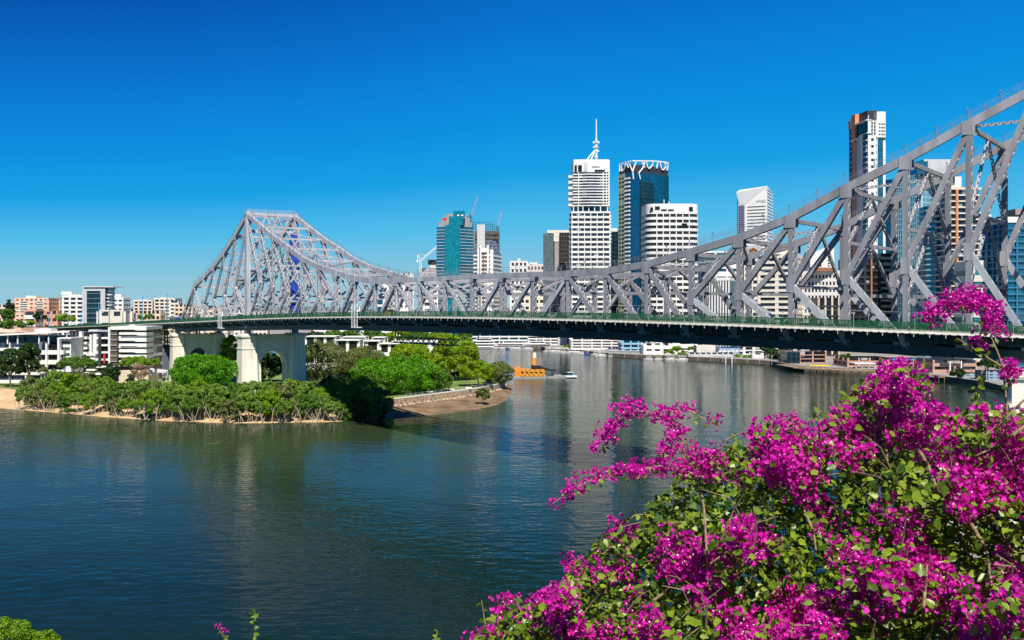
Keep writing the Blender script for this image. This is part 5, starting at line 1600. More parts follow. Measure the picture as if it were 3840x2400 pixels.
t = tower('pink concrete frame of open floors on the far quay', front_rect(2950, 3096, 578, 16), PZ(1318, 578), 3, GL_BLACK, PINK, .2, .6, piers=9, pier_w=1.0, pier_mat=PINK, name='open_frame_building', cat='building')
slab(t, 'dark_wing', front_rect(2950, 3000, 574, 14), ZQ, PZ(1320, 574), GL_NAVY)
t = quayhouse('salmon pink terrace building in the shade under the bridge', 3330, 3520, 1348, 528, 2, PINK, GL_BLACK, 8, .45, .8)
t = quayhouse('long pink and brown terraces behind the boardwalk', 3180, 3340, 1342, 540, 2, PINK, GL_BLACK, 7, .4, .8)
t = quayhouse('pink hotel wall with white balcony frames', 3500, 3660, 1350, 492, 2, PINK, GL_DARK, 12, .5, .6)
for x in (3558, 3600): wbox(t, 'white_frame', x, x + 4, 1350, 1392, 490, 1, STEELW, 1); wbox(t, 'white_frame', 3530, 3620, 1349, 1352, 490, 1, STEELW, 1.2)
t = quayhouse('blue shaded row of small houses with dark windows', 3614, 3700, 1400, 464, 2, mat('blue_grey_house', (.26, .36, .46), .8), GL_BLACK, 4, .6, .4, depth=10, pw=2)
t = quayhouse('blue shaded gabled house nearest the bridge pier', 3704, 3780, 1392, 442, 3, mat('blue_grey_house2', (.22, .32, .42), .8), GL_BLACK, 4, .6, .4, depth=10, pw=2)
t = thing('boardwalk', 'timber boardwalk on piles round the pink building', 'boardwalk', (PX(3100, 535), 535, 0))
bw = [G(2930, 1380), G(3000, 1393), G(3150, 1401), G(3330, 1407), G(3520, 1430)]
mb, mr, mp = MB(), MB(), MB()
for a, b in zip(bw, bw[1:]):
    a, b = Vector((a[0], a[1] - 6, 2.3)), Vector((b[0], b[1] - 6, 2.3))
    mb.bar(a + Vector((0, 4, 0)), b + Vector((0, 4, 0)), .5, 9)
    n_k = max(2, int((b - a).length / 4))
    for i in range(n_k + 1):
        c = a.lerp(b, i / n_k); mp.bar(c + Vector((0, 0, -3)), c, .4, .4, (1, 0, 0)); mr.bar(c, c + Vector((0, 0, 1.3)), .12, .12, (1, 0, 0))
    for hz in (.7, 1.3): mr.bar(a + Vector((0, 0, hz)), b + Vector((0, 0, hz)), .1, .1)
mb.build('deck', TIMBER, t); mp.build('piles', BARK, t); mr.build('rail', CREAM, t)
wbox(t, 'yellow_edge', 3035, 3110, 1368, 1373, 545, .5, YELP, 0)
t = thing('ferry_kiosk', 'white roofed kiosk with open sides on the boardwalk', 'kiosk', P(3246, 1385, 528))
slab(t, 'roof', front_rect(3206, 3286, 524, 8), PZ(1366, 524), PZ(1362, 524), STEELW); slab(t, 'counter', front_rect(3212, 3280, 526, 5), ZQ, PZ(1377, 526), LGREY)
for x in (3210, 3234, 3258, 3281): wbox(t, 'post', x - 1, x + 1, 1366, 1388, 525, .3, STEELW, 0)
# ferry pontoon
t = thing('ferry_terminal', 'grey floating ferry terminal with arched gangway', 'ferry terminal', (PX(2330, 690), 690, 0))
Yp = YW(1338)
slab(t, 'pontoon', front_rect(2280, 2400, Yp, 7), -.3, 1.2, GREYC)
seg = []
for i in range(14):
    a, b = 2284 + i * 8, 2292 + i * 8
    seg += [(P(a, 1330, Yp + 1), P(a, 1318, Yp + 1)), (P(a, 1330, Yp + 1), P(b, 1318, Yp + 1)), (P(a, 1318, Yp + 1), P(b, 1318, Yp + 1))]
bars(t, 'canopy_frame', LGREY, seg, .4, .4); slab(t, 'canopy', front_rect(2282, 2398, Yp + .5, 6), PZ(1317, Yp), PZ(1315, Yp), LGREY)
for x in (2250, 2405, 2412): wbox(t, 'pile', x - 1.5, x + 1.5, 1310, 1340, Yp, .8, STEELW, 0)
for x, lab in ((2721, 'left of two white mooring piles before the low pavilion'), (2745, 'right of two white mooring piles before the low pavilion')):
    Yq = YW(1362); mb = MB(); mb.tube((PX(x, Yq), Yq, -1), (PX(x, Yq), Yq, 5.2), .4, 8); tag(mb.build('mooring_pile', STEELW), lab, 'mooring pile', 'white mooring piles')

# ------------------------------------------------------------------ boats
def sh_q(x_):
    for (x0, y0), (x1, y1) in zip(QB, QB[1:]):
        if x0 <= x_ <= x1: return y0 + (y1 - y0) * (x_ - x0) / (x1 - x0)
def hull(mb, L, B, z0, z1, rake=1.2, bow=1):
    """boat hull along +x"""
    st = [(-L / 2, .9), (-L / 4, 1), (L / 8, 1), (L * .35, .7), (L / 2, .05)]
    rows = []
    for x, w in st:
        rows.append([Vector((x - rake * .5 * (x > L * .3), s * B / 2 * w * .75, z0)) for s in (-1, 1)] + [Vector((x, s * B / 2 * w, z1)) for s in (1, -1)])
    i0 = len(mb.v)
    for r in rows: mb.v += r
    for i in range(len(rows) - 1):
        for j in range(4):
            a, b = i0 + i * 4 + j, i0 + i * 4 + (j + 1) % 4
            mb.quad_uv([a, a + 4, b + 4, b])
    mb.quad_uv([i0, i0 + 1, i0 + 2, i0 + 3]); k = i0 + 4 * (len(rows) - 1); mb.quad_uv([k + 3, k + 2, k + 1, k])
def boat(name, label, L, B, hullm, decks, loc, rz, cat='boat', group=None):
    t = thing(name, label, cat, (0, 0, 0), group)
    mb = MB(); hull(mb, L, B, -.3, 1.1 if L < 20 else 1.8); mb.build('hull', hullm, t)
    z = 1.1 if L < 20 else 1.8
    for (x0, x1, w, h_, m) in decks:
        mb = MB(); mb.box(((x0 + x1) / 2, 0, z + h_ / 2 + .01), (x1 - x0, w, h_)); mb.build('cabin', m, t)
        mb = MB(); mb.box(((x0 + x1) / 2, 0, z + h_ * .6), ((x1 - x0) * .92, w + .12, h_ * .4)); mb.build('windows', GL_BLACK, t)
        mb = MB(); mb.box(((x0 + x1) / 2, 0, z + h_ + .09), (x1 - x0 + 1.2, w + .9, .16)); mb.build('deck_roof', STEELW, t)
        z += h_ + .2
    put(t, loc, rz); return t
Yb = YW(1307)
t = boat('paddle_steamer', 'white three-deck paddle steamer with red stern wheel at quay', 34, 9, WHITE, [(-13, 12, 8, 2.4, WHITE), (-12, 9, 7.6, 2.4, WHITE), (-10, 5, 6.5, 2.3, WHITE)], (PX(1806, Yb), Yb, 0), math.pi)
mb = MB()
for i in range(12):
    a = math.pi * 2 * i / 12; mb.bar((-18.5, 0, 1.6), (-18.5 + 2.4 * math.cos(a), 0, 1.6 + 2.4 * math.sin(a)), .4, 6)
mb.build('paddle_wheel', mat('paddle_red_brown', (.35, .10, .06), .7), t)
mb = MB(); mb.tube((3, 1.5, 9), (3, 1.5, 12.5), .5, 8); mb.tube((3, -1.5, 9), (3, -1.5, 12.5), .5, 8); mb.build('funnel', BLACKC, t)
Yb = YW(1306); boat('cruise_boat', 'long white two-deck cruise boat with dark hull line', 44, 9, LGREY, [(-18, 16, 8, 2.6, WHITE), (-15, 10, 7, 2.4, WHITE)], (PX(1925, Yb), Yb, 0), math.pi * .99)
Yb = YW(1307); boat('cruise_boat', 'white cruise boat with a broad curved stern by terrace', 36, 9, OFFW, [(-15, 12, 8, 2.4, WHITE), (-8, 6, 6, 2.2, WHITE)], (PX(2020, Yb), Yb, 0), 0)
Yb = YW(1309); boat('motor_launch', 'small blue and white launch in front of cruise boats', 9, 3, mat('blue_hull_paint', (.03, .18, .55), .3), [(-3, 2, 2.4, 1.6, WHITE)], (PX(1912, Yb), Yb, 0), math.pi)
Yb = YW(1309); boat('motor_launch', 'small white motor launch moored right of blue launch', 12, 3.4, WHITE, [(-3, 3, 2.6, 1.8, WHITE)], (PX(1936, Yb), Yb, 0), 0)
Yb = YW(1328); boat('motor_launch', 'small blue hulled launch with red stripe at the pontoon', 8, 2.8, mat('blue_hull_paint', (.03, .18, .55), .3), [(-2, 2, 2.2, 1.4, REDP)], (PX(2208, Yb), Yb, 0), 0)

# small clutter of the far quay: moored dinghies, pale umbrellas, lamp standards and flag poles
rr = random.Random(31)
proto = boat('moored_boat', 'small white boat moored along the far quay', 9, 3, WHITE, [(-2.5, 1.5, 2.3, 1.5, WHITE)], (0, 0, 0), 0, 'boat', 'small white boats along the far quay')
slots = [1862, 1884, 1958, 1976, 2056, 2074, 2094, 2112, 2138, 2160, 2184, 2232, 2256, 2430, 2470, 2516, 2560]
for i, x_ in enumerate(slots):
    o = proto if i == 0 else copy_tree(proto)
    yw = sh_q(x_) + rr.uniform(.6, 3.0); Yb = YW(yw)
    put(o, (PX(x_, Yb), Yb, 0), rr.uniform(-.25, .25) + (math.pi if rr.random() < .5 else 0), None, rr.uniform(.7, 1.25))
def cafe_umbrella(label, x_, y_, Yc, m, group):
    u = thing('cafe_umbrella', label, 'umbrella', P(x_, y_ + 5, Yc), group)
    q_ = P(x_, y_, Yc); mb = MB(); mb.tube(q_ - Vector((0, 0, 1.8)), q_, .1); mb.build('pole', STEELW, u)
    mb = MB(); mb.tube(q_, q_ + Vector((0, 0, .8)), 1.7, 8, .1); mb.build('canopy', m, u)
for i, x_ in enumerate(range(2050, 2150, 11)): cafe_umbrella('cream umbrella in the row below the white terraced restaurant', x_, 1307 + rr.uniform(-1, 1), 786, CREAMW, 'cream umbrellas on the far quay')
for i, x_ in enumerate(range(2156, 2270, 13)): cafe_umbrella('white umbrella in the row below the stepped riverside building', x_, 1312 + rr.uniform(-1, 1), 752, WHITE, 'white umbrellas on the far quay')
for i, x_ in enumerate(range(2700, 2790, 16)): cafe_umbrella('white umbrella behind the boat-shaped pavilion', x_, 1318 + rr.uniform(-1, 1), 668, WHITE, 'white umbrellas behind the pavilion')
for i, x_ in enumerate(range(3350, 3500, 24)): cafe_umbrella('blue umbrella on the salmon terrace under the bridge', x_, 1349 + rr.uniform(-1, 1), 522, mat('blue_canvas', (.05, .25, .60), .7), 'blue umbrellas under the bridge')
for i, x_ in enumerate(range(1790, 2900, 46)):
    Yq = YW(sh_q(x_), ZQ) + 2.2
    t = thing('quay_lamp', 'thin grey lamp standard in the row along the far quay edge', 'lamp post', (PX(x_, Yq), Yq, ZQ), 'lamp standards along the far quay')
    mb = MB(); mb.tube((PX(x_, Yq), Yq, ZQ), (PX(x_, Yq), Yq, ZQ + 5.5), .13, 5); mb.build('pole', LGREY, t)
    mb = MB(); mb.box((PX(x_, Yq), Yq, ZQ + 5.6), (.7, .7, .35)); mb.build('lamp_head', STEELW, t)
mb = MB()
for a, b in zip(quay[4:14], quay[5:14]):
    a, b = Vector((*a, ZQ + .15)), Vector((*b, ZQ + .15)); nk = max(2, int((b - a).length / 3))
    for i in range(nk + 1): c = a.lerp(b, i / nk); mb.bar(c, c + Vector((0, 0, 1.1)), .12, .12, (1, 0, 0))
    mb.bar(a + Vector((0, 0, 1.1)), b + Vector((0, 0, 1.1)), .12, .12)
tag(mb.build('quay_railing', LGREY), 'thin grey railing along the far quay edge', 'railing')

# orange work barge with lattice box and tall orange leg, pushed by a small boat
Yb = YW(1420)
X = lambda x: PX(x, Yb)
t = thing('work_barge', 'orange work barge with lattice side and tall orange tower leg', 'barge', (X(1985), Yb, 0))
slab(t, 'hull', [(X(1926), Yb), (X(2050), Yb), (X(2050), Yb + 12), (X(1926), Yb + 12)], -.4, PZ(1412, Yb), GREYC)
slab(t, 'orange_cabin', [(X(1930), Yb + .6), (X(1952), Yb + .6), (X(1952), Yb + 10), (X(1930), Yb + 10)], PZ(1412, Yb), PZ(1388, Yb), ORP)
slab(t, 'orange_box', [(X(1952), Yb + .9), (X(2041), Yb + .9), (X(2041), Yb + 9), (X(1952), Yb + 9)], PZ(1411, Yb), PZ(1386, Yb), mat('orange_inner_panel', (.66, .25, .03), .6))
seg = []
for i in range(5):
    a, b, c = 1953 + i * 17.5, 1953 + (i + .5) * 17.5, 1953 + (i + 1) * 17.5
    seg += [(P(a, 1387, Yb), P(c, 1398, Yb)), (P(c, 1398, Yb), P(a, 1409, Yb)), (P(c, 1386, Yb), P(c, 1410, Yb))]
seg += [(P(1952, 1386, Yb), P(2041, 1388, Yb)), (P(1952, 1410, Yb), P(2041, 1410, Yb)), (P(1952, 1386, Yb), P(1952, 1410, Yb))]
bars(t, 'lattice_side', YELP if False else mat('bright_orange_lattice', (.86, .40, .06), .5), seg, .55, .5)
mb = MB(); mb.prism([(X(1929), Yb + 2), (X(1951), Yb + 2), (X(1951), Yb + 6), (X(1929), Yb + 6)], PZ(1388, Yb) + .02, PZ(1377, Yb)); mb.build('winch_house', mat('orange_winch_house', (.75, .25, .06), .6, .3, 1.5), t)
q = lambda x0, x1: [(X(x0), Yb + 5), (X(x1), Yb + 5), (X(x1), Yb + 8), (X(x0), Yb + 8)]
mb = MB(); mb.prism(q(1996, 2012), PZ(1388, Yb), PZ(1344, Yb), poly2=q(1998, 2012)); mb.build('tower_leg', ORP, t)
mb = MB(); mb.prism(q(2000, 2012), PZ(1344, Yb) + .01, PZ(1325, Yb), poly2=q(2001, 2011)); mb.build('tower_leg_top', STEELW, t)
mb = MB(); mb.prism(q(1997, 2000), PZ(1344, Yb) + .01, PZ(1325, Yb), poly2=q(1999, 2001)); mb.build('tower_leg_stripe', ORP, t)
mb = MB()
mb.face([P(1990, 1369, Yb + 1), P(1994, 1383, Yb + 1), P(2040, 1385, Yb + 4), P(2030, 1374, Yb + 6)]); mb.face([P(1990, 1369, Yb + 1), P(2030, 1374, Yb + 6), P(2028, 1371, Yb + 10), P(1994, 1368, Yb + 8)])
mb.face([P(2028, 1374, Yb + 4), P(2040, 1385, Yb + 3), P(2104, 1394, Yb + 5), P(2075, 1388, Yb + 6)]); mb.build('black_cover', BLACKC, t)
bars(t, 'boom', DARK, [(P(1912, 1384, Yb + 4), P(1932, 1384, Yb + 4)), (P(2040, 1386, Yb + 4), P(2106, 1394, Yb + 5))], .4, .4)
Yb = YW(1417)
t = boat('work_boat', 'low grey work boat with white side and blue wheelhouse', 13, 4.2, LGREY, [(2.0, 4.2, 2.2, 1.9, mat('wheelhouse_blue', (.05, .30, .48), .4))], (PX(2118, Yb), Yb, 0), 0)
mb = MB(); mb.box((3.6, 0, .9), (6, 4.3, .8)); mb.build('rubbing_side', STEELW, t)
mb = MB(); mb.box((-4, 0, 1.5), (4, 3, .8)); mb.build('deck_gear', GREYC, t)
# floating grey deck between barge and boat
Yb = YW(1418); slab_o = MB(); slab_o.box((PX(2075, Yb), Yb + 3, .25), (6.5, 6, .9)); tag(slab_o.build('pontoon', GREYC), 'flat grey pontoon between orange barge and work boat', 'pontoon')
# navigation marker at the corner of the beach
Yb = YW(1568); mb = MB(); mb.box((PX(1396, Yb), Yb, 1.4), (.9, .3, 1.3)); mb.tube((PX(1396, Yb), Yb, -.6), (PX(1396, Yb), Yb, 1.6), .12); tag(mb.build('channel_marker', STEELW), 'small white channel marker board at the shaded shore', 'marker')
# park furniture
def bench(label, px_, py_):
    x, y = G(px_, py_, ZL); t = thing('park_bench', label, 'bench', (x, y, ZL), 'pale benches on the point')
    mb = MB(); mb.box((x, y, ZL + .62), (2.6, .7, .12)); mb.build('seat', OFFW, t); mb = MB(); mb.box((x, y + .3, ZL + .95), (2.6, .1, .5)); mb.build('backrest', OFFW, t)
    for s in (-1, 1): mb = MB(); mb.box((x + s, y, ZL + .28), (.2, .6, .56)); mb.build('leg', GREYC, t)
bench('pale bench on the lawn before the small round tree', 1692, 1468); bench('pale bench near the seawall below the wide tree', 1612, 1477); bench('pale bench near the small round tree trunk', 1757, 1462)
x, y = G(1694, 1416, ZL); mb = MB(); mb.box((x, y, ZL + 1.3), (3.8, 2.6, 2.6)); mb.box((x, y, ZL + 2.7), (4.4, 3.2, .2)); tag(mb.build('garden_shed', DARK), 'small dark shed on the lawn behind the wide tree', 'shed')
x, y = G(1722, 1420, ZL); mb = MB(); mb.box((x, y, ZL + .9), (.9, .9, 1.7)); mb.box((x, y, ZL + 1.85), (1.1, 1.1, .2)); tag(mb.build('waste_bin', mat('green_grey_bin', (.2, .28, .26), .6)), 'grey green bin on the lawn left of the small tree', 'bin')
x, y = G(1637, 1385, ZL)
t = thing('park_lamp', 'thin white lamp post between the wide tree and yellow-green tree', 'lamp post', (x, y, ZL)); mb = MB(); mb.tube((x, y, ZL), (x, y, ZL + 12), .2, 6, .14); mb.build('pole', STEELW, t); mb = MB(); mb.box((x + .5, y, ZL + 12), (1.3, .4, .25)); mb.build('lamp_head', LGREY, t)
# white post-and-wire fence along the sea wall
t = thing('promenade_fence', 'thin white post fence along the sea wall path', 'fence', (lawn[14][0], lawn[14][1], ZL))
mb = MB(); pts = []
for i in range(12 * 6 + 4, 16 * 6, 1):
    a = Vector(le_d[i]); o_ = (a - Vector(sh_d[i])).normalized() * 2.6
    pts.append(Vector((*(a + o_), ZL)))
for a, b in zip(pts, pts[1:]):
    mb.bar(a, a + Vector((0, 0, 1.4)), .10, .10, (1, 0, 0))
    for hz in (.7, 1.35): mb.bar(a + Vector((0, 0, hz)), b + Vector((0, 0, hz)), .05, .05)
mb.build('rails', LGREY, t)

# ------------------------------------------------------------------ trees
def npmesh(name, V, Fq, m, smooth=False):
    """mesh from numpy vertices and faces of equal size"""
    me = bpy.data.meshes.new(name)
    k = Fq.shape[1]
    me.vertices.add(len(V)); me.vertices.foreach_set('co', np.ascontiguousarray(V, dtype=np.float32).ravel())
    me.loops.add(Fq.size); me.loops.foreach_set('vertex_index', Fq.astype(np.int32).ravel())
    me.polygons.add(len(Fq)); me.polygons.foreach_set('loop_start', np.arange(0, Fq.size, k, dtype=np.int32))
    me.polygons.foreach_set('loop_total', np.full(len(Fq), k, dtype=np.int32))
    me.update(calc_edges=True)
    for x in (m if isinstance(m, (list, tuple)) else [m]): me.materials.append(x)
    return me

def unit(a): return a / np.maximum(1e-9, np.linalg.norm(a, axis=1, keepdims=True))

def leaf_quads(pos, nrm, size, rng, aspect=.62):
    n = len(pos)
    t = unit(np.cross(nrm, rng.normal(size=(n, 3)))); b = np.cross(nrm, t)
    s = (size * rng.uniform(.6, 1.3, n))[:, None]
    droop = nrm * s * .22
    V = np.stack([pos - t * s * .5 - droop, pos - b * s * .5 * aspect, pos + t * s * .5 - droop, pos + b * s * .5 * aspect], 1).reshape(-1, 3)
    return V, np.arange(n * 4).reshape(n, 4)

def crown(name, rx, ry, rz, m, seed, leaf=.75, nb=40, cover=2.4, br=.30, low=-.55, holes=.0, nmax=11000):
    """foliage of many leaf-sized faces on lumpy boughs, centred on the origin"""
    rng = np.random.default_rng(seed)
    d = unit(rng.normal(size=(nb * 3, 3)))
    d = d[d[:, 2] > low][:nb]
    bl = d * np.array([rx, ry, rz]) * rng.uniform(.62, .86, len(d))[:, None]
    rm = (rx * ry * rz) ** (1 / 3)
    rb = rm * br * rng.uniform(.65, 1.25, len(d))
    area = 4 * math.pi * (((rx * ry) ** 1.6 + (rx * rz) ** 1.6 + (ry * rz) ** 1.6) / 3) ** (1 / 1.6)
    N = int(min(nmax, cover * area / (leaf * leaf * .31)))
    pick = rng.choice(len(d), N, p=rb ** 2 / (rb ** 2).sum())
    u = unit(rng.normal(size=(N, 3)) + d[pick] * .75 + np.array([0, 0, .35]))
    pos = bl[pick] + u * rb[pick][:, None] * rng.uniform(.75, 1.08, N)[:, None] * np.array([1, 1, .82])
    inner = rng.random(N) < .10
    pos[inner] *= rng.uniform(.45, .9, inner.sum())[:, None]
    nr = unit(u + rng.normal(size=(N, 3)) * .55)
    V, Fq = leaf_quads(pos, nr, np.full(N, leaf), rng)
    return npmesh(name, V, Fq, m)

LF = {
 'fig': leafmat('fig_leaves', (0.04, 0.19, 0.003), (0.20, 0.54, 0.006), .42),
 'lime': leafmat('lime_leaves', (0.12, 0.25, 0.005), (0.42, 0.60, 0.012), .42),
 'mid': leafmat('mid_green_leaves', (0.05, 0.14, 0.014), (0.17, 0.32, 0.03), .33),
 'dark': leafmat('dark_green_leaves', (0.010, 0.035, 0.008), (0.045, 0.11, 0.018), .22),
 'olive': leafmat('olive_leaves', (0.09, 0.135, 0.028), (0.27, 0.31, 0.09), .30),
 'mangrove': leafmat('mangrove_leaves', (0.09, 0.20, 0.018), (0.30, 0.46, 0.06), .34),
 'pine': leafmat('pine_needles', (0.012, 0.035, 0.016), (0.03, 0.07, 0.03), .15),
 'bare': leafmat('bare_twigs', (0.28, 0.17, 0.11), (0.45, 0.33, 0.24), .1),
 'shrub': leafmat('garden_shrub_leaves', (0.10, 0.24, 0.006), (0.32, 0.52, 0.015), .4),
}
def limb_mesh(mb, base, top, r, rng, spread, n=5):
    """tapered trunk with limbs reaching into the crown"""
    base, top = Vector(base), Vector(top)
    k = base.lerp(top, .45) + Vector((rng.uniform(-.4, .4), 0, 0))
    mb.path([base - Vector((0, 0, .3)), k], r, r * .75, 7)
    for i in range(n):
        a = 6.28 * i / n + rng.uniform(-.4, .4)
        e = top + Vector((math.cos(a) * spread, math.sin(a) * spread, rng.uniform(-.1, .35) * (top.z - base.z)))
        mb.path([k, k.lerp(e, .55) + Vector((0, 0, .5)), e], r * .55, r * .12, 5)

TSEED = [100]
def tree(label, cx, ytop, ybot, w, Y, kind='mid', zg=ZL, name='tree', group=None, leaf=.75, nb=None, cover=2.4, br=.30, low=-.55, trunk=.4, bark=None, depth=.9, cat='tree', lean=0, nmax=11000):
    TSEED[0] += 1
    rx = w * Y / F / 2; zt, zb = PZ(ytop, Y), PZ(ybot, Y)
    rz = (zt - zb) / 2; x = PX(cx, Y)
    t = thing(name, label, cat, (x, Y, zg), group)
    leaf = leaf * max(.55, min(1.6, Y / 380))
    me = crown('crown', rx * .98, rx * depth, rz * .98, LF[kind], TSEED[0], leaf, nb or int(24 + rx * 3.2), cover, br, low, nmax=nmax)
    o = link('crown', me); o.location = (0, 0, (zt + zb) / 2 - zg); o.parent = t
    rng = random.Random(TSEED[0])
    mb = MB(); limb_mesh(mb, (lean, 0, 0), (0, 0, (zt + zb) / 2 - zg), trunk, rng, rx * .55)
    tr = mb.build('trunk', bark or BARK); tr.parent = t
    return t

# park trees on the point
tree('broad bright green fig in front of both bridge piers', 761, 1326, 1462, 268, 346, 'fig', leaf=.7, nb=170, br=.19, trunk=.7, low=-.9, cover=3.4, nmax=24000)
tree('widest bright green tree behind the sea wall, half in bridge shade', 1490, 1330, 1482, 400, 368, 'fig', leaf=.7, nb=230, br=.16, trunk=.8, low=-.9, cover=3.4, nmax=30000)
tree('darker green tree joined to the right of widest tree', 1628, 1376, 1476, 150, 372, 'mid', leaf=.65, nb=100, br=.22, low=-.9, cover=3.2)
tree('olive green tree just right of the main bridge pier', 1210, 1274, 1440, 220, 392, 'olive', leaf=.6, nb=150, br=.24, low=-.95, cover=4.2, nmax=20000)
tree('grey olive tree between pier tree and widest bright tree', 1366, 1304, 1440, 220, 396, 'olive', leaf=.6, nb=130, br=.24, low=-.95, cover=4.2, nmax=20000)
tree('yellow-green tree behind the widest tree', 1538, 1286, 1372, 175, 440, 'lime', leaf=.7, nb=100, br=.24, low=-.9, cover=3.2)
tree('tallest yellow-green tree on the point, nearest the water', 1706, 1255, 1398, 205, 430, 'lime', leaf=.7, nb=130, br=.22, low=-.9, cover=3.2, nmax=18000)
tree('small yellow-green tree tucked below tallest yellow-green one', 1640, 1322, 1400, 90, 425, 'lime', leaf=.65, nb=40, br=.24)
tree('small round tree with a leaning pale trunk on the lawn', 1786, 1350, 1442, 148, 396, 'lime', leaf=.6, nb=80, br=.24, low=-.5, cover=3.0, bark=PALEBARK, lean=1.5)
tree('dull olive shrub tree at the river edge of the point', 1868, 1352, 1446, 135, 412, 'olive', leaf=.55, nb=80, br=.24, low=-.9, cover=3, name='shrub', cat='shrub')
tree('dark understory tree behind the small round tree', 1745, 1372, 1420, 90, 432, 'dark', leaf=.6, nb=30)
tree('green shrub growing on mud in front of the sea wall', 1811, 1452, 1508, 62, 352, 'olive', .6, leaf=.5, nb=30, br=.3, name='shrub', cat='shrub', trunk=.12)
tree('tall bright green tree seen between the two piers', 862, 1244, 1400, 66, 430, 'lime', leaf=.7, nb=40, br=.28)
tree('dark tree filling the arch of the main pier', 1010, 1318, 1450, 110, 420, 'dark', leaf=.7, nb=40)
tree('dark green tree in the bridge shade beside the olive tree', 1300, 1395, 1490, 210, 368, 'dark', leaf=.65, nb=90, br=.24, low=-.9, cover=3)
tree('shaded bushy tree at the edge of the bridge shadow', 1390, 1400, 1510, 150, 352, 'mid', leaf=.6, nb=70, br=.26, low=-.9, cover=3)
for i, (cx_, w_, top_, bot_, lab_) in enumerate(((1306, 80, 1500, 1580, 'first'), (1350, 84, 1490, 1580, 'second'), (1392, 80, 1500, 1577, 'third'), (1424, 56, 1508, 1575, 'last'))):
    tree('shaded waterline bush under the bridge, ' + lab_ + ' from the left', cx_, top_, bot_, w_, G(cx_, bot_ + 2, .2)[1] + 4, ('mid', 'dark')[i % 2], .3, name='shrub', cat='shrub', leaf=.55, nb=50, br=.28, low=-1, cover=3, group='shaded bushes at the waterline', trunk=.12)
# trees by the apartments
tree('tall dark tree at the left edge by terraced flats', 40, 1300, 1442, 92, 392, 'dark', leaf=.8, nb=36, br=.3)
tree('tallest dark tree in front of the terraced flats', 108, 1268, 1446, 84, 384, 'dark', leaf=.8, nb=46, br=.28)
tree('dark tree low at the very left frame edge', -10, 1330, 1440, 70, 398, 'dark', leaf=.8, nb=24)
tree('wide flat-topped green tree in front of the balcony flats', 290, 1336, 1402, 152, 388, 'mid', leaf=.6, nb=55, br=.22, low=-.15)
tree('thin grey-branched tree left of the flat-topped tree', 166, 1374, 1410, 50, 384, 'olive', leaf=.45, nb=16, cover=1.1, bark=PALEBARK, low=-.2)
tree('small dark round tree beside the car park', 412, 1362, 1434, 76, 374, 'dark', leaf=.65, nb=36, br=.28)
tree('light green spreading tree before the wavy flats', 505, 1340, 1384, 132, 384, 'shrub', leaf=.55, nb=40, br=.26, low=-.2)
tree('light green small tree against the dark trestle base', 582, 1340, 1376, 34, 384, 'shrub', leaf=.55, nb=14, br=.4)
tree('leafless pinkish tree on the lawn left of the fig', 522, 1364, 1434, 62, 366, 'bare', leaf=.42, nb=30, cover=1.2, br=.3, bark=mat('pink_bark', (.34, .22, .16), .9))
tree('green conical shrub right of the leafless tree', 486, 1402, 1436, 26, 370, 'dark', leaf=.5, nb=12, br=.4, name='shrub', cat='shrub')
tree('round olive bush before the flat-topped tree', 298, 1398, 1470, 110, 350, 'olive', leaf=.55, nb=40, br=.25, name='shrub', cat='shrub')
tree('yellowish hedge bush left of the leafless tree', 372, 1416, 1450, 62, 356, 'shrub', leaf=.5, nb=20, name='shrub', cat='shrub')
# far left background
for i, a in enumerate((('tall dark pine on the hill at the left edge', 32, 1118, 1185, 22, 900, 'pine'), ('lesser dark pine right of the tall hill pine', 48, 1134, 1190, 16, 905, 'pine'), ('green hill trees below the tall pine', 14, 1156, 1206, 80, 850, 'mid'),
                       ('bright green trees along the left viaduct end', 40, 1196, 1236, 100, 700, 'mid'), ('green round tree in front of orange apartment block', 153, 1168, 1206, 50, 860, 'dark'), ('bright green tree before the white office', 243, 1178, 1210, 86, 800, 'lime'),
                       ('dark tree clump right of cream twin towers', 690, 1172, 1196, 40, 900, 'dark'), ('dark trees on the ridge behind the low cream house', 478, 1152, 1176, 44, 1200, 'pine'), ('green trees in front of the left cream tower', 520, 1182, 1200, 60, 900, 'mid'),
                       ('green tree in front of right cream tower', 560, 1178, 1198, 40, 880, 'mid'), ('green trees behind the viaduct lamps', 100, 1200, 1224, 60, 760, 'lime'))):
    tree(*a, name='pine_tree' if a[6] == 'pine' and i < 2 else 'tree', leaf=.8, nb=24, br=.3, group='trees behind the viaduct')
for i, (cx, yt, w, k, lab) in enumerate(((740, 1176, 50, 'mid', 'behind the first truss posts'), (830, 1180, 60, 'mid', 'left of the bridge tower'), (905, 1178, 50, 'dark', 'right behind the bridge tower'), (1010, 1178, 60, 'mid', 'under the blue wrapped post'), (1090, 1176, 50, 'mid', 'behind the blue tarpaulin foot'), (1170, 1178, 50, 'dark', 'behind the left cantilever arm'), (1240, 1176, 60, 'mid', 'by the distant hill gap'))):
    tree('green tree seen through the truss ' + lab, cx, yt, 1206, w, 800, k, leaf=.8, nb=20, br=.32, group='trees seen through the truss')
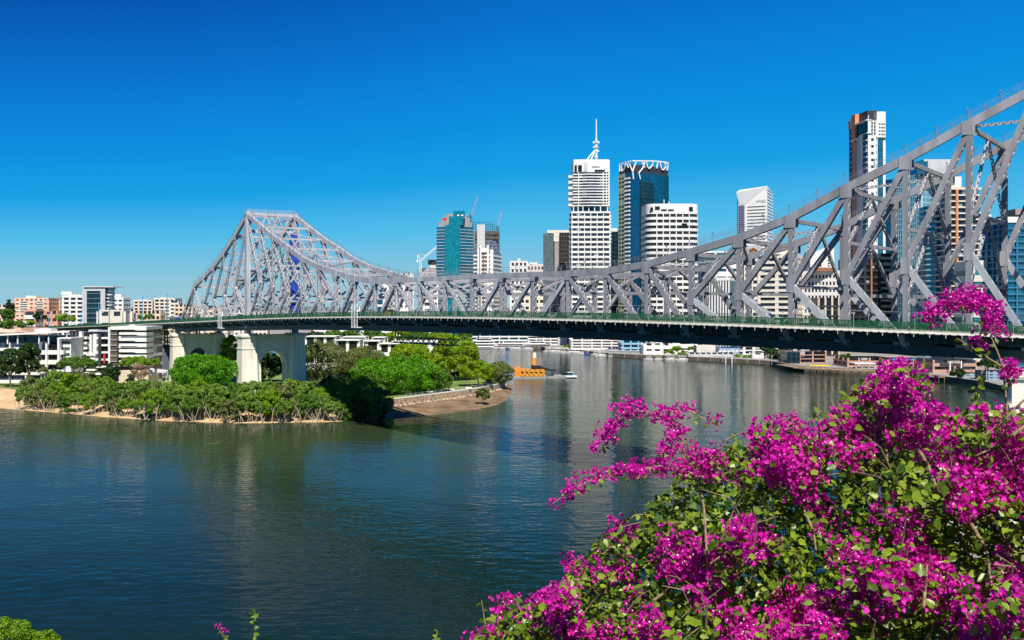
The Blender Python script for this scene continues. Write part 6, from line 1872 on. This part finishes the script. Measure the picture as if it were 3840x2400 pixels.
# trees under the deck, behind the white houses
for i, (cx, yt, w, k, lab) in enumerate(((1180, 1244, 90, 'dark', 'above the house closest to the pier'), (1250, 1240, 90, 'mid', 'behind the house with blue side wall'), (1318, 1238, 100, 'mid', 'left of the slung gantry'), (1400, 1236, 110, 'mid', 'behind the slung gantry left end'),
                                         (1490, 1238, 100, 'lime', 'behind the slung gantry middle'), (1570, 1238, 100, 'mid', 'behind the slung gantry right end'), (1650, 1240, 90, 'lime', 'above the jetty shelter'), (1740, 1236, 60, 'mid', 'behind the tallest yellow-green tree'))):
    tree('leafy tree under the bridge deck ' + lab, cx, yt, 1290, w, 640, k, leaf=.75, nb=30, br=.3, group='trees under the deck')
for i, (cx, yt, yb, w, Yt, k, lab) in enumerate(((2540, 1300, 1318, 50, 668, 'shrub', 'left end of the terraced garden'), (2508, 1310, 1330, 44, 664, 'shrub', 'beside the two storey cafe'), (2560, 1316, 1336, 46, 660, 'shrub', 'middle of the terraced garden'), (2600, 1300, 1316, 46, 672, 'shrub', 'top of the terraced garden'),
                                                 (2124, 1292, 1312, 28, 790, 'shrub', 'by the grey end wall'), (2764, 1330, 1344, 30, 645, 'shrub', 'right of the low pavilion'), (2800, 1334, 1350, 36, 640, 'shrub', 'beside the small white kiosk'))):
    tree('bright green garden bush ' + lab, cx, yt, yb, w, Yt, k, ZQ, name='shrub', cat='shrub', leaf=.7, nb=14, br=.4, group='garden bushes on the far quay', trunk=.12)
for i, (cx, yt, yb, w, Yt, k, lab) in enumerate(((2880, 1300, 1350, 60, 640, 'dark', 'right of the columned building'), (2930, 1290, 1372, 80, 620, 'dark', 'left of the pink open frame'), (3172, 1322, 1366, 40, 550, 'mid', 'right of the pink open frame'), (3330, 1370, 1400, 50, 510, 'dark', 'beside the ferry kiosk'), (3590, 1380, 1420, 60, 455, 'dark', 'before the pink hotel wall'), (3700, 1350, 1384, 70, 445, 'dark', 'above the blue gabled house'))):
    tree('dark quay tree standing ' + lab, cx, yt, yb, w, Yt, k, ZQ, leaf=.75, nb=24, br=.32, group='dark trees on the far quay')

# mangroves along the sandy shore: four kinds, copied
def mangrove(label, seed, kind):
    rng = random.Random(seed)
    t = thing('mangrove_tree', label, 'tree', (0, 0, 0), 'mangroves along the sandy shore')
    me = crown('crown', 4.9, 3.8, (3.4, 4.4)[seed % 2], LF[kind], seed, .46, 52, 1.7, .25, -.85)
    o = link('crown', me); o.location = (0, 0, (5.5, 4.6)[seed % 2]); o.parent = t
    mb = MB()
    for i in range(rng.randint(8, 11)):
        b = Vector((rng.uniform(-3.0, 3.0), rng.choice((-1, 1)) * rng.uniform(1.2, 2.6), -.4)); a = rng.uniform(-1, 1)
        e = Vector((b.x + a * 3.4, b.y + rng.uniform(-.8, .8), rng.uniform(4, 7)))
        m_ = b.lerp(e, .5) + Vector((rng.uniform(-.5, .5), -.3, 0))
        mb.path([b, m_, e], rng.uniform(.09, .15), .05, 5)
        mb.path([m_, m_ + Vector((rng.uniform(-1.6, 1.6), rng.uniform(-1, .4), 2.0))], .09, .04, 4)
    tr = mb.build('stems', PALEBARK); tr.parent = t
    return t
protos = [mangrove('tmp', 300 + i, k) for i, k in enumerate(('mangrove', 'olive', 'mangrove', 'mid', 'mangrove', 'shrub'))]
MG = []
def sh_y(px_):
    for (x0, y0), (x1, y1) in zip(SH, SH[1:]):
        if x0 <= px_ <= x1: return y0 + (y1 - y0) * (px_ - x0) / (x1 - x0)
rr = random.Random(21)
spots = []
px_ = 92
while px_ < 1275:
    spots.append((px_, sh_y(px_) - rr.uniform(9, 17), rr.uniform(.68, 1.0), 'front')); px_ += rr.uniform(40, 54)
px_ = 118
while px_ < 1290:
    spots.append((px_, sh_y(px_) - rr.uniform(30, 46), rr.uniform(.95, 1.3), 'rear')); px_ += rr.uniform(44, 60)
for px_, dy_, s_ in ((1296, 16, 1.0), (1335, 10, .95), (1362, 26, 1.3), (1392, 8, 1.0), (1424, 14, 1.1)): spots.append((px_, sh_y(px_) - dy_, s_, 'shade'))
def where(px_):
    for lim, s in ((200, 'by the open sand at the left end'), (330, 'below the white shelter roofs'), (480, 'below the car park'), (640, 'left of the broad fig'), (760, 'below the left half of the fig'), (880, 'below the right half of the fig'), (1000, 'below the bright pier column'), (1140, 'below the shaded pier column'), (1220, 'right of the main pier'), (1300, 'at the right end of the sunlit sand'), (2000, 'in the bridge shadow')):
        if px_ < lim: return s
seen = {}
for i, (px_, py_, sc, row) in enumerate(spots):
    o = protos[i] if i < 6 else copy_tree(protos[(i * 5 + i // 3) % 6])
    zg = .9 if row != 'rear' else 2.4
    x, y = G(px_, py_, zg)
    o.location = (x, y, zg); o.rotation_euler = (0, 0, rr.uniform(-.6, .6) + (math.pi if rr.random() < .4 else 0)); o.scale = (sc * rr.uniform(.9, 1.15), sc, sc * rr.uniform(.9, 1.15))
    key = (row, where(px_)); seen[key] = seen.get(key, 0) + 1
    first = {1: 'first', 2: 'second', 3: 'third', 4: 'fourth', 5: 'fifth'}[seen[key]]
    o['label'] = first + {'front': ' mangrove at the sand edge ', 'rear': ' taller back-row mangrove ', 'shade': ' dark mangrove '}[row] + where(px_)
# driftwood and low seedlings on the sand
for i, (px_, py_) in enumerate(((72, 1514), (190, 1540), (1010, 1577), (1110, 1578))):
    x, y = G(px_, py_, .6); mb = MB(); rr2 = random.Random(i)
    for k in range(6):
        a = rr2.uniform(-.5, .5); L = rr2.uniform(1, 3)
        mb.path([(x + rr2.uniform(-2, 2), y + rr2.uniform(-.6, .6), .6), (x + math.cos(a) * L + rr2.uniform(-2, 2), y + math.sin(a) * L, .6 + rr2.uniform(.1, .8))], .12, .05, 4)
    tag(mb.build('driftwood', BARK), 'dark tangled driftwood on the sand ' + ('at the far left', 'below the white shelters', 'below the shaded pier column', 'near the right end of the mangroves')[i], 'driftwood', 'driftwood on the sand')
for i, (px_, py_, lab) in enumerate(((112, 1520, 'at the left end of the mangroves'), (185, 1528, 'left of the leaning stems'), (262, 1548, 'below the round olive bush'), (545, 1566, 'below the leafless tree'), (905, 1576, 'below the bright pier column'))):
    tree('low bright green seedling bush on the sand ' + lab, px_, py_ - 18, py_ + 2, 40, G(px_, py_, .5)[1], 'mid', .4, name='shrub', cat='shrub', leaf=.45, nb=10, br=.42, group='seedling bushes on the sand', trunk=.08)

# ------------------------------------------------------------------ foreground bougainvillea
def leaf_shape(width, cup, droop):
    return np.array([[0, 0, 0], [0, .5, -cup], [0, 1, -droop], [-width, .30, .5 * cup], [-width * .72, .68, .3 * cup], [width, .30, .5 * cup], [width * .72, .68, .3 * cup]])
LFACE = np.array([[0, 1, 3, 3], [1, 4, 3, 3], [1, 2, 4, 4], [0, 5, 1, 1], [1, 5, 6, 6], [1, 6, 2, 2]])[:, :3]
def instances(shape, pos, d, up, size):
    """leaf shapes growing along d with their face towards up"""
    y = unit(d); x = unit(np.cross(y, up)); z = np.cross(x, y)
    s = np.asarray(size)[:, None, None]
    V = pos[:, None, :] + s * (shape[None, :, 0:1] * x[:, None, :] + shape[None, :, 1:2] * y[:, None, :] + shape[None, :, 2:3] * z[:, None, :])
    n = len(pos); k = shape.shape[0]
    Fc = (LFACE[None] + (np.arange(n) * k)[:, None, None]).reshape(-1, 3)
    return V.reshape(-1, 3), Fc

def petal_mat(name, c1, c2):
    m = leafmat(name, c1, c2, .42, .6)
    return m
MAGENTA = petal_mat('magenta_bracts', (0.46, 0.003, 0.27), (0.95, 0.014, 0.61))
BLEAF = leafmat('bougainvillea_leaves', (0.025, 0.085, 0.008), (0.32, 0.46, 0.035), .42, .35)
WHITEF = mat('tiny_white_flowers', (.85, .82, .70), .7, .03)
STEMM = mat('bougainvillea_stem', (.30, .22, .13), .85, .3, 20)
GSTEM = mat('young_green_stem', (.22, .26, .07), .7, .2, 20)
BR_SHAPE = leaf_shape(.42, .16, .02)
LF_SHAPE = leaf_shape(.34, .05, .14)

def cluster_geo(seed, nf=11, r=.075):
    """one flower head: three bracts to a flower, a white floret in some; grows along +Z"""
    rng = np.random.default_rng(seed)
    ax = unit(rng.normal(size=(nf, 3)) * np.array([1, 1, .8]) + np.array([0, 0, .75]))
    base = ax * r * rng.uniform(.35, 1.0, nf)[:, None] * np.array([1.25, 1.25, .8])
    P_, D_, U_ = [], [], []
    for i in range(nf):
        t = np.cross(ax[i], rng.normal(size=3)); t /= np.linalg.norm(t); b = np.cross(ax[i], t)
        for k in range(3):
            a = 2.094 * k + rng.uniform(-.25, .25); o = t * math.cos(a) + b * math.sin(a)
            P_.append(base[i] + o * .003); D_.append(ax[i] * rng.uniform(.55, 1.0) + o * rng.uniform(.6, .95)); U_.append(-o * .9 + ax[i] * .8 + rng.normal(size=3) * .25)
    V, Fc = instances(BR_SHAPE, np.array(P_), np.array(D_), np.array(U_), rng.uniform(.028, .040, nf * 3))
    wi = np.where(rng.random(nf) < .26)[0]
    c = base[wi] + ax[wi] * .024
    n = len(wi); WV, WF = [], []
    for j in range(n):
        t = np.cross(ax[wi[j]], [.3, .5, .8]); t /= np.linalg.norm(t); b = np.cross(ax[wi[j]], t)
        k0 = len(V) + len(WV)
        for q in range(5): WV.append(c[j] + (t * math.cos(q * 1.2566) + b * math.sin(q * 1.2566)) * .0058 + ax[wi[j]] * .004)
        WF += [[k0, k0 + 1, k0 + 2], [k0, k0 + 2, k0 + 3], [k0, k0 + 3, k0 + 4]]
    nb = len(Fc)
    if n: V = np.vstack([V, np.array(WV)]); Fc = np.vstack([Fc, np.array(WF)])
    return V, Fc, nb
GEO = [cluster_geo(500 + i, 8 + i % 6, .062 + .006 * (i % 5)) for i in range(8)]
CM = []
for V, Fc, nb_ in GEO:
    me = npmesh('blossoms', V, Fc, [MAGENTA, WHITEF]); me.polygons.foreach_set('material_index', [0] * nb_ + [1] * (len(Fc) - nb_)); CM.append(me)

BODY = [(1735, 2420), (1790, 2385), (1850, 2330), (1900, 2250), (1930, 2235), (1960, 2290), (2050, 2240), (2110, 2190), (2140, 2120), (2200, 2080), (2270, 2000), (2300, 1990), (2380, 1990), (2430, 1900), (2500, 1850), (2560, 1740), (2640, 1700),
        (2720, 1690), (2800, 1660), (2850, 1590), (2920, 1570), (3000, 1600), (3060, 1640), (3090, 1560), (3160, 1520), (3170, 1470), (3230, 1450), (3310, 1390), (3400, 1370), (3470, 1395), (3480, 1440), (3400, 1500), (3470, 1530), (3560, 1560), (3640, 1535), (3750, 1540), (3860, 1560), (4100, 1590), (4350, 1650), (4560, 1800), (4680, 2050), (4700, 2420)]
poly_np = np.array(BODY, float)
def inside(x, y):
    r = np.zeros(len(x), bool); j = len(BODY) - 1
    for i in range(len(BODY)):
        xi, yi = BODY[i]; xj, yj = BODY[j]
        c = ((yi > y) != (yj > y)) & (x < (xj - xi) * (y - yi) / (yj - yi + 1e-9) + xi)
        r ^= c; j = i
    return r
def bdepth(x, y): return 8.2 - 1.9 * (x - 1750) / 2090 - 1.7 * (y - 1400) / 1000 + .32 * np.sin(x * .011 + y * .006) + .25 * np.sin(y * .017 - x * .004) + .30 * np.sin(x * .034 + y * .012) * np.sin(y * .031 - x * .008)
def pix2w(x, y, Y): return np.stack([(x - 1920) / F * Y, Y, H + (HZ - y) / F * Y], 1)
rngb = np.random.default_rng(77)
def sample(n):
    x = rngb.uniform(1720, 4700, n * 3 + 40); y = rngb.uniform(1360, 2430, n * 3 + 40); k = inside(x, y)
    return x[k][:n], y[k][:n]
def flowery(x, y):
    """where the bush is in flower: the crest and loose patches below it"""
    f = np.sin(x * .0085 + 1.3) * np.sin(y * .011 + .4) + .6 * np.sin(x * .021 - y * .013) + .5 * np.sin(x * .004 + y * .019 + 2)
    f = f + np.clip((1880 - y) / 420, -.25, 1.1) * .5 + .55 * np.exp(-(((x - 1980) / 230) ** 2 + ((y - 2290) / 120) ** 2)) + .25
    f = f - 1.1 * np.exp(-(((x - 2950) / 330) ** 2 + ((y - 1930) / 110) ** 2)) - .8 * np.exp(-(((x - 2480) / 170) ** 2 + ((y - 1990) / 130) ** 2)) - .9 * np.exp(-(((x - 3560) / 260) ** 2 + ((y - 1960) / 120) ** 2)) - .7 * np.exp(-(((x - 2300) / 160) ** 2 + ((y - 2290) / 90) ** 2)) - 1.2 * np.exp(-(((x - 2730) / 110) ** 2 + ((y - 1700) / 45) ** 2))
    return f
bush = thing('bougainvillea', 'large magenta bougainvillea bush filling the near right corner', 'flowering bush', (1.5, 6.0, 35.6))
SUNV = np.array(SUN_TO)
clusters = []      # (position, axis, size)
xs_, ys_ = sample(4900)
fl = flowery(xs_, ys_) - .24
keep = fl > rngb.uniform(-.7, 1.25, len(fl))
xs_, ys_ = xs_[keep][:2500], ys_[keep][:2500]
Yc = bdepth(xs_, ys_) + np.abs(rngb.normal(0, .28, len(xs_)))
for p_ in pix2w(xs_, ys_, Yc): clusters.append((p_, unit(np.array([[rngb.normal(0, .5), -.75 + rngb.normal(0, .4), .65 + rngb.normal(0, .4)]]))[0], rngb.uniform(.68, 1.12)))
# arching sprays: (points, flower start fraction, spread in px, depth, flowers per 100 px)
SPRAYS = [
    ([(2700, 1760), (2600, 1690), (2527, 1614), (2490, 1560), (2440, 1545), (2380, 1540), (2330, 1558), (2295, 1592), (2272, 1640), (2258, 1690)], .30, 32, 7.2, 11.0),
    ([(2490, 1560), (2530, 1540), (2590, 1540), (2640, 1572), (2684, 1580)], .1, 18, 7.3, 5.0),
    ([(2640, 1790), (2500, 1745), (2440, 1750), (2400, 1765), (2330, 1755), (2255, 1788), (2196, 1808), (2127, 1848), (2075, 1888)], .05, 24, 6.9, 6.5),
    ([(2440, 1760), (2500, 1680), (2560, 1660), (2620, 1690)], .0, 45, 7.0, 8.0),
    ([(2560, 1720), (2640, 1690), (2700, 1740)], .0, 45, 7.0, 6.0),
    ([(3030, 1640), (2980, 1600), (2900, 1575), (2840, 1600)], .1, 30, 7.0, 9.0),
    ([(3480, 1560), (3440, 1450), (3400, 1400), (3340, 1390), (3310, 1420)], .2, 42, 7.4, 9.0),
    ([(3780, 1600), (3772, 1480), (3763, 1397), (3750, 1344), (3734, 1304), (3714, 1262), (3738, 1232), (3732, 1190), (3700, 1156), (3650, 1132), (3600, 1122), (3550, 1142), (3510, 1180), (3482, 1205)], .50, 34, 6.3, 15.0),
    ([(3700, 1240), (3735, 1215), (3745, 1240)], .0, 24, 6.3, 12.0),
    ([(3610, 1150), (3640, 1120), (3680, 1150)], .0, 34, 6.3, 10.0),
    ([(3775, 1420), (3800, 1370), (3795, 1350)], .3, 18, 6.2, 8.0),
    ([(3772, 1410), (3810, 1400), (3825, 1395)], .2, 22, 6.2, 12.0),
    ([(3690, 1230), (3670, 1265), (3700, 1290)], .2, 14, 6.3, 5.0),
    ([(2420, 2120), (2330, 2060), (2290, 2010), (2330, 1985), (2370, 2000)], .4, 34, 7.3, 12.0),
    ([(2300, 2260), (2200, 2170), (2150, 2110), (2190, 2085)], .3, 32, 7.3, 10.0),
    ([(2150, 2330), (2080, 2220), (2040, 2215), (1990, 2260)], .3, 30, 7.4, 9.0),
    ([(2060, 2420), (1960, 2330), (1905, 2250), (1880, 2245)], .2, 26, 7.4, 7.0),
    ([(1960, 2440), (1860, 2370), (1800, 2385), (1750, 2410)], .1, 26, 7.5, 9.0),
]
STEMS = []
def polyline(pts, n):
    pts = np.array(pts, float); seg = np.linalg.norm(np.diff(pts, axis=0), axis=1); cum = np.r_[0, np.cumsum(seg)]
    t = np.linspace(0, cum[-1], n)
    return np.stack([np.interp(t, cum, pts[:, 0]), np.interp(t, cum, pts[:, 1])], 1), cum[-1]
spray_leaf = []
for pts, f0, spread, Yd, dens in SPRAYS:
    ln, L = polyline(pts, 24)
    STEMS.append((ln, Yd, .009, .003))
    n = int(L * (1 - f0) / 100 * dens)
    ln2, _ = polyline(pts, 400)
    for i in range(n):
        q = ln2[int(400 * (f0 + (1 - f0) * rngb.random())) % 400]
        x = q[0] + rngb.normal(0, spread * .55); y = q[1] + rngb.normal(0, spread * .55) - spread * .15
        p_ = pix2w(np.array([x]), np.array([y]), np.array([Yd + rngb.normal(0, .12)]))[0]
        clusters.append((p_, unit(np.array([[rngb.normal(0, .5), -.6 + rngb.normal(0, .4), .7 + rngb.normal(0, .4)]]))[0], rngb.uniform(.55, .85)))
    for i in range(int(L / 100 * 6)):
        q = ln2[int(400 * rngb.random())]; spray_leaf.append((q[0] + rngb.normal(0, spread * .5), q[1] + rngb.normal(0, spread * .5) + 12, Yd + rngb.normal(0, .1)))
# heads as parts: the hundred nearest; the rest one mass
clusters.sort(key=lambda c: c[0][1] / c[2] + (0 if -99 < c[0][0] else 0))
vis = [c for c in clusters if H + (HZ - 2400) / F * c[0][1] < c[0][2]]
rest = [c for c in clusters if not any(c is v for v in vis[:100])]
def frame_of(ax):
    z = Vector(ax).normalized(); x = z.orthogonal().normalized(); x = (Matrix.Rotation(rngb.uniform(0, 6.28), 3, z) @ x); y = z.cross(x)
    return Matrix((x, y, z)).transposed()
for i, (p_, ax, s) in enumerate(vis[:100]):
    o = bpy.data.objects.new('blossoms', CM[i % 8]); COL.objects.link(o)
    M = Matrix.Translation(Vector(p_) - WORLD_OF[bush.name]) @ frame_of(ax).to_4x4() @ Matrix.Scale(s, 4)
    o.parent = bush; o.matrix_local = M
Vs, Fs, mi, off = [], [], [], 0
for i, (p_, ax, s) in enumerate(rest):
    V, Fc, nb_ = GEO[i % 8]; R = np.array(frame_of(ax))
    Vs.append((V * s) @ R.T + p_); Fs.append(Fc + off); off += len(V); mi += [0] * nb_ + [1] * (len(Fc) - nb_)
me = npmesh('blossoms_mass', np.vstack(Vs), np.vstack(Fs), [MAGENTA, WHITEF]); me.polygons.foreach_set('material_index', mi)
o = link('blossoms_mass', me, bush); o['kind'] = 'stuff'
# leaves: a lit outer layer and deeper layers behind
def leaf_layer(n, back, spread, smin, smax):
    x, y = sample(n)
    Yl = bdepth(x, y) + back + np.abs(rngb.normal(0, spread, len(x)))
    p_ = pix2w(x, y, Yl)
    d = rngb.normal(size=(len(x), 3)) * np.array([1, .7, .6]) + np.array([0, -.25, -.25])
    u = rngb.normal(size=(len(x), 3)) * .55 + np.array([0, -.55, .75])
    return instances(LF_SHAPE, p_, d, u, rngb.uniform(smin, smax, len(x)))
parts_ = [leaf_layer(5900, -.05, .22, .026, .080), leaf_layer(6900, .45, .5, .04, .08), leaf_layer(8300, .9, .6, .06, .11)]
sl = np.array(spray_leaf)
pl_ = pix2w(sl[:, 0], sl[:, 1], sl[:, 2])
parts_.append(instances(LF_SHAPE, pl_, rngb.normal(size=(len(sl), 3)) + np.array([0, -.2, -.3]), rngb.normal(size=(len(sl), 3)) * .5 + np.array([0, -.5, .8]), rngb.uniform(.03, .055, len(sl))))
# leafy green shoots that stand out of the outline
SHOOTS = [([(2560, 1960), (2460, 1960), (2400, 1990)], 7), ([(2470, 1990), (2440, 1930), (2380, 1930), (2350, 1960)], 7.1), ([(2700, 2070), (2560, 2050), (2480, 1990)], 6.9), ([(2760, 1720), (2720, 1650), (2780, 1620)], 7.2), ([(2800, 1700), (2740, 1680), (2690, 1720)], 7.2),
          ([(3650, 1540), (3660, 1470), (3680, 1400), (3700, 1370)], 6.4), ([(3800, 1400), (3700, 1340), (3640, 1300), (3588, 1268)], 6.3), ([(3480, 1540), (3475, 1440), (3455, 1380)], 7), ([(2400, 2180), (2300, 2100), (2250, 2090)], 7), ([(2160, 2330), (2050, 2260), (1990, 2250)], 7.2), ([(1960, 2400), (1900, 2320), (1885, 2280)], 7.4),
          ([(1830, 2420), (1818, 2330), (1806, 2250)], 7.6), ([(1880, 2420), (1868, 2340), (1862, 2300)], 7.5), ([(3840, 1500), (3760, 1580), (3680, 1640)], 5.9), ([(3060, 1640), (3050, 1570), (3080, 1540)], 7)]
for pts, Yd in SHOOTS:
    ln, L = polyline(pts, 14); STEMS.append((ln, Yd, .008, .003))
    n = int(L / 100 * 9); ln2, _ = polyline(pts, 200)
    q = ln2[(rngb.random(n) * 200).astype(int)]
    p_ = pix2w(q[:, 0], q[:, 1], np.full(n, Yd))
    parts_.append(instances(LF_SHAPE, p_, rngb.normal(size=(n, 3)) + np.array([0, -.2, .1]), rngb.normal(size=(n, 3)) * .6 + np.array([0, -.5, .8]), rngb.uniform(.035, .07, n)))
off = 0; Vs, Fs = [], []
for V, Fc in parts_: Vs.append(V); Fs.append(Fc + off); off += len(V)
link('foliage', npmesh('foliage', np.vstack(Vs), np.vstack(Fs), BLEAF), bush)
# woody stems, some catching the sun in front of the leaves
WOOD = [([(3230, 1520), (3290, 1560), (3320, 1650), (3330, 1740)], -.05), ([(3440, 1680), (3480, 1740), (3520, 1850), (3560, 1860)], -.05), ([(2960, 1840), (3010, 1900), (3050, 1990), (3060, 2060)], -.08), ([(2620, 1780), (2640, 1900), (2650, 2060), (2655, 2200)], -.05), ([(2400, 2290), (2520, 2200), (2640, 2130), (2740, 2060)], -.05),
        ([(2860, 2330), (2900, 2220), (2960, 2160)], -.05), ([(3840, 1600), (3760, 1660), (3640, 1720)], -.1), ([(3200, 1770), (3250, 1780), (3300, 1790)], -.05), ([(3460, 2330), (3470, 2200), (3480, 2080)], -.1), ([(2560, 1790), (2620, 1800), (2720, 1800), (2790, 1830)], -.05), ([(3000, 2380), (3060, 2300), (3150, 2240)], -.05), ([(3640, 1960), (3700, 2060), (3720, 2200)], -.1)]
mbs = MB(); rr = random.Random(9)
for pts, dz in WOOD:
    ln, L = polyline(pts, 10)
    Yd = bdepth(ln[:, 0], ln[:, 1]) + dz
    q = pix2w(ln[:, 0], ln[:, 1], Yd); mbs.path([Vector(v) for v in q], .011, .006, 6)
for ln, Yd, r0, r1 in STEMS:
    q = pix2w(ln[:, 0], ln[:, 1], np.full(len(ln), Yd)); mbs.path([Vector(v) for v in q], r0, r1, 6)
for i in range(170):
    x, y = sample(1); a = rr.uniform(-2.6, -.5); L = rr.uniform(60, 200)
    ex, ey = x + math.cos(a) * L, y + math.sin(a) * L
    if not inside(ex, ey)[0]: continue
    Y0 = bdepth(x, y) + .15 + rr.random() * .3
    p0, p1 = pix2w(x, y, Y0)[0], pix2w(ex, ey, Y0 - .15)[0]; pm = (p0 + p1) / 2 + np.array([rr.uniform(-.05, .05), 0, .05])
    mbs.path([Vector(p0), Vector(pm), Vector(p1)], .006, .003, 5)
for i in range(9):     # main stems down to the soil
    mbs.path([Vector((1.0 + i * .28, 6 + .1 * i, 35.0)), Vector((1.0 + i * .32, 6.5, 35.9)), Vector((1.1 + i * .38, 6.6 + rr.random(), 36.5))], .03, .012, 7)
mbs.build('stems', STEMM, bush)

# small plants along the bottom edge
def sprig(label, pts, Yd, leafn, flowers=0, size=.05, name='weed_stalk'):
    base = pix2w(np.array([pts[0][0]]), np.array([pts[0][1]]), np.array([Yd]))[0]
    t = thing(name, label, 'plant', tuple(base), None)
    ln, L = polyline(pts, 12); mb = MB(); mb.path([Vector(v) for v in pix2w(ln[:, 0], ln[:, 1], np.full(12, Yd))], .010, .005, 6); mb.build('stem', GSTEM, t)
    ln2, _ = polyline(pts, 100); q = ln2[np.linspace(25, 99, leafn).astype(int)]
    p_ = pix2w(q[:, 0], q[:, 1], np.full(leafn, Yd)); d = rngb.normal(size=(leafn, 3)) * np.array([1, .4, .5]) + np.array([0, -.2, .15])
    V, Fc = instances(LF_SHAPE, p_, d, rngb.normal(size=(leafn, 3)) * .5 + np.array([0, -.5, .8]), rngb.uniform(size * .7, size * 1.2, leafn))
    link('leaves', npmesh('leaves', V, Fc, BLEAF), t)
    for i in range(flowers):
        q_ = ln2[97 - 14 * i]; p_ = pix2w(np.array([q_[0] + 4 * i]), np.array([q_[1] - 5]), np.array([Yd]))[0]
        o = bpy.data.objects.new('flower', CM[i % 8]); COL.objects.link(o); o.parent = t
        o.matrix_local = Matrix.Translation(Vector(p_) - WORLD_OF[t.name]) @ Matrix.Rotation(-.6, 4, 'X') @ Matrix.Scale(.45, 4)
sprig('tall thin green weed stalk at the bottom edge', [(956, 2440), (955, 2380), (957, 2330), (955, 2296)], 8.0, 16, 0, .05)
sprig('short flowering sprig with pink heads left of the weed stalk', [(880, 2430), (845, 2395), (825, 2365), (818, 2352)], 8.0, 12, 3, .045)
sprig('curled green shoot at the bottom edge left of the bush', [(1640, 2440), (1636, 2390), (1640, 2365)], 8.0, 9, 0, .05)
t = thing('green_bush', 'sunlit bright green bush in the bottom left corner', 'bush', tuple(P(60, 2520, 15)))
for nm, cx, cy, w, h_, sd in (('crown', 30, 2400, 190, 150, 801), ('side_crown', 172, 2420, 100, 120, 802)):
    me = crown(nm, w * 15 / F / 2, w * 15 / F / 2, h_ * 15 / F / 2, LF['shrub'], sd, .035, 70, 3.4, .26, -.6, nmax=9000)
    o = link(nm, me); o.location = P(cx, cy, 15) - WORLD_OF[t.name]; o.parent = t
mb = MB()
for dx in (-.1, .1, .5): mb.path([P(60, 2520, 15) + Vector((dx, 0, -1.5)), P(40, 2430, 15) + Vector((dx, 0, 0))], .03, .01, 5)
mb.build('stems', BARK, t)
